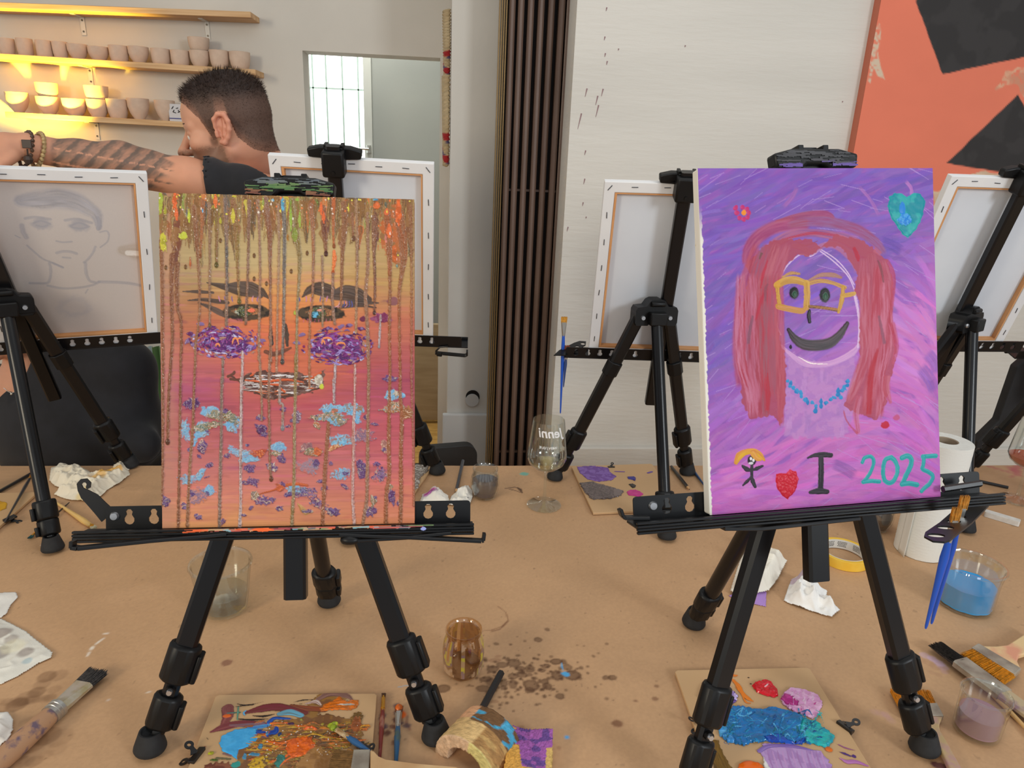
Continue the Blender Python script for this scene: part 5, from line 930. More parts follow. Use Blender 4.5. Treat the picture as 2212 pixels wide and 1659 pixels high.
hair([(780, 800), (900, 770), (1040, 750), (1240, 775)], [12, 22, 30, 20], HR, (186, 70, 100), seed=5)
hair([(820, 850), (920, 860), (1000, 900), (1100, 850), (1200, 850), (1300, 920), (1360, 1020), (1350, 1080)], [30, 60, 60, 50, 70, 80, 60, 20], (196, 128, 150), (170, 120, 170), seed=6)
hair([(870, 810), (950, 850), (1060, 810)], [8, 12, 6], (146, 60, 80), None, seed=7, dry=.3)
r.tf = Bq; r.poly([(470, 1000), (520, 1080), (460, 1300), (430, 1500), (430, 1800), (450, 2100), (520, 2230), (700, 2200), (760, 2290), (800, 2100), (800, 1750), (730, 1500), (700, 1250), (800, 1000), (900, 930), (1000, 930), (1080, 870), (1000, 800), (700, 800)], (166, 68, 90), a=.93, rag=3)
r.poly([(1080, 870), (1240, 860), (1370, 1060), (1350, 1200), (1400, 1350), (1390, 1500), (1390, 1750), (1340, 1950), (1260, 2130), (1400, 2200), (1520, 2240), (1600, 2100), (1640, 1900), (1680, 1700), (1640, 1450), (1660, 1150), (1600, 960), (1400, 800), (1200, 760)], (168, 70, 92), a=.93, rag=3)
# left lock
for k, (xs_, w, c, c2) in enumerate((((520, 470, 440, 430, 460), 130, H1, (186, 90, 108)), ((600, 560, 520, 520, 560), 150, (178, 88, 110), (150, 100, 130)), ((680, 630, 600, 620, 640), 140, H2, (170, 80, 100)), ((760, 700, 680, 690, 730), 120, (190, 116, 136), (176, 84, 106)))):
    hair([(xs_[0]+60, 820), (xs_[0], 1000), (xs_[1], 1200), (xs_[2], 1450), (xs_[3], 1700), (xs_[4], 2000)], [w*.5, w*.8, w, w, w, w*.9], c, c2, seed=20+k, dry=.1); 
r.tf = B2
for k, (xa, xb, yb_, w, c, c2) in enumerate(((440, 520, 760, 110, (180, 66, 88), (206, 140, 170)), (540, 580, 770, 120, (172, 64, 84), (196, 120, 150)), (630, 640, 760, 110, (184, 52, 74), (150, 96, 110)), (700, 720, 560, 110, (182, 84, 104), (160, 90, 110)), (750, 760, 830, 90, (180, 76, 94), (190, 96, 110)))):
    hair([(xa+q.uniform(-8, 8), -420), (xa, -150), (xa+8, 300), (xb, 560), (xb+6, yb_)], [w*.7, w, w, w*.9, w*.5], c, c2, seed=30+k, tf=B2, dry=.14 if k else .4)
hair([(655, 380), (660, 560), (650, 700)], [10, 50, 30], (190, 24, 52), (180, 50, 70), seed=9, tf=B2); hair([(600, 1200), (620, 1080), (660, 960)], [10, 30, 10], (190, 30, 66), None, seed=10, tf=Bq); hair([(560, 1450), (600, 1300), (640, 1200)], [20, 30, 10], (186, 44, 74), None, seed=11); hair([(590, 960), (610, 905)], [14, 24], (110, 96, 80), None, seed=12, dry=.3); hair([(500, 1640), (520, 1500), (540, 1400)], [26, 34, 20], HG, (120, 90, 110), seed=13)
hair([(640, 1300), (640, 1200), (660, 1150)], [20, 30, 10], (140, 86, 100), None, seed=14); hair([(455, 1300), (450, 1180), (470, 1080)], [30, 50, 20], (200, 120, 140), (170, 110, 150), seed=15)
# right lock
for k, (P_, w, c, c2) in enumerate((([(1480, 900), (1500, 1100), (1480, 1300), (1450, 1500), (1430, 1680)], 110, (186, 106, 122), (170, 80, 100)), ([(1560, 960), (1600, 1150), (1600, 1350), (1580, 1500), (1600, 1680)], 130, (180, 80, 100), (190, 110, 130)), ([(1420, 940), (1420, 1100), (1430, 1300), (1430, 1500), (1420, 1680)], 90, (192, 116, 134), (172, 76, 96)), ([(1600, 950), (1655, 1080), (1650, 1250), (1630, 1400), (1660, 1560), (1680, 1660)], 44, (178, 50, 84), (190, 80, 110)))): hair(P_, [w*.7]+[w]*(len(P_)-1), c, c2, seed=40+k)
for k, (P_, w, c, c2) in enumerate((([(1440, -420), (1430, -30), (1440, 200), (1380, 420), (1290, 640)], [80, 110, 100, 110, 70], (186, 84, 104), (196, 120, 140)), ([(1540, -500), (1520, -30), (1510, 300), (1470, 560), (1440, 740)], [80, 120, 120, 130, 90], (184, 60, 82), (196, 110, 130)), ([(1600, -360), (1600, -30), (1600, 200), (1560, 420), (1560, 600), (1540, 780)], [60, 120, 110, 60, 90, 60], (180, 70, 92), (206, 130, 156)), ([(1640, -20), (1680, 180), (1650, 330)], [70, 50, 30], (182, 52, 84), (200, 110, 140)), ([(1610, 400), (1600, 520), (1640, 640)], [60, 80, 20], (190, 84, 104), (200, 120, 140)), ([(1390, 560), (1360, 700), (1380, 880)], [60, 60, 40], (190, 90, 112), (206, 140, 170)))): hair(P_, w, c, c2, seed=50+k, tf=B2, dry=.32 if k > 2 else .12)
hair([(1540, 180), (1480, 400), (1460, 740)], [20, 60, 50], (186, 18, 44), (176, 40, 60), seed=60, tf=B2); hair([(1260, 680), (1280, 760), (1330, 830), (1380, 880)], [10, 16, 14, 30], (190, 84, 108), None, seed=61, tf=B2, dry=.35); hair([(1340, 860), (1370, 930), (1380, 980)], [30, 40, 20], (186, 30, 60), None, seed=62, tf=Bq); hair([(1530, 960), (1560, 1040), (1580, 1150)], [14, 30, 14], (130, 84, 90), None, seed=63); hair([(1500, 880), (1560, 920)], [50, 40], (190, 110, 130), None, seed=64); hair([(1590, 1640), (1560, 1500), (1540, 1400)], [30, 30, 20], HG, None, seed=65)
r.tf = B2; r.blob((1590, 805), 11, 8, (188, 26, 60), dry=.1, h=.0003); r.blob((1680, 745), 9, 6, (190, 80, 130), dry=.35)
# glasses
r.tf = Bq; Y1 = (188, 138, 42); Y2 = (206, 160, 70)
def gl(pts, w, seed=0, c=Y1, c2=Y2): r.stroke(pts, [v_*K_ for v_ in w] if hasattr(w, '__len__') else w*K_, c, c2, a=.95, streak=.8, h=.0005, dry=.08, seed=seed, soft=.15)
gl([(730, 1165), (800, 1130), (880, 1125), (960, 1150)], [60, 64, 62, 50], 1); gl([(980, 1150), (1080, 1130), (1180, 1150), (1270, 1185)], [40, 36, 30, 36], 2, (176, 124, 70)); gl([(735, 1160), (740, 1250), (755, 1340)], 34, 3); gl([(965, 1150), (970, 1240), (965, 1340)], 56, 4); gl([(740, 1335), (830, 1355), (930, 1370), (960, 1340)], [50, 52, 50, 30], 5, Y1, (206, 140, 80)); gl([(990, 1335), (1100, 1345), (1220, 1365)], [26, 26, 30], 6, (176, 120, 50), (110, 84, 50)); gl([(1255, 1180), (1248, 1280), (1220, 1380)], [30, 44, 26], 7); gl([(1255, 1250), (1310, 1240), (1345, 1232)], [34, 40, 34], 8)
gl([(775, 1100), (840, 1070), (910, 1075)], [14, 30, 20], 9, (160, 110, 90)); gl([(985, 1125), (1080, 1085), (1180, 1085), (1240, 1105)], [16, 36, 40, 20], 10, (158, 108, 96), (176, 130, 110)); r.blob((735, 1160), 7, 7, (206, 150, 50), h=.0008, ridge=.6)
for cx, cy, a_, b_ in ((865, 1228, 12, 13.5), (1110, 1245, 13.5, 16.5)): r.blob((cx, cy), a_, b_, (28, 26, 28), h=.0006, rag=.15, rough=.3); r.blob((cx+4, cy+8), a_*.5, b_*.5, (40, 78, 56), h=.0007, rag=.2)
r.stroke([(988, 1370), (982, 1410), (990, 1455)], [28*K_, 38*K_, 34*K_], (40, 34, 42), h=.0005, rough=.3)
BLK = (44, 30, 36)
r.stroke([(822, 1520), (870, 1590), (940, 1635), (1040, 1645), (1150, 1625), (1230, 1560), (1290, 1470)], [34*K_, 70*K_, 94*K_, 100*K_, 96*K_, 74*K_, 40*K_], BLK, (70, 52, 60), h=.0005, rough=.3, seed=2)
r.tf = B2; r.blob((838, 182), 3.4, 4.6, (40, 30, 38), h=.0004)
# necklace
for (x, y) in ((815, 455), (840, 470), (835, 495), (860, 510), (890, 535), (920, 545), (925, 575), (955, 600), (975, 620), (1010, 625), (1040, 655), (1035, 690), (1080, 615), (1080, 650), (1120, 625), (1160, 600), (1185, 585), (1215, 560), (1215, 530), (1250, 530), (1265, 505), (1290, 485), (1295, 455), (1240, 585)): r.blob((x, y), q.uniform(4, 7), q.uniform(3.5, 6.5), (24, 120, 186), (44, 140, 200), rag=.4, h=.0004, dry=.12, seed=x % 9)
# figure, heart, I, 2025
BK = (40, 36, 42)
def bs(pts, w, c=BK, c2=(70, 64, 74), h=.0004, seed=0): r.stroke(pts, [v_*K_ for v_ in w] if hasattr(w, '__len__') else w*K_, c, c2, h=h, seed=seed, soft=.15, streak=.5)
r.blob((530, 1085), 11, 12, BK, h=.0004, rag=.1); bs([(530, 1110), (530, 1180), (530, 1220)], 26); bs([(455, 1130), (490, 1155), (525, 1165)], [20, 44, 20]); bs([(530, 1165), (570, 1150), (615, 1130)], [16, 34, 20]); bs([(530, 1215), (490, 1255), (458, 1285)], [20, 28, 14]); bs([(525, 1210), (540, 1255), (558, 1295)], [20, 40, 26])
bs([(405, 1100), (430, 1050), (480, 1020), (550, 1015), (600, 1050), (630, 1085)], [40, 66, 50, 50, 50, 16], (222, 172, 34), (206, 130, 60), .0008, 1); bs([(540, 1030), (570, 1070), (600, 1080)], [50, 40, 20], (214, 140, 70), (222, 172, 50), .0008, 2)
for c in ((522, 1072), (542, 1085)): r.blob(c, 3, 3.6, (222, 220, 224), h=.0005, rag=.1)
r.blob((522, 1108), 6, 3, (206, 204, 210), h=.0004, rag=.1)
RD = (196, 22, 46)
r.poly([(803, 1190), (830, 1160), (880, 1175), (905, 1230), (890, 1300), (855, 1355), (815, 1395), (770, 1370), (735, 1320), (718, 1250), (722, 1195), (770, 1185)], RD, (214, 60, 84), h=.001, rag=1.5, rough=.3, fs=.3, thr=(.5, .8))
bs([(975, 1065), (1030, 1045), (1100, 1040), (1160, 1045)], [14, 34, 46, 40]); bs([(1080, 1060), (1082, 1150), (1078, 1320)], [44, 52, 50]); bs([(995, 1340), (1060, 1330), (1130, 1335)], [30, 56, 40])
TE = (20, 146, 154); TE2 = (60, 176, 176)
for pts, w in (([(1410, 1100), (1430, 1065), (1480, 1055), (1500, 1100), (1480, 1170), (1440, 1230), (1415, 1260)], 32), ([(1415, 1258), (1480, 1250), (1545, 1255)], 34), ([(1640, 1060), (1590, 1085), (1575, 1170), (1585, 1240), (1625, 1265), (1665, 1240), (1690, 1160), (1670, 1090), (1635, 1062)], 38), ([(1725, 1065), (1770, 1050), (1800, 1080), (1790, 1140), (1760, 1200), (1730, 1270)], 44), ([(1725, 1275), (1780, 1268), (1845, 1280)], 42), ([(1890, 1055), (1940, 1052), (1995, 1050)], 38), ([(1900, 1055), (1895, 1120), (1890, 1155), (1940, 1180), (1970, 1215), (1945, 1270), (1900, 1310), (1882, 1330)], 36)): bs(pts, w, TE, TE2, .0006, 5)
# teal heart + flower
r.tf = Bq
r.poly([(1765, 465), (1730, 435), (1670, 430), (1625, 465), (1612, 540), (1640, 630), (1690, 710), (1740, 770), (1772, 795), (1830, 730), (1880, 650), (1905, 560), (1910, 490), (1870, 440), (1820, 430)], (18, 140, 156), (40, 164, 166), h=.0007, rag=1.5, rough=.3, fs=.06)
r.blob((1725, 560), 8, 15, (30, 130, 214), h=.0008, rag=.3); r.blob((1745, 645), 18, 12, (24, 128, 214), (70, 160, 224), h=.0012, ridge=.6, fs=.3, rag=.3)
for (x, y) in ((400, 550), (410, 590), (455, 545), (490, 560), (505, 590), (495, 625), (465, 640), (430, 630)): r.blob((x, y), 7 if x < 420 else 5.6, 5, (190, 40, 110), (206, 80, 140), h=.0006, ridge=.3, ang=x*.1)
r.blob((465, 588), 6, 6, (236, 140, 30), h=.0007)
wv = np.sin(r.X*2.1)*np.sin(r.Y*2.1); r.ht += wv*.00002
e = np.minimum(np.minimum(r.X, r.nx-1-r.X), 1e9); rag = 3+4*N2(r.Y*.25, r.Y*0, 3); lm = ss(rag, rag-1, r.X)[..., None]*ss(60, 140, r.Y)[..., None]; r.col = r.col*(1-lm)+lin((226, 222, 212))*lm
lum = r.col.mean(-1, keepdims=True); r.col = np.clip((r.col*.93+lum*.07)*.96, 0, 1)
r.build('painted_surface', vmat('acrylic_paint', .4, rattr=True, spec=.09), T2, M=Mx, lift=.0001)
# ================================================================== SMALL THINGS
def ZD(p): return float((np.array(p)-CAM)@FO)
def vline(base, x, y): return ony(x, y, base[1])[2]
M_glass = glassmat('clear_glass', (248, 251, 250), .5); M_glassd = glassmat('paint_misted_glass', (246, 232, 210), .7)
def liquid(name, c, rough=.15, **k): return mat(name, c, rough, spec=.5, **k)
def jar(name, label, pb, pr, rrim, rbase, kind, liq=None, level=.4, gm=None, cat='jar'):
    b = onz(*pb); H = vline(b, *pr)-b[2]; R = rrim*ZD(b+np.array([0, 0, H]))/FPX*(1.02 if kind == 'yogurt' else .95); Rb = rbase*ZD(b)/FPX*.95
    T = thing(name, label, cat, (b[0], b[1], TZ)); gm = gm or M_glass; tk = .0028
    if kind == 'yogurt':
        o = [(Rb*.80, .0), (Rb*.93, .002), (Rb, .008), (R*1.10, H*.30), (R*1.14, H*.5), (R*1.08, H*.72), (R*.93, H*.88), (R*.90, H*.92)]; rz = H*.955
    elif kind == 'tumbler':
        o = [(Rb*.88, 0), (Rb*.97, .002), (Rb, .006), (Rb+(R*.9-Rb)*.55, H*.35), (R*.90, H*.7), (R*.94, H*.88), (R*.95, H*.93)]; rz = H*.965
    else:
        o = [(Rb*.85, 0), (Rb*.97, .0015), (Rb, .006), (Rb+(R*.96-Rb)*.5, H*.5), (R*.95, H*.93)]; rz = H*.965
    i = [(max(.0005, r_-tk), z+(.004 if z < .009 else 0)) for r_, z in o][::-1]; rim = [(R*.99, H*.94), (R*1.01, rz), (R*.985, H), (R*.93, H), (R*.90, rz)]
    wob = (lambda t, z: 1-.035*(1-abs(math.cos(t*5)))*ss(H*.62, H*.5, z)) if kind == 'tumbler' else None
    MB().lathe([(.0005, 0)]+o+rim+i+[(.0005, .006)], 60, wob=wob).build('glass_body', gm, T)
    if liq:
        pts = []; z1 = .006
        for k in range(9):
            z = z1+(H*level-z1)*k/8; rr_ = np.interp(z, [q_[1] for q_ in o], [q_[0] for q_ in o])-tk-.0004; pts.append((rr_, z))
        MB().lathe([(.0005, z1)]+pts+[(.0005, H*level)], 60, wob=wob).build('liquid', liq, T)
    return T, b, H, R
wj, wb, wH, wR = jar('water_jar', 'large clear faceted glass jar of water between the left easel legs', (486, 1313), (470, 1213), 69, 50, 'tumbler', glassmat('clean_water', (246, 249, 246), .92), .38)
jb = jar('water_jar', 'faceted glass jar half full of bright blue paint water', (2082, 1304), (2097, 1217), 66, 58, 'tumbler', liquid('blue_paint_water', (22, 156, 224), c2=(34, 166, 232)), .52)
jm = jar('water_jar', 'plain glass jar half full of mauve paint water near the brushes', (2108, 1578), (2123, 1497), 53, 48, 'plain', liquid('mauve_paint_water', (158, 122, 136), c2=(164, 128, 140)), .5)
jg = jar('water_jar', 'small round glass jar of grey murky water beside the wine glass', (1047, 1072), (1046, 1010), 27, 26, 'yogurt', liquid('grey_paint_water', (88, 80, 84)), .58)
jk = jar('water_jar', 'glass jar of dark murky water behind the right leg of the right easel', (1888, 1140), (1896, 1080), 30, 29, 'yogurt', liquid('dark_paint_water', (62, 50, 50)), .5)
jy = jar('water_jar', 'paint-smeared glass jar with brown water in the brown spatters', (1000, 1452), (1001, 1357), 39, 36, 'yogurt', liquid('brown_paint_water', (126, 98, 80)), .24, M_glassd)
# paint runs on the brown jar: thin film of real paint on the outside
def jarfilm(T, H, R, seed, cols, dens=.45):
    n = 70; mrows = 40; V = []; C_ = []; keep = []
    for i in range(mrows+1):
        z = H*(.16+.74*i/mrows); rr_ = R*(1.105-.0*z)*np.interp(z/H, [.1, .3, .5, .72, .88, .95], [.98, 1.0, 1.035, .985, .86, .84])
        for j in range(n):
            t = 2*PI*j/n; V.append((rr_*math.cos(t), rr_*math.sin(t), z)); f = float(N2(j*.33, z*40, seed)); g_ = float(N2(j*.5+40, z*14, seed+1)); keep.append(g_ > 1-dens); C_.append(lin(cols[int(f*len(cols)*.999)]))
    F = [(i*n+j, i*n+(j+1) % n, (i+1)*n+(j+1) % n, (i+1)*n+j) for i in range(mrows) for j in range(n) if keep[i*n+j] and keep[(i+1)*n+j]]
    mk('paint_runs', np.array(V), np.array(F), vmat('jar_paint', .3, alpha=.62), T, col=np.array(C_))
jarfilm(jy[0], jy[2], jy[3], 3, [(200, 134, 64), (196, 160, 120), (214, 200, 70), (150, 120, 120), (160, 120, 80), (206, 172, 140), (190, 150, 110)], .62)
# ---- wine glasses
def wine(label, pb, scale_px, liq=None, text=False, lev=.30):
    b = onz(*pb); s = scale_px; H = s; T = thing('wine_glass', label, 'wine glass', (b[0], b[1], TZ)); g = M_glass; W = H/.215
    prof = [(.0005, .0008), (.036, .0005), (.0365, .0016), (.034, .003), (.012, .0065), (.005, .012), (.0034, .03), (.0032, .06), (.0036, .082), (.008, .088), (.024, .097), (.036, .108), (.0412, .122), (.0408, .132), (.0325, .215)]
    inn = [(.0315, .215), (.0398, .132), (.0402, .122), (.035, .1092), (.023, .0985), (.006, .0905), (.0005, .0895)]
    MB().lathe([(a*W*1.1, z*W) for a, z in prof+inn], 64).build('bowl_and_stem', g, T)
    if liq:
        zl = .0895+lev*.05; pts = [(max(.0005, np.interp(z, [.0895, .0905, .0985, .1092, .122, .132, .215], [.0005, .006, .023, .035, .0402, .0398, .0315])-.0004), z) for z in np.linspace(.0897, zl, 9)]
        MB().lathe([(a*W*1.1, z*W) for a, z in pts]+[(.0005, zl*W)], 64).build('wine', liq, T)
    return T, b, W
hW = vline(onz(1175, 1091), 1183, 906)-TZ
WG = wine('wine glass with a little clear wine and a white script, table centre', (1175, 1091), hW, glassmat('white_wine', (240, 232, 196), .8), lev=.38)
wine('wine glass with salmon pink sparkling wine at the far right edge', (2196, 1080), hW, mat('rose_wine', (226, 96, 66), .12, c2=(232, 112, 84), trans=.25), lev=.62)
wine('wine glass mostly hidden behind the purple portrait, only its foot showing', (1808, 1108), hW)
def text_on(T, s, size, zc, rad, ang0, material, mirror, name):
    cu = bpy.data.curves.new('txt', 'FONT'); cu.body = s; cu.size = size; cu.align_x = 'CENTER'; cu.resolution_u = 6; cu.shear = .25; cu.offset = size*.02
    ob = bpy.data.objects.new('txt', cu); COL.objects.link(ob); bpy.context.view_layer.update(); me = bpy.data.meshes.new_from_object(ob.evaluated_get(bpy.context.evaluated_depsgraph_get())); bpy.data.objects.remove(ob)
    bm = bmesh.new(); bm.from_mesh(me); bmesh.ops.triangulate(bm, faces=bm.faces); bmesh.ops.subdivide_edges(bm, edges=bm.edges, cuts=1)
    V = np.array([v_.co[:] for v_ in bm.verts]); F = [[v_.index for v_ in f.verts] for f in bm.faces]; bm.free(); bpy.data.meshes.remove(me)
    if mirror: V[:, 0] *= -1
    a = ang0+V[:, 0]/rad; z = zc+V[:, 1]; rr_ = rad+.0004-(z-zc)*.1
    return mk(name, np.stack([rr_*np.cos(a), rr_*np.sin(a), z], 1), F, material, T, smooth=False)
M_ink = mat('glass_white_print', (240, 240, 240), .5)
text_on(WG[0], 'Jenni', .030*WG[2], .186*WG[2], .0392*WG[2], -PI/2+.05, M_ink, True, 'white_script'); text_on(WG[0], 'WEIN | GUT', .0075*WG[2], .160*WG[2], .0423*WG[2], -PI/2-.1, M_ink, True, 'small_print'); text_on(WG[0], '0.1', .006*WG[2], .125*WG[2], .0458*WG[2], -PI/2+.25, M_ink, True, 'fill_mark'); text_on(WG[0], '0.2', .006*WG[2], .145*WG[2], .0438*WG[2], -PI/2+.25, M_ink, True, 'fill_mark')
# ---- kitchen roll
b = onz(1986, 1188); Hk = vline(b, 2034, 952)-TZ; Rk = 52*ZD(b)/FPX*.96; kr = thing('kitchen_roll', 'standing white roll of embossed kitchen paper behind the purple portrait', 'kitchen roll', (b[0], b[1], TZ))
n = 120; mr = 130; V = []
for i in range(mr+1):
    z = Hk*i/mr
    for j in range(n):
        t = 2*PI*j/n; x_ = Rk*t; e = 0
        cxs = round(x_/.09)*.09; czs = (round((z-.03)/.08)*.08+.03); d = math.hypot(x_-cxs, z-czs); e = .0006*max(0, math.cos(d*2*PI/.0065))*(max(0, math.cos(math.atan2(z-czs, x_-cxs)*max(3, round(d/.0012)))) if d < .04 else .3)
        V.append(((Rk+e)*math.cos(t-PI/2), (Rk+e)*math.sin(t-PI/2), z))
F = np.array([(i*n+j, i*n+(j+1) % n, (i+1)*n+(j+1) % n, (i+1)*n+j) for i in range(mr) for j in range(n)])
M_tis = mat('tissue_white', (232, 230, 222), .9, bump=.3, bscale=300); mk('paper_wrap', np.array(V), F, M_tis, kr)
MB().lathe([(Rk, Hk), (.0225, Hk+.0005)], 60).build('roll_top', mat('tissue_edge', (226, 224, 216), .95, c2=(216, 213, 205), scale=90, stretch=(1, 1, 1)), kr, smooth=False); MB().lathe([(.0225, Hk+.0004), (.0225, .001), (.0205, .001), (.0205, Hk-.001)], 40, close=True).build('cardboard_core', mat('cardboard', (150, 132, 112), .9), kr)
V = []; [V.append(((Rk+.0015+.010*s_**2)*math.cos(PI*1.02+s_*.42)+0, (Rk+.0015+.010*s_**2)*math.sin(PI*1.02+s_*.42), z)) for z in np.linspace(.0, Hk, 24) for s_ in np.linspace(0, 1, 8)]
F = np.array([(i*8+j, i*8+j+1, (i+1)*8+j+1, (i+1)*8+j) for i in range(23) for j in range(7)]); mk('loose_end', np.array(V), F, M_tis, kr, solid=.0008)
# ---- masking tape
b = onz(1820, 1206); tp = thing('tape_roll', 'roll of yellow masking tape with printed white core lying flat', 'tape', (b[0], b[1], TZ)); Rt = .0525; ht_ = .0205
MB().lathe([(Rt, 0), (Rt+.0002, ht_*.5), (Rt, ht_), (Rt-.008, ht_), (Rt-.008, 0)], 72, close=True).build('tape', mat('tape_yellow', (236, 186, 56), .55, c2=(240, 196, 70), scale=40), tp, bevel=.0004)
MB().lathe([(Rt-.0082, .0002), (Rt-.0082, ht_-.0002), (Rt-.0102, ht_-.0002), (Rt-.0102, .0002)], 72, close=True).build('core', mat('core_white', (214, 212, 206), .7), tp)
k = MB(); rr = random.Random(4)
for a0 in (.15, .9, 1.5, 2.1, 2.7):
    for rw in range(4):
        a = a0+rr.uniform(0, .05)
        while a < a0+.42:
            da = rr.uniform(.015, .06); rz = Rt-.0104; z = ht_*(.25+.16*rw); 
            k.add([(rz*math.cos(t), rz*math.sin(t), z_) for t, z_ in ((a, z), (a+da, z), (a+da, z+.0017), (a, z+.0017))], [(0, 1, 2, 3)]); a += da+.015
k.build('core_print', mat('print_black', (40, 38, 38), .7), tp, smooth=False)
# ---- eraser
b = onz(2163, 1124); d = onz(2198, 1134)-onz(2128, 1113); er = MB().prism(rect2(.072, .019, .004, 4), .013, (), Matrix.Translation((0, 0, .0066))).build('eraser', mat('eraser_white', (226, 222, 214), .7, c2=(210, 205, 196), scale=60), bevel=.002); er.location = (b[0], b[1], TZ); er.rotation_euler = (0, 0, math.atan2(d[1], d[0])); tag(er, 'oblong white eraser lying by the pink wine glass', 'eraser')
# ---- crumpled tissue
def crumple(name, label, outl, amp, seed, stains=(), base=(234, 230, 220), cat='tissue', fs=25, zlift=.0, res=.0016, m='tissue_paint', emb=0, tz_=0):
    P = np.array([onz(x, y)[:2] for x, y in outl]); lo = P.min(0)-.002; hi = P.max(0)+.002; nx = int((hi[0]-lo[0])/res)+1; ny = int((hi[1]-lo[1])/res)+1
    X, Y = np.meshgrid(lo[0]+res*np.arange(nx), lo[1]+res*np.arange(ny)); ins = np.zeros(X.shape, bool); dm = np.full(X.shape, 1e9)
    for i in range(len(P)):
        (x1, y1), (x2, y2) = P[i], P[(i+1) % len(P)]
        if y1 != y2: ins ^= ((y1 > Y) != (y2 > Y)) & (X < (x2-x1)*(Y-y1)/(y2-y1)+x1)
        L = (x2-x1)**2+(y2-y1)**2+1e-12; t = np.clip(((X-x1)*(x2-x1)+(Y-y1)*(y2-y1))/L, 0, 1); dm = np.minimum(dm, np.hypot(X-x1-t*(x2-x1), Y-y1-t*(y2-y1)))
    r1 = 1-np.abs(2*fbm(X*fs, Y*fs, seed, 2)-1); r2 = 1-np.abs(2*fbm(X*fs*2.3+5, Y*fs*2.3, seed+2, 2)-1); r3 = 1-np.abs(2*N2(X*fs*5, Y*fs*5+3, seed+4)-1)
    e = ss(0, .022, dm); z = TZ+tz_+.0008+zlift*e+amp*(r1**2*.62+r2**3*.3+r3*.06)*(.1+.9*e)
    if emb: z += emb*np.cos(np.hypot(((X/.05) % 1)-.5, ((Y/.05) % 1)-.5)*2*PI*8)
    c = np.zeros(X.shape+(3,)); c[:] = lin(base); c *= (1+.05*(fbm(X*60, Y*60, 3)-.5))[..., None]
    for (x, y, rr_, cc, a) in stains:
        p = onz(x, y)[:2]; q_ = np.hypot(X-p[0], Y-p[1])/rr_*(1+.5*(fbm(X*70, Y*70, seed+5)-.5)); al = a*ss(1.1, .6, q_)[..., None]; c = c*(1-al)+lin(cc)*al
    I = np.arange(X.size).reshape(X.shape); F = np.stack([I[:-1, :-1], I[:-1, 1:], I[1:, 1:], I[1:, :-1]], -1).reshape(-1, 4); F = F[ins.ravel()[F].all(1)]
    if not len(F): return
    us = np.unique(F); rm = -np.ones(X.size, np.int64); rm[us] = np.arange(len(us)); V = np.stack([X, Y, z], -1).reshape(-1, 3)[us]; cen = V.mean(0); cen[2] = TZ+tz_
    o = mk(name, V-cen, rm[F], vmat(m, .85, bump=.3, bscale=500, sss=0), solid=.0009, col=c.reshape(-1, 3)[us]); o.location = cen; tag(o, label, cat); return o
YE = (222, 166, 50)
crumple('paper_tissue', 'big crumpled cream tissue with a yellow paint stain by the left easel hook', [(106, 1040), (110, 1012), (140, 1002), (160, 1012), (185, 1015), (205, 1028), (225, 1022), (240, 1018), (246, 1006), (266, 998), (292, 1004), (278, 1018), (282, 1026), (258, 1046), (232, 1060), (218, 1074), (185, 1084), (150, 1082), (116, 1070), (130, 1056), (118, 1052)], .032, 3, [(230, 1030, .02, YE, .9), (215, 1042, .024, YE, .7), (255, 1024, .014, (230, 170, 60), .8), (180, 1078, .016, (226, 196, 110), .6), (150, 1026, .008, (206, 180, 150), .5)], (236, 226, 204))
crumple('paper_tissue', 'flat tissue with grey paint blots at the left edge', [(-40, 1338), (5, 1338), (30, 1350), (58, 1365), (66, 1372), (115, 1410), (112, 1422), (84, 1434), (40, 1462), (2, 1480), (-60, 1480)], .007, 5, [(5, 1372, .016, (150, 136, 128), .8), (56, 1412, .013, (158, 146, 138), .8), (25, 1385, .012, (160, 148, 138), .7), (0, 1415, .018, (140, 128, 122), .7), (60, 1430, .008, (150, 180, 190), .6), (30, 1400, .02, (222, 214, 180), .5)], (226, 222, 210), fs=16)
crumple('paper_tissue', 'small white tissue corner above the grey-blotted one, left edge', [(-40, 1284), (10, 1281), (36, 1280), (40, 1290), (25, 1306), (16, 1325), (2, 1336), (-40, 1336)], .008, 6, base=(228, 224, 216), fs=18)
crumple('paper_tissue', 'white crumpled tissue in the bottom left corner', [(-40, 1542), (20, 1540), (30, 1556), (30, 1580), (18, 1600), (0, 1614), (-40, 1620)], .03, 7, base=(238, 234, 226))
crumple('paper_tissue', 'small tissue with magenta paint behind the left easel tray', [(905, 1092), (912, 1070), (928, 1062), (940, 1052), (955, 1064), (968, 1072), (974, 1092)], .03, 8, [(928, 1074, .016, (186, 40, 140), .9), (936, 1078, .012, (150, 60, 150), .7), (922, 1080, .01, (200, 120, 200), .8)])
crumple('paper_tissue', 'small crumpled white tissue left of the small grey water jar', [(968, 1092), (975, 1072), (992, 1062), (996, 1052), (1012, 1050), (1020, 1062), (1021, 1076), (1016, 1090), (1000, 1096)], .034, 9, [(1011, 1068, .003, (30, 30, 34), 1), (1010, 1080, .003, (30, 30, 34), 1)])
crumple('paper_napkin', 'lilac paper napkin under the folded kitchen paper', [(1572, 1288), (1600, 1300), (1655, 1312), (1656, 1278), (1620, 1270)], .004, 4, base=(176, 136, 206), cat='napkin', fs=12)
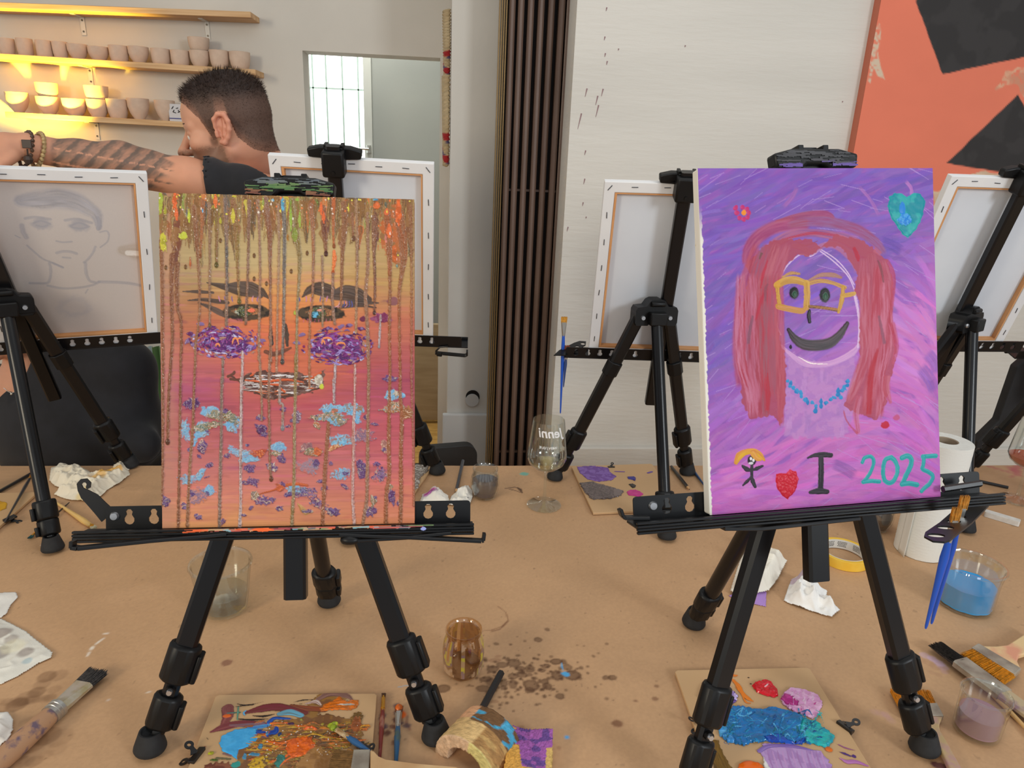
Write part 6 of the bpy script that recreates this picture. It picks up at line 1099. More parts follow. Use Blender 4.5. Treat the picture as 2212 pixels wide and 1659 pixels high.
crumple('paper_tissue', 'folded embossed kitchen paper sheet with a pink blush by the easel leg', [(1576, 1282), (1590, 1236), (1606, 1190), (1618, 1170), (1622, 1180), (1640, 1180), (1650, 1192), (1668, 1200), (1700, 1216), (1688, 1240), (1680, 1256), (1660, 1282), (1628, 1290), (1604, 1302), (1588, 1290)], .040, 10, [(1627, 1238, .02, (214, 176, 196), .5), (1622, 1186, .01, (206, 196, 222), .5)], (236, 230, 216), fs=9, emb=.0004, tz_=.004, zlift=.012)
crumple('paper_tissue', 'small crumpled white tissue with mauve tint beside the lilac napkin', [(1692, 1298), (1702, 1270), (1708, 1254), (1722, 1248), (1752, 1254), (1768, 1272), (1787, 1280), (1785, 1292), (1800, 1306), (1815, 1320), (1796, 1336), (1760, 1324), (1728, 1314), (1706, 1306)], .042, 11, [(1722, 1262, .018, (176, 140, 164), .7), (1742, 1266, .012, (190, 150, 172), .7)], (238, 236, 232), fs=24)
crumple('paper_tissue', 'scrap of crumpled tissue glimpsed below the purple portrait', [(1742, 1118), (1760, 1108), (1784, 1112), (1792, 1126), (1786, 1134), (1760, 1128)], .016, 12, [(1776, 1116, .01, (206, 60, 90), .6), (1756, 1124, .01, (200, 190, 140), .5)])
# ---- brushes and pencils
M_fer = mat('ferrule_nickel', (190, 188, 182), .28, .85); M_gold = mat('ferrule_brass', (214, 160, 64), .3, .8)
def bristles(o_, d, sd, w, t, L, n, material, parent, T, up=np.array([0, 0, 1.]), flare=.1, round_=False):
    q_ = random.Random(n); m_ = MB(T)
    for i in range(n):
        if round_: a = q_.uniform(0, 2*PI); rr_ = math.sqrt(q_.random()); a_, b_ = rr_*math.cos(a)*w/2, rr_*math.sin(a)*t/2
        else: a_, b_ = q_.uniform(-w/2, w/2), q_.uniform(-t/2, t/2)
        s_ = np.array(o_)+sd*a_+up*b_; e_ = s_+d*L*q_.uniform(.86, 1.03)+sd*a_*flare+sd*q_.gauss(0, .0006)-up*(b_*.6 if round_ else b_*.2); m_.tube([s_, (s_+e_)/2, e_], [.0007, .0006, .0003] if w > .012 else [.0005, .0005, .0002], 3, cap=False)
    return m_.build('bristles', material, parent)
def brush(label, A_, B_, cb, ch, rh=.0035, Lb=.014, Lf=.022, wt=.008, tt=.004, mf=None, group=None, hcol2=None, n=120, name='paint_brush', tipc=None):
    """A_ bristle tip, B_ handle end (world)"""
    A_ = np.array(A_, float); B_ = np.array(B_, float); L = np.linalg.norm(B_-A_); d = (B_-A_)/L; sd = np.cross(d, [0, 0, 1.]) if abs(d[2]) < .9 else np.array([1., 0, 0]); sd /= np.linalg.norm(sd); up = np.cross(sd, d)
    T = thing(name, label, 'brush', tuple(A_), group=group); X = Matrix.Translation(Vector(-A_)); at = lambda s: A_+d*s
    mh = mat('lacquer_%d_%d_%d' % ch, ch, .3, c2=hcol2, scale=60, thr=(.5, .6)) if hcol2 else mat('lacquer_%d_%d_%d' % ch, ch, .3)
    s0 = Lb+Lf; rem = L-s0
    MB(X).tube([at(s0-.003), at(s0), at(s0+rem*.18), at(s0+rem*.5), at(L-.004), at(L)], [rh*.8, rh*.85, rh*1.15, rh*.8, rh*.42, rh*.25], 12).build('handle', mh, T)
    f = MB(X); f.rod(at(Lb), at(Lb+Lf), wt, tt, up=up, ch=.4, w2=rh*1.8, d2=rh*1.8); f.tube([at(s0-.006), at(s0-.005)], rh*1.0, 12); f.build('ferrule', mf or M_fer, T)
    bristles(at(Lb+.002), -d, sd, wt*.92, tt*.8, Lb, n, mat('hair_%d_%d_%d' % cb, cb, .6, c2=tuple(int(v_*.75) for v_ in cb), scale=200), T, X, up)
    if tipc: MB(X).sphere(at(Lb*.45), (wt*.55, Lb*.5, tt*.9)).build('paint_load', mat('load_%d_%d_%d' % tipc, tipc, .25, c2=tuple(int(v_*.8) for v_ in tipc), scale=150, bump=.6, bscale=300), T)
    return T
def on(x, y, h=.004): return onz(x, y, TZ+h)
BLU = (30, 84, 190)
brush('thin brush with an orange-loaded tip and dark handle crossing the left palette', on(70, 1024, .012), on(10, 1129, .012), (196, 120, 60), (54, 54, 58), .0034, .012, .016, .008, mf=M_gold)
brush('bamboo-coloured brush with white bristles lying by the left easel foot', on(206, 1142), on(116, 1082), (232, 220, 180), (226, 186, 112), .0055, .012, .008, .01, .006, mf=M_gold)
brush('thin brush with a teal tip lying behind the far left easel foot', on(62, 1164), on(150, 1085), (76, 128, 130), (44, 42, 44), .003, .012, .016, .007, mf=M_gold)
brush('thin brush with a dark red handle right of the messy palette', on(829, 1496), on(817, 1690), (110, 70, 40), (116, 40, 34), .0034, .008, .03, .0052, .005, mf=M_gold, hcol2=(150, 96, 80))
brush('brush with an orange-loaded tip and scuffed blue handle right of the messy palette', on(862, 1523, .005), on(853, 1692), (150, 80, 40), (40, 84, 120), .004, .014, .03, .011, .006, hcol2=(70, 90, 90), tipc=(236, 112, 26))
brush('brush with a lime green tip resting on the messy palette', on(714, 1567, .014), on(822, 1640, .016), (150, 170, 50), (44, 92, 140), .004, .012, .026, .008, mf=mat('ferrule_painted', (206, 186, 150), .5, c2=(160, 120, 70), scale=90), tipc=(170, 190, 40))
brush('thin brush with a blue handle beside the pencil near the purple portrait', on(1484, 998), on(1542, 1076), (214, 150, 50), (44, 74, 116), .0034, .010, .018, .006, mf=M_gold)
brush('thin wooden brush passing behind the mauve jar at the right edge', on(2084, 1436), on(2290, 1650), (206, 196, 180), (206, 164, 106), .0042, .012, .03, .009)
hp_ = E2['B']+E2['u']*0; 
def holeworld(E, x, y, off): return onplane(E, x, y, off, 'v')
h1 = holeworld(E2, 2073, 1118, -.016); h2 = holeworld(E2, 2060, 1128, -.016)
for h_, yt_, ye_, lab in ((h1, 1067, 1347, 'blue-handled brush hanging in the right easel holder, taller of the two'), (h2, 1092, 1357, 'blue-handled brush hanging in the right easel holder, shorter of the two')):
    zt_ = ony(2090, yt_, h_[1])[2]; ze = ony(2025, ye_, h_[1])[2]; brush(lab, (h_[0], h_[1], zt_), (h_[0], h_[1], ze), (206, 136, 40), BLU, .0042, .018, .028, .011, .005, hcol2=None)
h5 = onplane(E5, 1213, 775, .012); zt_ = ony(1207, 682, h5[1])[2]; ze = ony(1212, 893, h5[1])[2]
brush('blue-handled brush standing in the tray holder of the easel by the radiator', (h5[0], h5[1], zt_), (h5[0]+.006, h5[1], ze), (214, 150, 40), BLU, .0042, .016, .034, .014, .004, n=160)
h5 = onplane(E5, 1223, 775, .012); zt_ = ony(1221, 744, h5[1])[2]; brush('short brush with red-brown bristles in the tray holder by the radiator', (h5[0], h5[1], zt_), (h5[0]-.002, h5[1], zt_-.11), (150, 70, 40), (50, 70, 120), .0036, .018, .02, .012, .004, n=140)
# big round brush bottom left
A_ = on(212, 1450, .010); B_ = on(-60, 1700, .013); d = nrm(B_-A_); sd = nrm(np.cross(d, [0, 0, 1.])); up_ = np.cross(sd, d)
T = thing('paint_brush', 'large stained wooden brush with black bristles, bottom left', 'brush', tuple(A_)); X = Matrix.Translation(Vector(-A_)); at = lambda s: A_+d*s
bristles(at(.034), -d, sd, .026, .010, .036, 420, mat('black_hair', (30, 26, 24), .5, c2=(70, 64, 60), scale=300), T, X, up_, flare=.25)
MB(X).rod(at(.030), at(.080), .031, .012, up=up_, ch=.35, w2=.026, d2=.020).build('ferrule', mat('ferrule_dull', (206, 198, 186), .4, .6, c2=(176, 160, 110), scale=40), T); MB(X).tube([at(.078), at(.083), at(.0835), at(.089), at(.0895), at(.095)], [.0145, .0145, .0137, .0145, .0137, .0142], 20).build('ferrule_rings', M_fer, T)
MB(X).tube([at(.094), at(.11), at(.15), at(.22), at(.32)], [.0128, .0142, .015, .0125, .010], 20).build('handle', mat('painted_wood', (176, 134, 100), .6, c2=(104, 84, 98), scale=45, thr=(.52, .62), bump=.2), T)
# black-bristled flat brush right
A_ = on(2022, 1392, .012); B_ = on(2330, 1620, .010); d = nrm(B_-A_); sd = nrm(np.cross(d, [0, 0, 1.])); up_ = np.cross(sd, d)
T = thing('paint_brush', 'flat brush with thick black bristles and pale metal, right edge', 'brush', tuple(A_)); X = Matrix.Translation(Vector(-A_))
bristles(A_+d*.050, -d, sd, .030, .014, .052, 620, mat('black_hair', (30, 26, 24), .5, c2=(70, 64, 60), scale=300), T, X, up_, flare=.12, round_=True)
MB(X).rod(A_+d*.046, A_+d*.125, .032, .014, up=up_, ch=.2).build('ferrule', mat('ferrule_worn', (196, 188, 172), .4, .5, c2=(150, 138, 124), scale=30, stretch=(1, 1, 1)), T)
MB(X).rod(A_+d*.12, A_+d*.30, .029, .012, up=up_, ch=.3, w2=.024).build('handle', mat('painted_wood_pale', (186, 164, 130), .6, c2=(150, 120, 130), scale=30, thr=(.5, .6)), T)
def flatbrush(label, bp, fp, hp, zc, cb, mh, th=.010):
    """bp: bristle quad px (ferrule-side a,b then tip-side b,a); fp: ferrule quad; hp: handle outline"""
    W_ = lambda q_: onz(q_[0], q_[1], TZ+zc); o_ = W_(bp[0]); T = thing('wide_paint_brush', label, 'brush', tuple(o_)); X = Matrix.Translation(Vector(-o_)); a, b_, c_, e_ = [W_(q_) for q_ in bp]; m_ = MB(X); q_ = random.Random(3)
    for i in range(520):
        t = q_.random(); z = q_.uniform(-th*.4, th*.4); p0 = a*(1-t)+b_*t; p1 = e_*(1-t)+c_*t; p1 = p0+(p1-p0)*q_.uniform(.9, 1.03); p0 = p0-(p1-p0)*.08; m_.tube([p0+np.array([0, 0, z]), p1+np.array([0, 0, z*.7])], [.0008, .0004], 3, cap=False)
    m_.build('bristles', mat('hair_%d_%d_%d' % cb, cb, .6, c2=tuple(int(v_*.8) for v_ in cb), scale=200), T)
    pl_ = [tuple(onz(q_[0], q_[1], TZ+zc)[:2]-o_[:2]) for q_ in fp]; MB().prism(pl_, th).build('ferrule', mat('ferrule_worn', (196, 188, 172), .4, .5), T, bevel=.0015, smooth=False)
    pl_ = [tuple(onz(q_[0], q_[1], TZ+zc)[:2]-o_[:2]) for q_ in hp]; MB().prism(pl_, th*.85).build('handle', mh, T, bevel=.002, smooth=False)
MH1 = mat('multicolour_handle', (222, 190, 140), .6, c2=(216, 150, 120), scale=22, thr=(.5, .66)); MH2 = mat('mauve_smeared_handle', (186, 158, 112), .6, c2=(176, 130, 140), scale=26, thr=(.45, .6)); MH3 = mat('pale_wood_handle', (212, 178, 132), .6, c2=(190, 150, 106), scale=18)
flatbrush('wide brush with mustard bristles and colourful wooden handle, right edge', [(2099, 1404), (2192, 1461), (2166, 1479), (2074, 1412)], [(2097, 1403), (2112, 1394), (2205, 1449), (2191, 1462)], [(2112, 1396), (2122, 1399), (2150, 1400), (2175, 1397), (2230, 1362), (2250, 1380), (2225, 1412), (2200, 1420), (2196, 1432), (2203, 1447)], .012, (226, 150, 22), MH1)
flatbrush('wide brush with orange bristles and mauve-smeared handle behind the right easel foot', [(2022, 1524), (1944, 1528), (1922, 1490), (2008, 1492)], [(2023, 1523), (2038, 1552), (1956, 1548), (1942, 1527)], [(2036, 1552), (2030, 1562), (2028, 1572), (2030, 1584), (2040, 1600), (2090, 1690), (2062, 1690), (2022, 1605), (2006, 1576), (1992, 1560), (1958, 1547)], .007, (232, 150, 30), MH2)
flatbrush('wide brush caked in ochre paint lying on the messy palette', [(766, 1626), (758, 1672), (706, 1668), (722, 1621)], [(764, 1624), (800, 1624), (796, 1674), (756, 1674)], [(799, 1624), (808, 1627), (818, 1638), (835, 1645), (900, 1654), (990, 1662), (990, 1690), (800, 1680)], .018, (150, 112, 66), MH3)
# pencils
def pencil(label, A_, B_, c, r_=.0038, tip=(206, 160, 110), name='pencil'):
    A_ = np.array(A_); B_ = np.array(B_); L = np.linalg.norm(B_-A_); d = (B_-A_)/L; T = thing(name, label, 'pencil', tuple(A_)); X = Matrix.Translation(Vector(-A_))
    MB(X).tube([A_+d*.014, B_], r_, 6).build('barrel', mat('lacquer_%d_%d_%d' % c, c, .35), T, smooth=False)
    if tip: MB(X).tube([A_+d*.003, A_+d*.0145], [r_*.3, r_*.98], 10).build('wood_tip', mat('cedar', tip, .7), T); MB(X).tube([A_, A_+d*.004], [r_*.08, r_*.36], 8).build('lead', mat('graphite', (50, 50, 54), .5), T)
    return T
pencil('dark grey pencil pointing at the crumpled tissues left of the small jar', on(985, 1064), on(1000, 995), (62, 66, 74), .0042); pencil('dark pencil lying beside the far palette, pointing at the right easel tray', on(1490, 1058), on(1450, 1008), (58, 54, 52), .0042)
pencil('black pencil running under the brushes at the left edge', on(-20, 1072), on(80, 1016), (44, 44, 46), .0038, None); pencil('thick black charcoal stick leaning by the brown spatters and sponge', on(1089, 1441, .006), on(1026, 1560, .006), (32, 32, 34), .0058, None, 'charcoal_stick')
a = onplane(E2, 2037, 1064, .024); b = onplane(E2, 2140, 1048, .024); pencil('black pencil with white lettering lying on the right easel tray', b+E2['v']*.004, a+E2['v']*.004, (24, 24, 26), .0040, None)
pencil('black pencil on the table beyond the right easel tray', on(2100, 1036), on(2178, 1053), (30, 30, 32), .004, None)
# bulldog clips
M_clip = mat('black_clip', (20, 20, 22), .3, spec=.6)
def clip(label, x, y, ang, s=1., h=.007):
    b_ = onz(x, y, TZ+h); T = thing('bulldog_clip', label, 'clip', tuple(b_), ang); M_ = Matrix.Rotation(PI/2, 4, 'X') @ Matrix.Rotation(PI/2, 4, 'Y')
    MB(Matrix.Rotation(PI/2, 4, 'Y') @ Matrix.Rotation(0, 4, 'X')).prism([(-.0045*s, 0), (.0045*s, 0), (.0018*s, .010*s), (-.0018*s, .010*s)], .026*s).build('jaw', M_clip, T, bevel=.0008*s, smooth=False)
    for sg in (-1, 1):
        o_ = ribbon([(0, .008*s), (sg*.004*s, .014*s), (sg*.006*s, .018*s)], [.012*s, .006*s, .006*s]); w_ = MB(Matrix.Rotation(sg*.35, 4, 'X')); w_.prism(o_, .0012*s); w_.prism(circ(sg*.007*s, .022*s, .0062*s, 18), .0014*s, [circ(sg*.007*s, .022*s, .0026*s, 12, True)]); w_.build('lever', M_clip, T, smooth=False)
clip('black bulldog clip gripping the left side of the messy palette', 432, 1634, PI/2-.3); clip('black bulldog clip at the right side of the messy palette', 776, 1618, -PI/2+.2, .8); clip('black bulldog clip on the right side of the blue and pink palette', 1822, 1573, -PI/2+.5, .95); clip('black bulldog clip on the left side of the blue and pink palette', 1518, 1562, PI/2+.2, .8); clip('tiny black clip at the top of the far palette', 1321, 1010, 0, .7); clip('black bulldog clip on the palette at the left edge', 18, 1120, -PI/2-.4, 1.)
# ---- palettes
M_board = mat('palette_paper', (206, 168, 124), .6, c2=(198, 160, 116), scale=5, bump=.15)
def palette(label, TL, TR, H, seed, bl=None, round_=.006):
    a = onz(*TL, TZ+.007); b_ = onz(*TR, TZ+.007); W = np.linalg.norm(b_-a); U = (b_-a)/W
    Vd = (nrm(onz(*bl, TZ+.007)-a) if bl else np.array([U[1], -U[0], 0])); Vp = np.array([U[1], -U[0], 0]); sh = (Vd@U)/(Vd@Vp)
    T = thing('palette', label, 'palette', (a[0], a[1], TZ)); out = [(0+.004, 0), (W-.004, 0), (W, -.004), (W+sh*H, -H), (sh*H, -H), (0, -.004)]
    MB(frame((0, 0, .0036), U, -Vp, (0, 0, 1))).prism(out, .006).build('paper_wrapped_board', M_board, T, bevel=.001, smooth=False)
    x0 = min(0, sh*H); Wd = max(W, W+sh*H)-x0; r = Ras(a+U*x0, U, Vp, Wd, H, .0007); r.N = np.array([0, 0, 1.]); return T, r
def done(T, r): r.mk = np.where(r.mk > .3, r.mk, 0); r.build('wet_paint', vmat('wet_paint', .25, rattr=True, spec=.5), T, mask=True, lift=.0002, M=Matrix.Translation(T.location))
def c4(x, y): return (360+x/4.096, 1450+y/4.096)
T, r = palette('paper-covered palette thick with blue, orange and brown paint, bottom centre-left', (467, 1500), (815, 1497), .30, 1, bl=(412, 1643)); r.tf = c4; q = random.Random(8); k4 = 1/4.096
def PS(pts, w, c, c2=None, **k): k.setdefault('h', .0004); k.setdefault('rough', .25); r.stroke(pts, [v_*k4 for v_ in w] if hasattr(w, '__len__') else w*k4, c, c2, **k)
r.poly([(1300, 230), (1400, 190), (1560, 180), (1620, 240), (1500, 300), (1350, 380), (1700, 420), (1740, 560), (1700, 640), (1500, 700), (1480, 900), (600, 900), (640, 700), (760, 600), (860, 520), (1000, 430), (1200, 400)], (124, 84, 52), (150, 108, 54), rag=5, h=.0006, rough=.25, fs=.06)
PS([(540, 330), (540, 400), (510, 460)], [100, 90, 60], (124, 56, 56), (150, 84, 80), h=.0002); PS([(390, 540), (520, 490), (700, 460), (900, 470)], [20, 90, 70, 20], (116, 44, 52), (140, 70, 70)); PS([(690, 370), (850, 330), (1000, 320), (1230, 370)], [30, 90, 90, 50], (124, 46, 58), (110, 50, 40)); PS([(1100, 300), (1250, 330), (1400, 340)], [20, 60, 60], (150, 76, 44), (110, 60, 40))
PS([(1340, 250), (1450, 200), (1580, 215), (1640, 250)], [40, 70, 60, 20], (120, 84, 74), (150, 110, 100)); PS([(1230, 290), (1320, 270), (1360, 300)], [20, 40, 20], (220, 206, 196), (160, 110, 100))
for pts, w in (([(595, 318), (690, 305), (770, 298)], [4, 16, 10]), ([(625, 290), (680, 300), (780, 290), (900, 260), (1020, 232), (1110, 190)], [8, 14, 8, 5, 4, 3]), ([(640, 425), (760, 432), (900, 422)], [14, 24, 8]), ([(760, 395), (860, 400), (960, 380)], [10, 26, 8]), ([(1110, 280), (1200, 258), (1290, 252)], [4, 16, 8]), ([(1115, 295), (1200, 290)], [4, 8]), ([(355, 590), (390, 630), (412, 668)], [8, 6, 3])): PS(pts, w, (46, 32, 26))
PS([(540, 372), (650, 365)], 16, (60, 130, 120), a=.7, dry=.2); PS([(635, 320), (625, 430)], 16, (110, 180, 156), a=.6, dry=.2); r.blob((533, 398), 8.5, 4.5, (232, 106, 30), h=.0005, rough=.2, rag=.1); PS([(700, 350), (680, 370), (690, 390)], 16, (90, 170, 220))
r.poly([(460, 640), (490, 570), (590, 520), (720, 500), (800, 505), (820, 560), (790, 620), (740, 660), (640, 700), (620, 790), (570, 740), (490, 710)], (60, 164, 224), (70, 172, 230), h=.0012, rag=1.5, rough=.2); PS([(720, 500), (850, 490), (930, 470)], [20, 50, 16], (80, 160, 210), (60, 110, 190)); PS([(560, 480), (720, 480), (860, 460)], [20, 50, 30], (110, 120, 140), (150, 90, 90), a=.6, dry=.2)
PS([(910, 450), (950, 420), (1020, 420), (1090, 425)], [50, 36, 30, 20], (20, 60, 150), (40, 90, 180), h=.0012); PS([(820, 540), (880, 560), (960, 540), (970, 500)], [60, 70, 60, 30], (14, 56, 150), (30, 80, 170), h=.001); PS([(790, 525), (850, 520), (890, 500), (890, 480)], 5, (24, 50, 120)); PS([(1000, 380), (1090, 365), (1190, 395)], [50, 70, 50], (110, 184, 216), (100, 130, 140), h=.0006)
for i in range(230): x = q.uniform(680, 1720); y = q.uniform(460, 860); PS([(x, y), (x+q.uniform(20, 90), y+q.uniform(-20, 16)), (x+q.uniform(60, 170), y+q.uniform(-30, 20))], [3, q.uniform(10, 34), 3], q.choice([(110, 66, 34), (228, 104, 22), (190, 132, 36), (84, 56, 40), (150, 100, 36), (216, 150, 34), (70, 62, 50), (200, 80, 24)]), q.choice([(206, 110, 40), (100, 74, 40), (190, 160, 60)]), h=q.uniform(.0006, .002), rough=.15, seed=i, lump=.5)
r.poly([(1350, 360), (1380, 300), (1470, 260), (1530, 225), (1560, 260), (1700, 260), (1690, 330), (1560, 350), (1440, 350)], (230, 116, 20), (186, 100, 30), h=.0014, rag=3, rough=.16, fs=.12, st=(1, 3)); r.poly([(1060, 700), (1080, 620), (1150, 590), (1240, 580), (1330, 640), (1250, 740), (1130, 770), (1060, 760)], (232, 104, 20), (206, 90, 30), h=.0022, rag=4, rough=.14, fs=.15)
PS([(880, 620), (960, 640), (1060, 640)], [10, 20, 10], (230, 104, 26), h=.0018); PS([(960, 700), (1040, 640), (1120, 600)], [6, 14, 8], (236, 116, 40), h=.0018); PS([(1220, 590), (1300, 560), (1450, 600), (1600, 600)], [8, 14, 10, 6], (214, 160, 50), h=.0016); PS([(1220, 520), (1280, 500), (1320, 520)], 20, (226, 100, 40), h=.002, lump=1)
for (x, y, a_, b_, c) in ((890, 560, 8, 16, (96, 180, 226)), (940, 485, 10, 8, (226, 110, 90)), (780, 740, 40, 18, (90, 170, 214)), (690, 760, 16, 30, (96, 176, 220)), (830, 670, 18, 30, (90, 170, 214)), (395, 730, 24, 20, (190, 190, 40)), (420, 790, 30, 14, (96, 130, 50)), (1470, 480, 40, 36, (180, 196, 50)), (1190, 432, 10, 10, (190, 190, 70)), (1380, 470, 14, 12, (170, 150, 60)), (1100, 470, 30, 14, (90, 50, 100)), (1000, 560, 14, 20, (30, 70, 130)), (1690, 420, 46, 70, (140, 100, 44)), (1680, 480, 40, 90, (176, 96, 44)), (1370, 820, 22, 22, (226, 100, 40)), (1600, 300, 60, 10, (220, 214, 200))): r.blob((x, y), a_*k4*1.1, b_*k4, c, tuple(int(v_*.8) for v_ in c), h=.0014, ridge=.5, rag=.4, seed=int(x) % 9, rough=.15)
r.poly([(720, 830), (780, 770), (890, 750), (910, 800), (860, 860), (740, 880)], (206, 164, 40), (120, 90, 50), h=.0014, rag=3, thr=(.56, .62), fs=.2); r.poly([(940, 830), (990, 740), (1050, 740), (1060, 800), (1000, 860)], (50, 110, 100), (60, 130, 120), h=.0012, rag=3); PS([(1000, 850), (1060, 790), (1150, 740)], [6, 18, 6], (236, 110, 40), h=.0018); r.poly([(1150, 820), (1280, 690), (1350, 670), (1460, 740), (1460, 900), (1150, 900)], (168, 122, 70), (150, 106, 60), h=.001, rag=3)
r.poly([(330, 830), (420, 800), (560, 820), (620, 860), (600, 920), (320, 920)], (110, 56, 40), (140, 84, 60), rag=6, h=.0004); PS([(300, 700), (340, 670)], 20, (214, 120, 90), a=.6, dry=.3); r.blob((610, 830), 10, 8, (50, 150, 140), h=.0006); PS([(440, 770), (560, 780)], 26, (150, 140, 100), a=.5, dry=.3); PS([(500, 730), (570, 750)], 20, (170, 120, 120), a=.6)
for i in range(70): r.blob((q.uniform(860, 1720), q.uniform(450, 800)), q.uniform(.6, 1.6), q.uniform(.5, 1.2), (240, 232, 220), h=.002, rough=.08)
done(T, r)
def c6(x, y): return (1350+x/4.022, 1400+y/4.022)
T, r = palette('paper-covered palette with big blue and pink paint blobs, bottom right', (1457, 1447), (1748, 1441), .31, 2, bl=(1532, 1659)); r.tf = c6; k4 = 1/4.022
r.poly([(640, 440), (655, 370), (690, 310), (750, 285), (830, 300), (900, 350), (985, 415), (960, 470), (900, 510), (820, 528), (720, 500)], (84, 50, 130), (196, 176, 226), h=.003, rag=2.5, rough=.15, fs=.16, thr=(.5, .54))
for i in range(30): x = q.uniform(680, 940); y = q.uniform(320, 490); PS([(x, y), (x+q.uniform(-30, 30), y+q.uniform(-24, 24)), (x+q.uniform(-50, 60), y+q.uniform(-20, 40))], [4, q.uniform(10, 26), 4], q.choice([(100, 70, 150), (130, 104, 180), (214, 196, 236), (76, 44, 120), (150, 124, 196), (90, 60, 140)]), h=.003, rough=.14, seed=i)
PS([(780, 500), (840, 515), (900, 480)], [10, 16, 6], (236, 230, 240), h=.0022)
for pts, w in (([(920, 225), (950, 240), (980, 238)], [16, 30, 10]), ([(940, 280), (985, 330), (1020, 390), (1070, 440), (1115, 465)], [26, 44, 34, 40, 10]), ([(960, 340), (1010, 400), (1050, 470), (1090, 480)], [10, 12, 20, 10])): PS(pts, w, (232, 128, 20), (222, 116, 20), dry=.15, h=.0006)
r.poly([(1105, 330), (1130, 300), (1210, 280), (1270, 300), (1330, 370), (1330, 420), (1290, 435), (1200, 410), (1140, 385)], (214, 14, 34), (196, 10, 30), h=.004, rag=1.5, rough=.1, fs=.1); PS([(1190, 330), (1240, 320), (1280, 350)], [8, 30, 10], (226, 40, 60), h=.0045); PS([(1215, 350), (1240, 330)], 10, (240, 200, 204), h=.005)
r.poly([(1345, 440), (1370, 400), (1420, 350), (1500, 350), (1610, 380), (1690, 420), (1722, 490), (1680, 590), (1630, 620), (1540, 590), (1420, 530), (1370, 490)], (212, 150, 196), (222, 172, 208), h=.003, rag=2, rough=.15, fs=.1); r.poly([(1345, 440), (1380, 405), (1450, 420), (1510, 470), (1500, 510), (1400, 500)], (170, 20, 120), (190, 50, 140), h=.0032, rag=2, rough=.12)
for i in range(22): x = q.uniform(1420, 1660); y = q.uniform(370, 580); PS([(x, y), (x+q.uniform(-20, 20), y+q.uniform(10, 50))], [3, q.uniform(6, 14)], q.choice([(190, 60, 140), (226, 186, 214), (206, 130, 190), (232, 200, 222)]), h=.0034, rough=.14, seed=i)
r.poly([(780, 600), (800, 575), (880, 550), (940, 512), (1020, 508), (1090, 530), (1200, 540), (1270, 512), (1370, 540), (1470, 560), (1560, 620), (1660, 660), (1740, 700), (1830, 780), (1800, 830), (1740, 870), (1640, 840), (1540, 830), (1400, 830), (1240, 815), (1100, 830), (1020, 855), (940, 830), (860, 800), (800, 700)], (16, 116, 186), (10, 104, 160), h=.004, rag=2.5, rough=.12, fs=.06)
r.poly([(1540, 620), (1660, 650), (1830, 780), (1800, 830), (1740, 870), (1600, 830), (1500, 780)], (30, 176, 176), (20, 150, 170), h=.0042, rag=2, rough=.12, fs=.08); r.poly([(785, 600), (860, 640), (900, 720), (960, 820), (900, 830), (820, 760)], (84, 170, 226), (50, 140, 210), h=.0038, rag=2, rough=.12); r.poly([(1200, 780), (1360, 750), (1400, 800), (1480, 830), (1580, 780), (1540, 840), (1400, 835), (1240, 820)], (14, 60, 160), (20, 80, 180), h=.0042, rough=.12)
for i in range(120): x = q.uniform(830, 1700); y = q.uniform(550, 810); PS([(x, y), (x+q.uniform(-40, 60), y+q.uniform(-40, 40)), (x+q.uniform(-50, 100), y+q.uniform(-20, 60))], [3, q.uniform(6, 22), 3], q.choice([(20, 130, 200), (10, 100, 170), (30, 150, 210), (12, 84, 150), (20, 120, 140), (90, 180, 230), (16, 110, 190), (26, 140, 190)]) if x < 1560 else q.choice([(30, 180, 180), (60, 196, 190), (20, 130, 160), (16, 90, 150)]), h=q.uniform(.0036, .0052), rough=.1, seed=i)
r.poly([(1165, 900), (1200, 840), (1260, 825), (1400, 850), (1460, 840), (1580, 880), (1700, 900), (1760, 960), (1820, 1060), (1220, 1100), (1200, 960)], (170, 130, 190), (186, 150, 204), h=.001, rag=4, rough=.25, dry=.08, fs=.07); PS([(1165, 900), (1230, 860), (1330, 850), (1480, 860), (1620, 890)], [40, 44, 40, 44, 20], (120, 90, 170), (150, 120, 190), h=.001, dry=.15)
for i in range(12): x = 1240+i*42; PS([(x, 900), (x+20, 980), (x+50, 1060)], [8, 18, 8], (196, 150, 206) if i % 2 else (170, 124, 184), h=.0014, rough=.25, seed=i, dry=.15)
r.poly([(1205, 950), (1230, 1000), (1270, 1060), (1220, 1080), (1200, 1010)], (236, 234, 230), h=.002, rough=.2); r.blob((1095, 1050), 28, 18, (240, 106, 14), h=.004, rough=.12, rag=.12); r.blob((1770, 885), 8, 6.5, (226, 110, 20), h=.0016, rag=.15, rough=.2)
r.poly([(705, 830), (760, 800), (815, 795), (830, 860), (880, 960), (960, 1080), (800, 1090), (740, 960)], (132, 96, 26), (112, 80, 20), h=.0012, rag=2, rough=.25, fs=.25, st=(3, .3)); PS([(1855, 840), (1920, 870), (2000, 890)], [14, 20, 8], (170, 90, 150), a=.8, h=.0003); PS([(1865, 905), (1910, 920), (1960, 940)], [10, 30, 16], (80, 44, 120)); r.blob((1988, 940), 5, 4, (80, 44, 120)); PS([(1870, 960), (1930, 990), (2010, 990), (2110, 1025)], [16, 44, 44, 20], (176, 100, 170), (196, 130, 190), h=.0004)
for (x, y, c) in ((1073, 256, (50, 30, 20)), (1092, 310, (60, 40, 30)), (742, 752, (110, 80, 50))): r.blob((x, y), 2.5, 1.5, c)
done(T, r)
def c5(x, y): return (850+x/4.424, 850+y/4.424)
T, r = palette('far palette with violet and grey paint beside the middle easel', (1234, 1007), (1408, 1001), .255, 3, bl=(1276, 1096)); r.tf = c5; k4 = 1/4.424
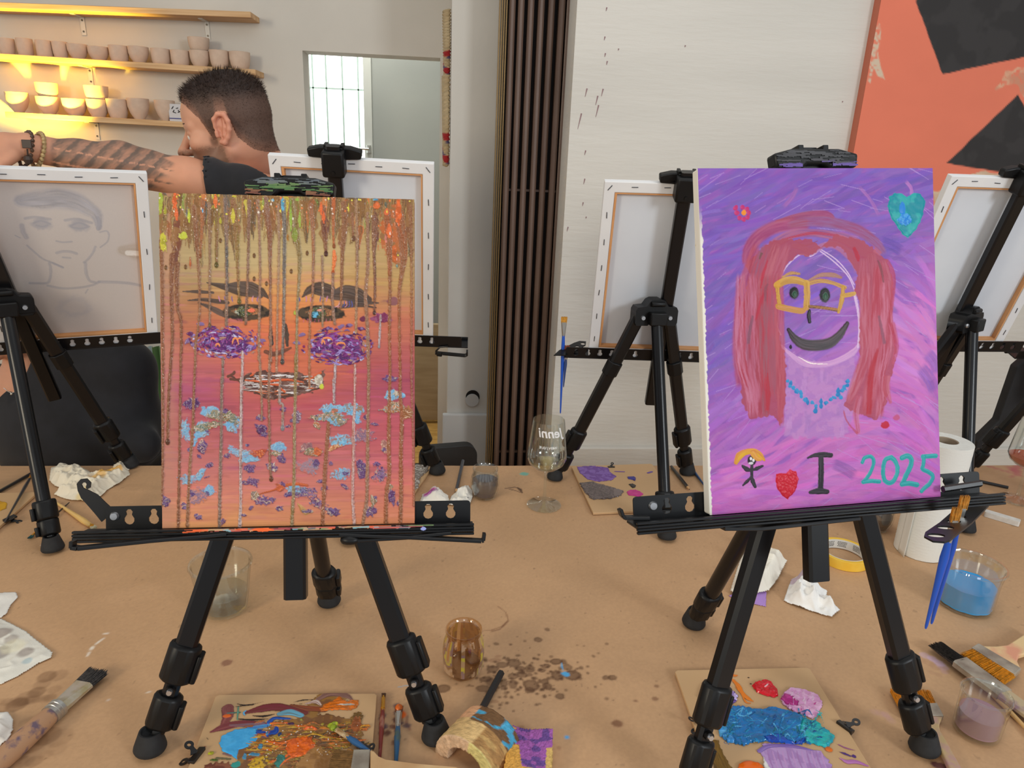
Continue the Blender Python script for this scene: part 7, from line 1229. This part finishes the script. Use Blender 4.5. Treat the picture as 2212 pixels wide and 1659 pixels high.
r.poly([(1750, 700), (1900, 690), (2050, 710), (2080, 760), (2130, 790), (2090, 830), (1960, 845), (1850, 820), (1780, 760)], (106, 60, 150), (130, 90, 176), h=.0008, rag=3, rough=.25); r.poly([(1780, 860), (1900, 845), (2020, 880), (2200, 930), (2170, 980), (2060, 1010), (1900, 1015), (1820, 940)], (112, 98, 96), (90, 78, 78), h=.0022, rag=4, rough=.14, fs=.2); r.tf = lambda x, y: (1330+x/8.19, 1010+y/8.19)
r.poly([(200, 170), (330, 160), (355, 190), (350, 245), (300, 220), (210, 200)], (44, 38, 130), h=.002, rough=.15); r.poly([(225, 300), (300, 285), (365, 320), (350, 355), (300, 365)], (34, 32, 32), h=.0016, rough=.15); r.poly([(190, 430), (250, 395), (350, 390), (430, 420), (500, 470), (420, 520), (220, 490)], (206, 40, 140), (196, 30, 130), h=.001, rough=.2); r.stroke([(-10, 70), (150, 75)], 3, (120, 80, 160)); r.stroke([(570, 95), (640, 75)], 4, (110, 80, 160)); r.poly([(-40, 380), (40, 380), (130, 410), (80, 500), (-40, 520)], (120, 106, 104), h=.0012, rough=.2)
done(T, r)
T, r = palette('palette smeared with silvery grey paint half hidden behind the dripping painting', (810, 1006), (936, 1004), .24, 4, bl=(750, 1076)); r.tf = c5; r.poly([(100, 690), (340, 680), (330, 740), (260, 800), (240, 900), (150, 960), (60, 900)], (130, 118, 110), (196, 188, 180), h=.002, rag=4, rough=.12, fs=.15, thr=(.55, .6)); done(T, r)
T, r = palette('palette with a mustard patch at the left edge', (-70, 1066), (82, 1062), .24, 5, bl=(-180, 1150)); r.tf = lambda x, y: (x, y); r.poly([(-20, 1084), (0, 1082), (16, 1086), (14, 1098), (0, 1104), (-20, 1102)], (214, 160, 20), (200, 146, 20), h=.0006, rag=1.5, dry=.1); done(T, r)
# ---- sponges
def gridslab(name, label, cen, fn, cf, nu, nv, nw, m, seed, disp=.0012):
    V = []; C_ = []; idx = {}; F = []
    def vid(i, j, k):
        if (i, j, k) not in idx:
            p = np.array(fn(i/nu, j/nv, k/nw)); s_ = N2(p[0]*420+i, p[1]*420+j*.3, seed)-.5; c_ = np.array(fn(.5, .5, .5)); d_ = p-c_; p = p+d_/np.linalg.norm(d_)*s_*disp*2; idx[(i, j, k)] = len(V); V.append(p); C_.append(lin(cf(i/nu, j/nv, k/nw))*(.60+.55*float(N2(i*.9, j*.9+k, seed+2))))
        return idx[(i, j, k)]
    for i in range(nu):
        for j in range(nv):
            for k in (0, nw): F.append([vid(i, j, k), vid(i+1, j, k), vid(i+1, j+1, k), vid(i, j+1, k)][::(1 if k else -1)])
    for i in range(nu):
        for k in range(nw):
            for j in (0, nv): F.append([vid(i, j, k), vid(i+1, j, k), vid(i+1, j, k+1), vid(i, j, k+1)][::(-1 if j else 1)])
    for j in range(nv):
        for k in range(nw):
            for i in (0, nu): F.append([vid(i, j, k), vid(i, j+1, k), vid(i, j+1, k+1), vid(i, j, k+1)][::(1 if i else -1)])
    V = np.array(V); o = mk(name, V-np.array(cen), np.array(F), m, col=np.array(C_)); o.location = cen; tag(o, label, 'sponge'); return o
M_sp = vmat('sponge', .95, bump=1., bscale=420)
b0 = onz(1003, 1660); b1 = onz(1062, 1592); ax = nrm(b1-b0); sx_ = np.array([ax[1], -ax[0], 0]); Ls = .066
def arch(u, v, w):
    a = math.radians(188-185*u)+.1; rr_ = .025+.018*w; c = b0+ax*(v*Ls)+np.array([0, 0, .0]); return c+sx_*math.cos(a)*rr_*1.15+np.array([0, 0, 1])*(math.sin(a)*rr_*1.0+.004+.002)
def archc(u, v, w):
    if w < .5 or v < .02: return (222, 186, 150) if u < .6 else (214, 200, 130)
    if v > .55 and u > .45: return (78, 168, 206) if .45 < N2(u*7, v*7, 2) < .62 else (120, 86, 54)
    if u > .62: return (176, 132, 80) if N2(u*9, v*9, 4) > .45 else (200, 160, 100)
    return (232, 176, 132) if v > .6 or u < .2 else (228, 190, 130)
gridslab('sponge', 'arched beige sponge with blue and brown stains below the brown jar', tuple(b0), arch, archc, 44, 34, 8, M_sp, 2)
p00 = onz(1086, 1690, TZ); p10 = onz(1190, 1690, TZ); p01 = onz(1106, 1592, TZ); p11 = onz(1192, 1604, TZ)
def slab(u, v, w):
    p = (p00*(1-u)+p10*u)*(1-v)+(p01*(1-u)+p11*u)*v; return p+np.array([0, 0, .001+w*(.020+.003*math.sin(u*5+v*3))])
def slabc(u, v, w):
    if w > .9 and (v > .55 or (v > .05 and .38-.25*v < u < .88-.0*v)) and (v < .93 or u > .1): return (168, 96, 176) if N2(u*5, v*9, 3) < .66 else (110, 76, 150)
    if w > .3 and v > .96: return (160, 92, 170)
    return (226, 168, 78) if u < .5 else (222, 184, 110)
gridslab('sponge', 'flat sponge with a purple painted top, bottom centre', tuple(p00), slab, slabc, 50, 50, 6, M_sp, 5, .0016)
# ---- chair back behind the table, black folded case far right, green bottle glass left
cp_ = ony(968, 985, 2.0); ch = thing('chair', 'black chair behind the table, in front of the pillar', 'chair', (cp_[0], cp_[1], 0), math.radians(12)); M_ch = mat('chair_black', (18, 18, 20), .6, c2=(26, 26, 28), scale=30)
ztc = ony(985, 961, 2.0)[2]
MB(Matrix.Translation((0, 0, ztc-.10)) @ Matrix.Rotation(PI/2, 4, 'X')).prism(rect2(.175, .20, .035, 5), .035).build('backrest', M_ch, ch, bevel=.008); MB().box((0, .20, .44), (.38, .38, .05)).build('seat', M_ch, ch, bevel=.015)
for sx in (-.07, .07):
    MB().tube([(sx, .0, 0), (sx, .02, ztc-.15)], .011, 10).build('leg', M_ch, ch); MB().tube([(sx*2.3, .36, 0), (sx*2.3, .34, .43)], .011, 10).build('leg', M_ch, ch)
Yc_ = 1.80; pc = [(2190, 790), (2225, 760), (2300, 700), (2330, 740), (2240, 830), (2166, 917), (2112, 1003), (2100, 1010), (2092, 1008), (2104, 950), (2150, 905)]; P_ = [ony(*q_, Yc_) for q_ in pc]; P_[6:9] = [np.array([P_[6][0], Yc_, P_[6][2]]), np.array([P_[6][0]-.02, Yc_, 0]), np.array([P_[8][0]-.02, Yc_, 0]), P_[8]]; o0 = P_[0].copy(); o0[2] = 0
MB().prism([(p[0]-o0[0], p[2]) for p in P_]+[], .03, (), Matrix.Rotation(PI/2, 4, 'X')).build('folded_case', mat('black_nylon', (20, 19, 21), .7, c2=(27, 26, 28), scale=40), bevel=.004).location = (o0[0], Yc_, 0)
o = bpy.data.objects['folded_case']; tag(o, 'black folded cloth case leaning behind the table at the far right', 'case')
# ================================================================== PEOPLE
M_skin = vmat('skin', .5, bump=.12, bscale=900, sss=.08, spec=.35); M_shirt = mat('black_cotton', (20, 20, 25), .85, c2=(25, 25, 31), scale=30, bump=.3, bscale=90, sheen=.1); M_jean = mat('dark_jeans', (30, 34, 46), .9, c2=(36, 40, 54), scale=40)
def head_sdf(s, R, c, k0=1.):
    P = lambda x, y, z: c+R@np.array([x, y, z]); e = lambda q_, r_, k=.015: s.ell(P(*q_), r_, k, R)
    e((-.014, 0, .036), (.094, .074, .087), .01); e((.045, 0, .040), (.050, .060, .058), .02); e((.040, 0, -.030), (.050, .056, .066), .02); e((.030, 0, -.072), (.056, .052, .036), .02)
    s.cap(P(.062, 0, -.100), P(.074, 0, -.102), .018, .017, .02); [s.cap(P(-.01, sg*.052, -.045), P(.05, sg*.028, -.098), .016, .014, .02) for sg in (-1, 1)]
    [s.cap(P(.079, sg*.014, .020), P(.066, sg*.044, .018), .011, .010, .012) for sg in (-1, 1)]; [e((.058, sg*.043, -.020), (.022, .018, .018), .02) for sg in (-1, 1)]
    s.cap(P(.088, 0, .010), P(.112, 0, -.030), .0075, .0105, .010); s.cap(P(.112, 0, -.031), P(.118, 0, -.035), .0105, .0095, .006); [s.ell(P(.099, sg*.0125, -.037), (.012, .007, .008), .006, R) for sg in (-1, 1)]; [s.cap(P(.100, sg*.007, -.049), P(.103, sg*.006, -.041), .003, .0025, .003, 'sub') for sg in (-1, 1)]
    [s.ell(P(.090, sg*.031, -.004), (.014, .017, .010), .012, R, 'sub') for sg in (-1, 1)]; [s.ell(P(.0725, sg*.031, -.004), (.0125, .0125, .0125), .003, R) for sg in (-1, 1)]; [s.cap(P(.084, sg*.022, .005), P(.075, sg*.044, .003), .0035, .0035, .005) for sg in (-1, 1)]
    e((.086, 0, -.066), (.014, .022, .014), .012); s.cap(P(.094, -.016, -.064), P(.094, .016, -.064), .0055, .0055, .006); s.cap(P(.091, -.014, -.0755), P(.091, .014, -.0755), .006, .006, .006); s.cap(P(.103, -.02, -.0700), P(.103, .02, -.0700), .0022, .0022, .003, 'sub')
    for sg in (-1, 1):
        E_ = lambda x, z, o=0: P(x-.006, sg*(.074+o), z)
        s.chain([E_(.012, .006, .004), E_(.010, .024, .008), E_(-.002, .034, .011), E_(-.016, .031, .014), E_(-.022, .016, .015), E_(-.020, -.002, .013), E_(-.012, -.018, .009), E_(-.002, -.028, .006), E_(.006, -.026, .003)], [.0042, .0045, .0048, .005, .005, .005, .005, .0062, .0055], .004)
        s.ell(E_(-.005, .004, .001), (.017, .0055, .028), .005, R); s.chain([E_(-.012, .022, .008), E_(-.011, .004, .009), E_(-.004, -.012, .007)], [.004, .004, .004], .004); s.ell(E_(.004, -.002, .008), (.0055, .006, .010), .004, R, 'sub'); s.cap(E_(.011, -.004, .007), E_(.011, -.012, .006), .0045, .0045, .004)
def hairline(x, z, y):
    """>0 inside hair"""
    xs = [-.12, -.09, -.06, -.034, -.024, -.005, .008, .022, .030, .040, .052, .066, .080, .10]; zs = [-.055, -.062, -.050, -.02, .038, .040, -.012, -.022, .004, .030, .044, .062, .072, .074]
    return z-np.interp(x, xs, zs)
def make_head_parts(T, V, F, R, c, hc, hc2, X, topl=.009, seed=0, blades=9000):
    loc = (V-c)@R; N_ = vnormals(V, F); Nl = N_@R; ctr = np.abs(loc[:, 1]) < .0735+0*loc[:, 0]; hv = hairline(loc[:, 0], loc[:, 2], loc[:, 1]); near = (np.abs(loc[:, 0]) < .13) & (loc[:, 2] > -.075) & (loc[:, 2] < .2) & (np.abs(loc[:, 1]) < .079)
    ear = (np.abs(loc[:, 1]) > .0772) & (loc[:, 0] > -.036) & (loc[:, 0] < .014) & (np.abs(loc[:, 2]) < .04); hm = np.where(near & ~ear, hv, -1); t = ss(0, .022, hm)*(.0022+topl*ss(.045, .10, loc[:, 2]))
    Vh = V+N_*t[:, None]+N_*(.0008*(N2(loc[:, 0]*900, loc[:, 2]*900, 3)))[:, None]; ok = (hm > 0)[F].all(1); Fh = F[ok]; us = np.unique(Fh); rm = -np.ones(len(V), np.int64); rm[us] = np.arange(len(us))
    q_ = np.random.RandomState(seed); cand = np.where(hm > .002)[0]; pick = q_.choice(cand, min(blades, len(cand)*3)); BV = []; BF = []; BC = []; o_ = len(us)
    for i, p_ in enumerate(pick):
        n_ = N_[p_]; lz = loc[p_, 2]; top = float(ss(.05, .095, lz)); L = (.0035+.010*top)*q_.uniform(.6, 1.2); fl = R@np.array([-.35+.75*top*(1 if loc[p_, 0] > .03 else -.2), q_.uniform(-.3, .3), -.55*(1-top)+.1]); d_ = n_*(.55+.5*top)+fl*.8+q_.normal(0, .16, 3); d_ /= np.linalg.norm(d_)
        b_ = Vh[p_]-n_*.001; sd_ = np.cross(d_, n_); sd_ /= np.linalg.norm(sd_)+1e-9; w_ = .0006; BV += [b_-sd_*w_, b_+sd_*w_, b_+d_*L]; BF.append((o_+3*i, o_+3*i+1, o_+3*i+2)); k_ = q_.uniform(.7, 1.25)*(1 if top > .4 else 1.5); BC += [lin(hc)*k_]*2+[lin(hc2)*k_]
    base = lin(hc)[None]*(.8+.5*N2(loc[us, 0]*300, loc[us, 2]*300, 5))[:, None]; fade = (1-ss(.0, .035, hm[us]))[:, None]*.55; sidef = ((1-ss(.05, .085, loc[us, 2]))*.30)[:, None]; base = base*(1-fade)+lin((176, 128, 106))*fade; base = base*(1-sidef)+lin((140, 106, 90))*sidef
    VV = np.concatenate([Vh[us], np.array(BV)]); CC = np.concatenate([base, np.array(BC)]); FF = [tuple(f) for f in rm[Fh]]+BF
    me = bpy.data.meshes.new('hair'); me.from_pydata([tuple(v_) for v_ in VV-X], [], FF); at = me.color_attributes.new('Col', 'FLOAT_COLOR', 'POINT'); c_ = np.ones((len(VV), 4), np.float32); c_[:, :3] = CC; at.data.foreach_set('color', c_.ravel()); me.polygons.foreach_set('use_smooth', [True]*len(FF)); me.materials.append(vmat('hair_fibre', .6, spec=.3)); o = bpy.data.objects.new('hair', me); COL.objects.link(o); o.parent = T
    for sg in (-1, 1): # eyes
        MB(Matrix.Translation(Vector(-X))).sphere(c+R@np.array([.0735, sg*.031, -.004]), .0123, 20).build('eye', mat('eye_white', (222, 216, 208), .15), T); MB(Matrix.Translation(Vector(-X))).sphere(c+R@np.array([.0800, sg*.0305, -.004]), (.006, .006, .006), 14).build('iris', mat('iris_brown', (60, 44, 34), .1), T)
        MB(Matrix.Translation(Vector(-X))).tube([c+R@np.array(p_) for p_ in ((.0885, sg*.014, .022), (.088, sg*.026, .027), (.080, sg*.040, .026), (.071, sg*.048, .021))], [.002, .003, .0028, .001], 8).build('eyebrow', mat('brow_hair', (66, 48, 38), .8), T)
    return loc
def skincol(V, loc, seed=1, stub=1.):
    c_ = np.zeros((len(V), 3)); c_[:] = lin((204, 150, 122)); n_ = fbm(V[:, 0]*60+V[:, 1]*40, V[:, 2]*60, seed)
    c_ *= (1+(n_-.5)*.14)[:, None]; x, y, z = loc.T; inh = (np.abs(x) < .14) & (np.abs(y) < .1) & (np.abs(z) < .14)
    st = ss(-.022, -.045, z)*ss(-.012, .014, x)*ss(-.13, -.11, z)*inh*stub*(.5+.8*N2(x*600, z*600, 3)); st = np.maximum(st, ss(.010, .016, x)*ss(.034, .026, x)*ss(-.05, -.02, z)*ss(-.005, -.02, z)*inh*stub*.6); st = np.clip(st*1.3, 0, .75)[:, None]; c_ = c_*(1-st)+lin((96, 66, 50))*st
    lp = (ss(.088, .093, x)*ss(-.081, -.077, z)*ss(-.058, -.061, z)*ss(.024, .018, np.abs(y))*inh)[:, None]*.7; c_ = c_*(1-lp)+lin((176, 96, 88))*lp
    er = (inh & (np.abs(y) > .074) & (np.abs(z) < .045) & (x < .02) & (x > -.04))[:, None]*.35; c_ = c_*(1-er)+lin((206, 122, 104))*er; nk = (inh & (z < -.03) & (x < .0))[:, None]*.2; c_ = c_*(1-nk)+lin((198, 126, 108))*nk
    return c_
def hand_sdf(s, W_, D_, Up, curl=.6, sc=1., thumb=1):
    """W_ wrist, D_ pointing direction, Up back-of-hand normal"""
    D_ = nrm(D_); Up = nrm(Up-D_*(Up@D_)); S_ = np.cross(D_, Up); P = lambda a, b_, c_: W_+(D_*a+S_*b_+Up*c_)*sc
    s.cap(W_, P(.03, 0, 0), .026*sc, .028*sc, .01); s.ell(P(.055, 0, 0), (.042*sc, .040*sc, .016*sc), .012, np.stack([D_, S_, Up], 1))
    for i, (off, L) in enumerate(((-.030, .9), (-.010, 1.05), (.010, 1.0), (.028, .82))):
        a0 = P(.088, off, .002); ang = 0; pts = [a0]; p = a0
        for sl in (.040, .026, .020): ang += curl*(.8+.1*i); p = p+(D_*math.cos(ang)-Up*math.sin(ang))*sl*L*sc; pts.append(p)
        s.chain(pts, [.0095*sc, .0085*sc, .0078*sc, .0068*sc], .004)
    s.chain([P(.025, -.026*thumb, -.004), P(.055, -.050*thumb, -.014), P(.082, -.052*thumb, -.026), P(.102, -.044*thumb, -.036)], [.014*sc, .011*sc, .0095*sc, .0078*sc], .006)
# ---------------- man in black T-shirt
Xo = np.array(ony(520, 420, 1.90)); Xo[2] = 0; man = thing('person', 'man with short dark hair and tattooed arm in black T-shirt, reaching left behind the easels', 'person', tuple(Xo)); XM = Matrix.Translation(Vector(-Xo))
f = nrm((-.985, -.02, -.17)); l = nrm(np.cross((0, 0, 1.), f)); u_ = np.cross(f, l); Rh = np.stack([f, l, u_], 1); hc_ = ony(492, 283, 1.86)
S1 = ony(503, 412, 1.80); EL = ony(318, 366, 1.77); WR = ony(100, 326, 1.70); HD = ony(25, 312, 1.66)
s = SDF(hc_-[.16, .16, .24], hc_+[.19, .16, .16], .0022); head_sdf(s, Rh, hc_); nb = ony(520, 400, 1.93); s.cap(hc_+Rh@np.array([-.030, 0, -.035]), nb, .054, .060, .03); s.cap(hc_+Rh@np.array([-.05, .0, -.03]), ony(572, 372, 1.95), .045, .062, .03)
V1, F1 = s.mesh(); loc = make_head_parts(man, V1, F1, Rh, hc_, (46, 33, 28), (70, 52, 42), Xo, seed=4); C1 = skincol(V1, loc)
ml = np.linalg.norm(loc-np.array([.062, .062, .0]), axis=1) < .0035; C1[ml] = lin((120, 70, 56))
s = SDF(np.minimum(np.minimum(S1, HD), WR)-[.22, .12, .14], np.maximum(S1, HD)+[.12, .14, .12], .0035)
mid = EL*.5+WR*.5; s.chain([S1+np.array([.06, .03, -.02]), S1, S1*.45+EL*.55, EL], [.062, .056, .047, .040], .02); s.chain([EL, EL*.72+WR*.28+np.array([0, 0, .004]), mid*.6+WR*.4, WR], [.041, .0435, .034, .0275], .02); s.cap(WR, HD*.5+WR*.5, .0275, .029, .01)
hand_sdf(s, WR*.35+HD*.65, HD-WR+np.array([-.04, -.03, -.01]), np.array([0, -.65, .75]), .42, 1.0, 1)
V2, F2 = s.mesh(); a = WR-EL; tt = ((V2-EL)@a)/(a@a); lat = V2-EL-tt[:, None]*a; hgt = lat[:, 2]/.04; C2 = np.zeros((len(V2), 3)); C2[:] = lin((204, 146, 116)); C2 *= (1+.14*(fbm(V2[:, 0]*50, V2[:, 2]*60, 2)-.5))[:, None]
fe = tt*7+hgt*1.1; ph = fe-np.floor(fe); fea = .50+.45*ss(.25, .9, ph)+.35*(N2(tt*60+hgt*12, hgt*6-tt*8, 4)-.5)+.25*(N2(tt*18, hgt*3, 6)-.5); en = ss(-.22+.10*np.sin(hgt*9)-.10*hgt, -.10+.05*np.sin(hgt*17)-.1*hgt, tt)*ss(.97, .90, tt)*np.where(np.abs(lat[:, 2]) < 9, 1, 1); tat = np.clip(fea*en*ss(-.30, -.22, tt), 0, .9)[:, None]; C2 = C2*(1-tat)+lin((92, 82, 74))*tat
Vb = np.concatenate([V1, V2]); Fb = np.concatenate([F1, F2+len(V1)]); mk('body', Vb-Xo, Fb, M_skin, man, col=np.concatenate([C1, C2]))
# shirt
hip = np.array([ony(560, 700, 2.02)[0], 2.02, .98]); chest = np.array([nb[0]+.02, 2.0, nb[2]-.20]); S2 = np.array([S1[0]+.18, 2.16, S1[2]+.01])
s = SDF((chest[0]-.34, 1.66, .86), (chest[0]+.36, 2.34, nb[2]+.08), .006)
s.cap(S1+np.array([.03, .01, -.004]), S2, .066, .066, .04); s.ell(chest, (.17, .15, .24), .05); s.cap(chest, hip, .15, .145, .06); s.cap(nb+np.array([.03, .03, -.03]), nb+np.array([.035, .03, -.06]), .085, .10, .04); s.cap(S1+np.array([.02, 0, -.01]), S1*.62+EL*.38, .064, .064, .02); s.cap(S2, S2+np.array([.10, .06, -.22]), .07, .062, .02)
s.cap(S1*.60+EL*.40+np.array([-.035, 0, -.008]), EL, .085, .085, .004, 'sub'); q0 = hc_+Rh@np.array([-.045, 0, -.085]); s.cap(q0, q0+np.array([0, 0, .12]), .068, .08, .006, 'sub')
s.cap(S1*.80+EL*.20+np.array([-.02, -.03, -.075]), S1*.5+EL*.5+np.array([0, -.02, -.06]), .05, .07, .006, 'sub'); V3, F3 = s.mesh(); wr = .0018*np.sin(V3[:, 0]*70+V3[:, 2]*40+3*fbm(V3[:, 0]*8, V3[:, 2]*8, 2)*4); V3 = V3+vnormals(V3, F3)*wr[:, None]; mk('t_shirt', V3-Xo, F3, M_shirt, man)
s = SDF((hip[0]-.26, 1.80, .0), (hip[0]+.26, 2.28, 1.06), .008); s.cap(hip+[-.06, 0, 0], hip+[.06, 0, 0], .135, .135, .03)
for sg in (-1, 1): k = hip+np.array([sg*.10, -.01, -.46]); s.cap(hip+[sg*.085, 0, -.06], k, .092, .066, .03); s.cap(k, (hip[0]+sg*.11, 2.05, .11), .064, .052, .02); 
V4, F4 = s.mesh(); mk('jeans', V4-Xo, F4, M_jean, man)
for sg in (-1, 1): MB(XM).sphere((hip[0]+sg*.11, 2.0, .045), (.048, .13, .045), 18).build('shoe', mat('shoe_black', (24, 24, 24), .5), man)
s2 = SDF(S2-[.12, .12, .52], S2+[.26, .28, .06], .006); s2.chain([S2+np.array([.04, .02, -.08]), S2+np.array([.13, .08, -.26]), S2+np.array([.08, .10, -.44])], [.050, .042, .03], .02); V5, F5 = s2.mesh(); c5_ = np.zeros((len(V5), 3)); c5_[:] = lin((204, 146, 116)); mk('arm', V5-Xo, F5, M_skin, man, col=c5_)
# bracelets
ax_ = nrm(HD-WR); 
def ring(cpt, rad, nb_, br, cm, nm, tilt=0, sq=1.):
    a_ = nrm(np.cross(ax_, [0, 0, 1.])); b_ = np.cross(a_, ax_); g_ = MB(XM)
    for i in range(nb_): t = 2*PI*i/nb_; g_.sphere(cpt+(a_*math.cos(t)+b_*math.sin(t))*rad+ax_*math.cos(t+1)*tilt, (br*.8, br, br*sq), 8)
    g_.build(nm, cm, man)
w1 = ony(82, 325, 1.69); w2 = ony(56, 323, 1.68); ring(w1, .036, 26, .0056, mat('bead_bone', (188, 160, 112), .6, c2=(160, 132, 88), scale=200), 'bead_bracelet', .004); ring(w2, .037, 22, .0048, mat('bead_brown', (96, 72, 54), .5, c2=(70, 52, 42), scale=200), 'dark_bracelet', .005)
MB(XM).box(ony(58, 311, 1.642), (.019, .004, .017)).build('square_pendant', mat('bead_dark', (58, 44, 36), .5), man, bevel=.001); MB(XM).tube([ony(59, 322, 1.640), ony(60, 336, 1.642)], .0018, 6).build('knot_cord', mat('bead_dark', (58, 44, 36), .5), man); MB(XM).sphere(ony(61, 345, 1.645), .010, 8).build('carved_bead', mat('bead_dark', (58, 44, 36), .5), man)
# ---------------- seated person behind the pencil portrait
nk = ony(34, 792, 1.93); pv = ony(235, 1000, 2.02); pv[2] = .52; Xp = np.array([pv[0], pv[1]+.05, 0]); wo = thing('person', 'person in black V-neck top with thin necklace, seated behind the pencil portrait canvas', 'person', tuple(Xp))
f = nrm((-.25, -.95, -.1)); l = nrm(np.cross((0, 0, 1.), f)); u_ = np.cross(f, l); R2_ = np.stack([f, l, u_], 1); hc2 = nk+np.array([.0, .02, .155])
s = SDF(hc2-[.14, .16, .30], hc2+[.14, .16, .17], .0035); head_sdf(s, R2_, hc2); s.cap(hc2+np.array([0, .02, -.05]), nk+np.array([.01, .04, -.05]), .046, .056, .03); s.ell(nk+np.array([.01, .03, -.09]), (.12, .06, .09), .03)
V6, F6 = s.mesh(); loc = make_head_parts(wo, V6, F6, R2_, hc2, (60, 40, 30), (84, 58, 42), Xp, seed=9, topl=.02, blades=3000); mk('body', V6-Xp, F6, M_skin, wo, col=skincol(V6, loc, stub=0))
chs = nk*.55+pv*.45+np.array([0, .0, -.02]); s = SDF((pv[0]-.42, 1.70, .40), (pv[0]+.34, 2.30, nk[2]+.06), .006); s.cap(nk+np.array([-.12, .06, -.07]), nk+np.array([.17, .05, -.10]), .060, .062, .04); s.ell(chs, (.185, .12, .20), .05); s.cap(ony(95, 770, 1.99), ony(262, 800, 1.99), .085, .085, .04); s.cap(ony(262, 800, 1.99), ony(300, 950, 1.95), .080, .07, .04); s.cap(ony(150, 850, 2.0), ony(235, 900, 2.0), .13, .13, .04); s.cap(chs+np.array([.04, 0, 0]), pv+np.array([.0, .02, .04]), .155, .165, .05); s.cap(nk+np.array([.19, .04, -.12]), ony(305, 960, 1.86), .056, .050, .04)
s.cap(nk+np.array([.0, -.05, -.075]), nk+np.array([-.005, -.02, .06]), .008, .075, .01, 'sub'); s.cap(nk+np.array([.015, -.06, -.05]), nk+np.array([-.01, -.06, -.04]), .03, .03, .01, 'sub'); V7, F7 = s.mesh(); mk('black_top', V7-Xp, F7, M_shirt, wo)
XW = Matrix.Translation(Vector(-Xp)); MB(XW).tube([ony(x, y, 1.845) for x, y in ((8, 838), (16, 845), (25, 849), (34, 846), (42, 838))], .0009, 6).build('necklace', mat('chain_silver', (200, 196, 186), .25, .9), wo); MB(XW).sphere(ony(25, 851, 1.842), .0035, 10).build('pendant', mat('chain_silver', (200, 196, 186), .25, .9), wo)
s = SDF((pv[0]-.30, 1.48, 0), (pv[0]+.30, 2.22, .62), .009); s.cap(pv+[-.08, 0, -.02], pv+[.08, 0, -.02], .12, .12, .04)
for sg in (-1, 1): k = np.array([pv[0]+sg*.11, 1.62, .50]); s.cap(pv+[sg*.09, 0, -.02], k, .085, .062, .03); s.cap(k, (pv[0]+sg*.11, 1.66, .10), .06, .045, .02)
V8, F8 = s.mesh(); mk('black_trousers', V8-Xp, F8, M_jean, wo)
for sg in (-1, 1): MB(XW).sphere((pv[0]+sg*.11, 1.60, .04), (.045, .12, .04), 16).build('shoe', mat('shoe_black', (24, 24, 24), .5), wo)
st_ = thing('stool', 'round wooden stool under the seated person', 'stool', (pv[0], 2.04, 0)); MB().lathe([(.0005, .40), (.16, .40), (.165, .395), (.165, .375), (.0005, .372)], 40).build('seat', M_tab, st_)
for a_ in (.8, 2.36, 3.93, 5.5): MB().tube([(.17*math.cos(a_), .17*math.sin(a_), 0), (.12*math.cos(a_), .12*math.sin(a_), .374)], .013, 12).build('leg', M_tab, st_)
# green cloth glimpsed on the wall
g0 = ony(338, 762, 3.40); V = []; nn_ = 30
for i in range(nn_+1):
    for j in range(3): V.append((g0[0]-.10+.30*i/nn_, 3.40+.018*math.sin(i*1.9), g0[2]+.03-.36*j))
F = np.array([(i*3+j, i*3+j+1, (i+1)*3+j+1, (i+1)*3+j) for i in range(nn_) for j in range(2)]); V = np.array(V); cc_ = np.array([lin((150, 166, 170)) if i < 9 else (lin((70, 100, 56)) if (i//3) % 2 else lin((96, 124, 80))) for i in range(nn_+1) for j in range(3)]); o = mk('striped_cloth', V-V[0], F, vmat('cotton_green', .9), solid=.004, col=cc_); o.location = V[0]; tag(o, 'green and grey striped cloth glimpsed low on the wall left of the dripping painting', 'cloth')
# ================================================================== LIGHT
w = bpy.data.worlds.new('world'); SC.world = w; w.use_nodes = True; bg = w.node_tree.nodes['Background']; bg.inputs[0].default_value = (0.94, .97, 1.0, 1); bg.inputs[1].default_value = .44
def area(name, loc, target, sx, sy, power, col):
    l = bpy.data.lights.new(name, 'AREA'); l.shape = 'RECTANGLE'; l.size = sx; l.size_y = sy; l.energy = power; l.color = col
    o = bpy.data.objects.new(name, l); COL.objects.link(o); o.location = loc; o.rotation_euler = (Vector(target)-Vector(loc)).to_track_quat('-Z', 'Y').to_euler(); return o
area('window_light_right', (2.6, -1.9, 2.35), (.2, 1.3, .95), .75, .95, 58, (.90, .96, 1))
area('window_light_left', (-2.7, -1.5, 2.3), (0, 1.5, 1.1), .8, 1.0, 56, (1, .88, .68))
area('overhead_fill', (.2, .9, 2.9), (.2, 1.2, .75), 2.2, 1.6, 12, (1, .97, .92))  # soft ambient fill added overhead, not an actual lamp
# warm lamp clipped low on the shelf wall, shining up over the shelves
lp = ony(105, 350, 3.14)
l = bpy.data.lights.new('yellow_wall_lamp', 'SPOT'); l.energy = 75; l.color = (1, .70, .07); l.spot_size = math.radians(112); l.spot_blend = .5; l.shadow_soft_size = .02
o = bpy.data.objects.new('yellow_wall_lamp', l); COL.objects.link(o); o.location = lp; o.rotation_euler = Vector((-.32, .22, 1)).to_track_quat('-Z', 'Y').to_euler()

area('corridor_fill', (-.55, 3.88, 2.85), (-.3, 3.95, 0), .5, .2, 20, (1, .98, .92))  # unseen fill added to brighten the grey corridor wall
area('front_fill', (-.1, -2.3, 2.25), (.1, 1.6, 1.1), .7, .8, 7, (.96, .98, 1))  # extra frontal fill added for the column and paint gloss, not a window
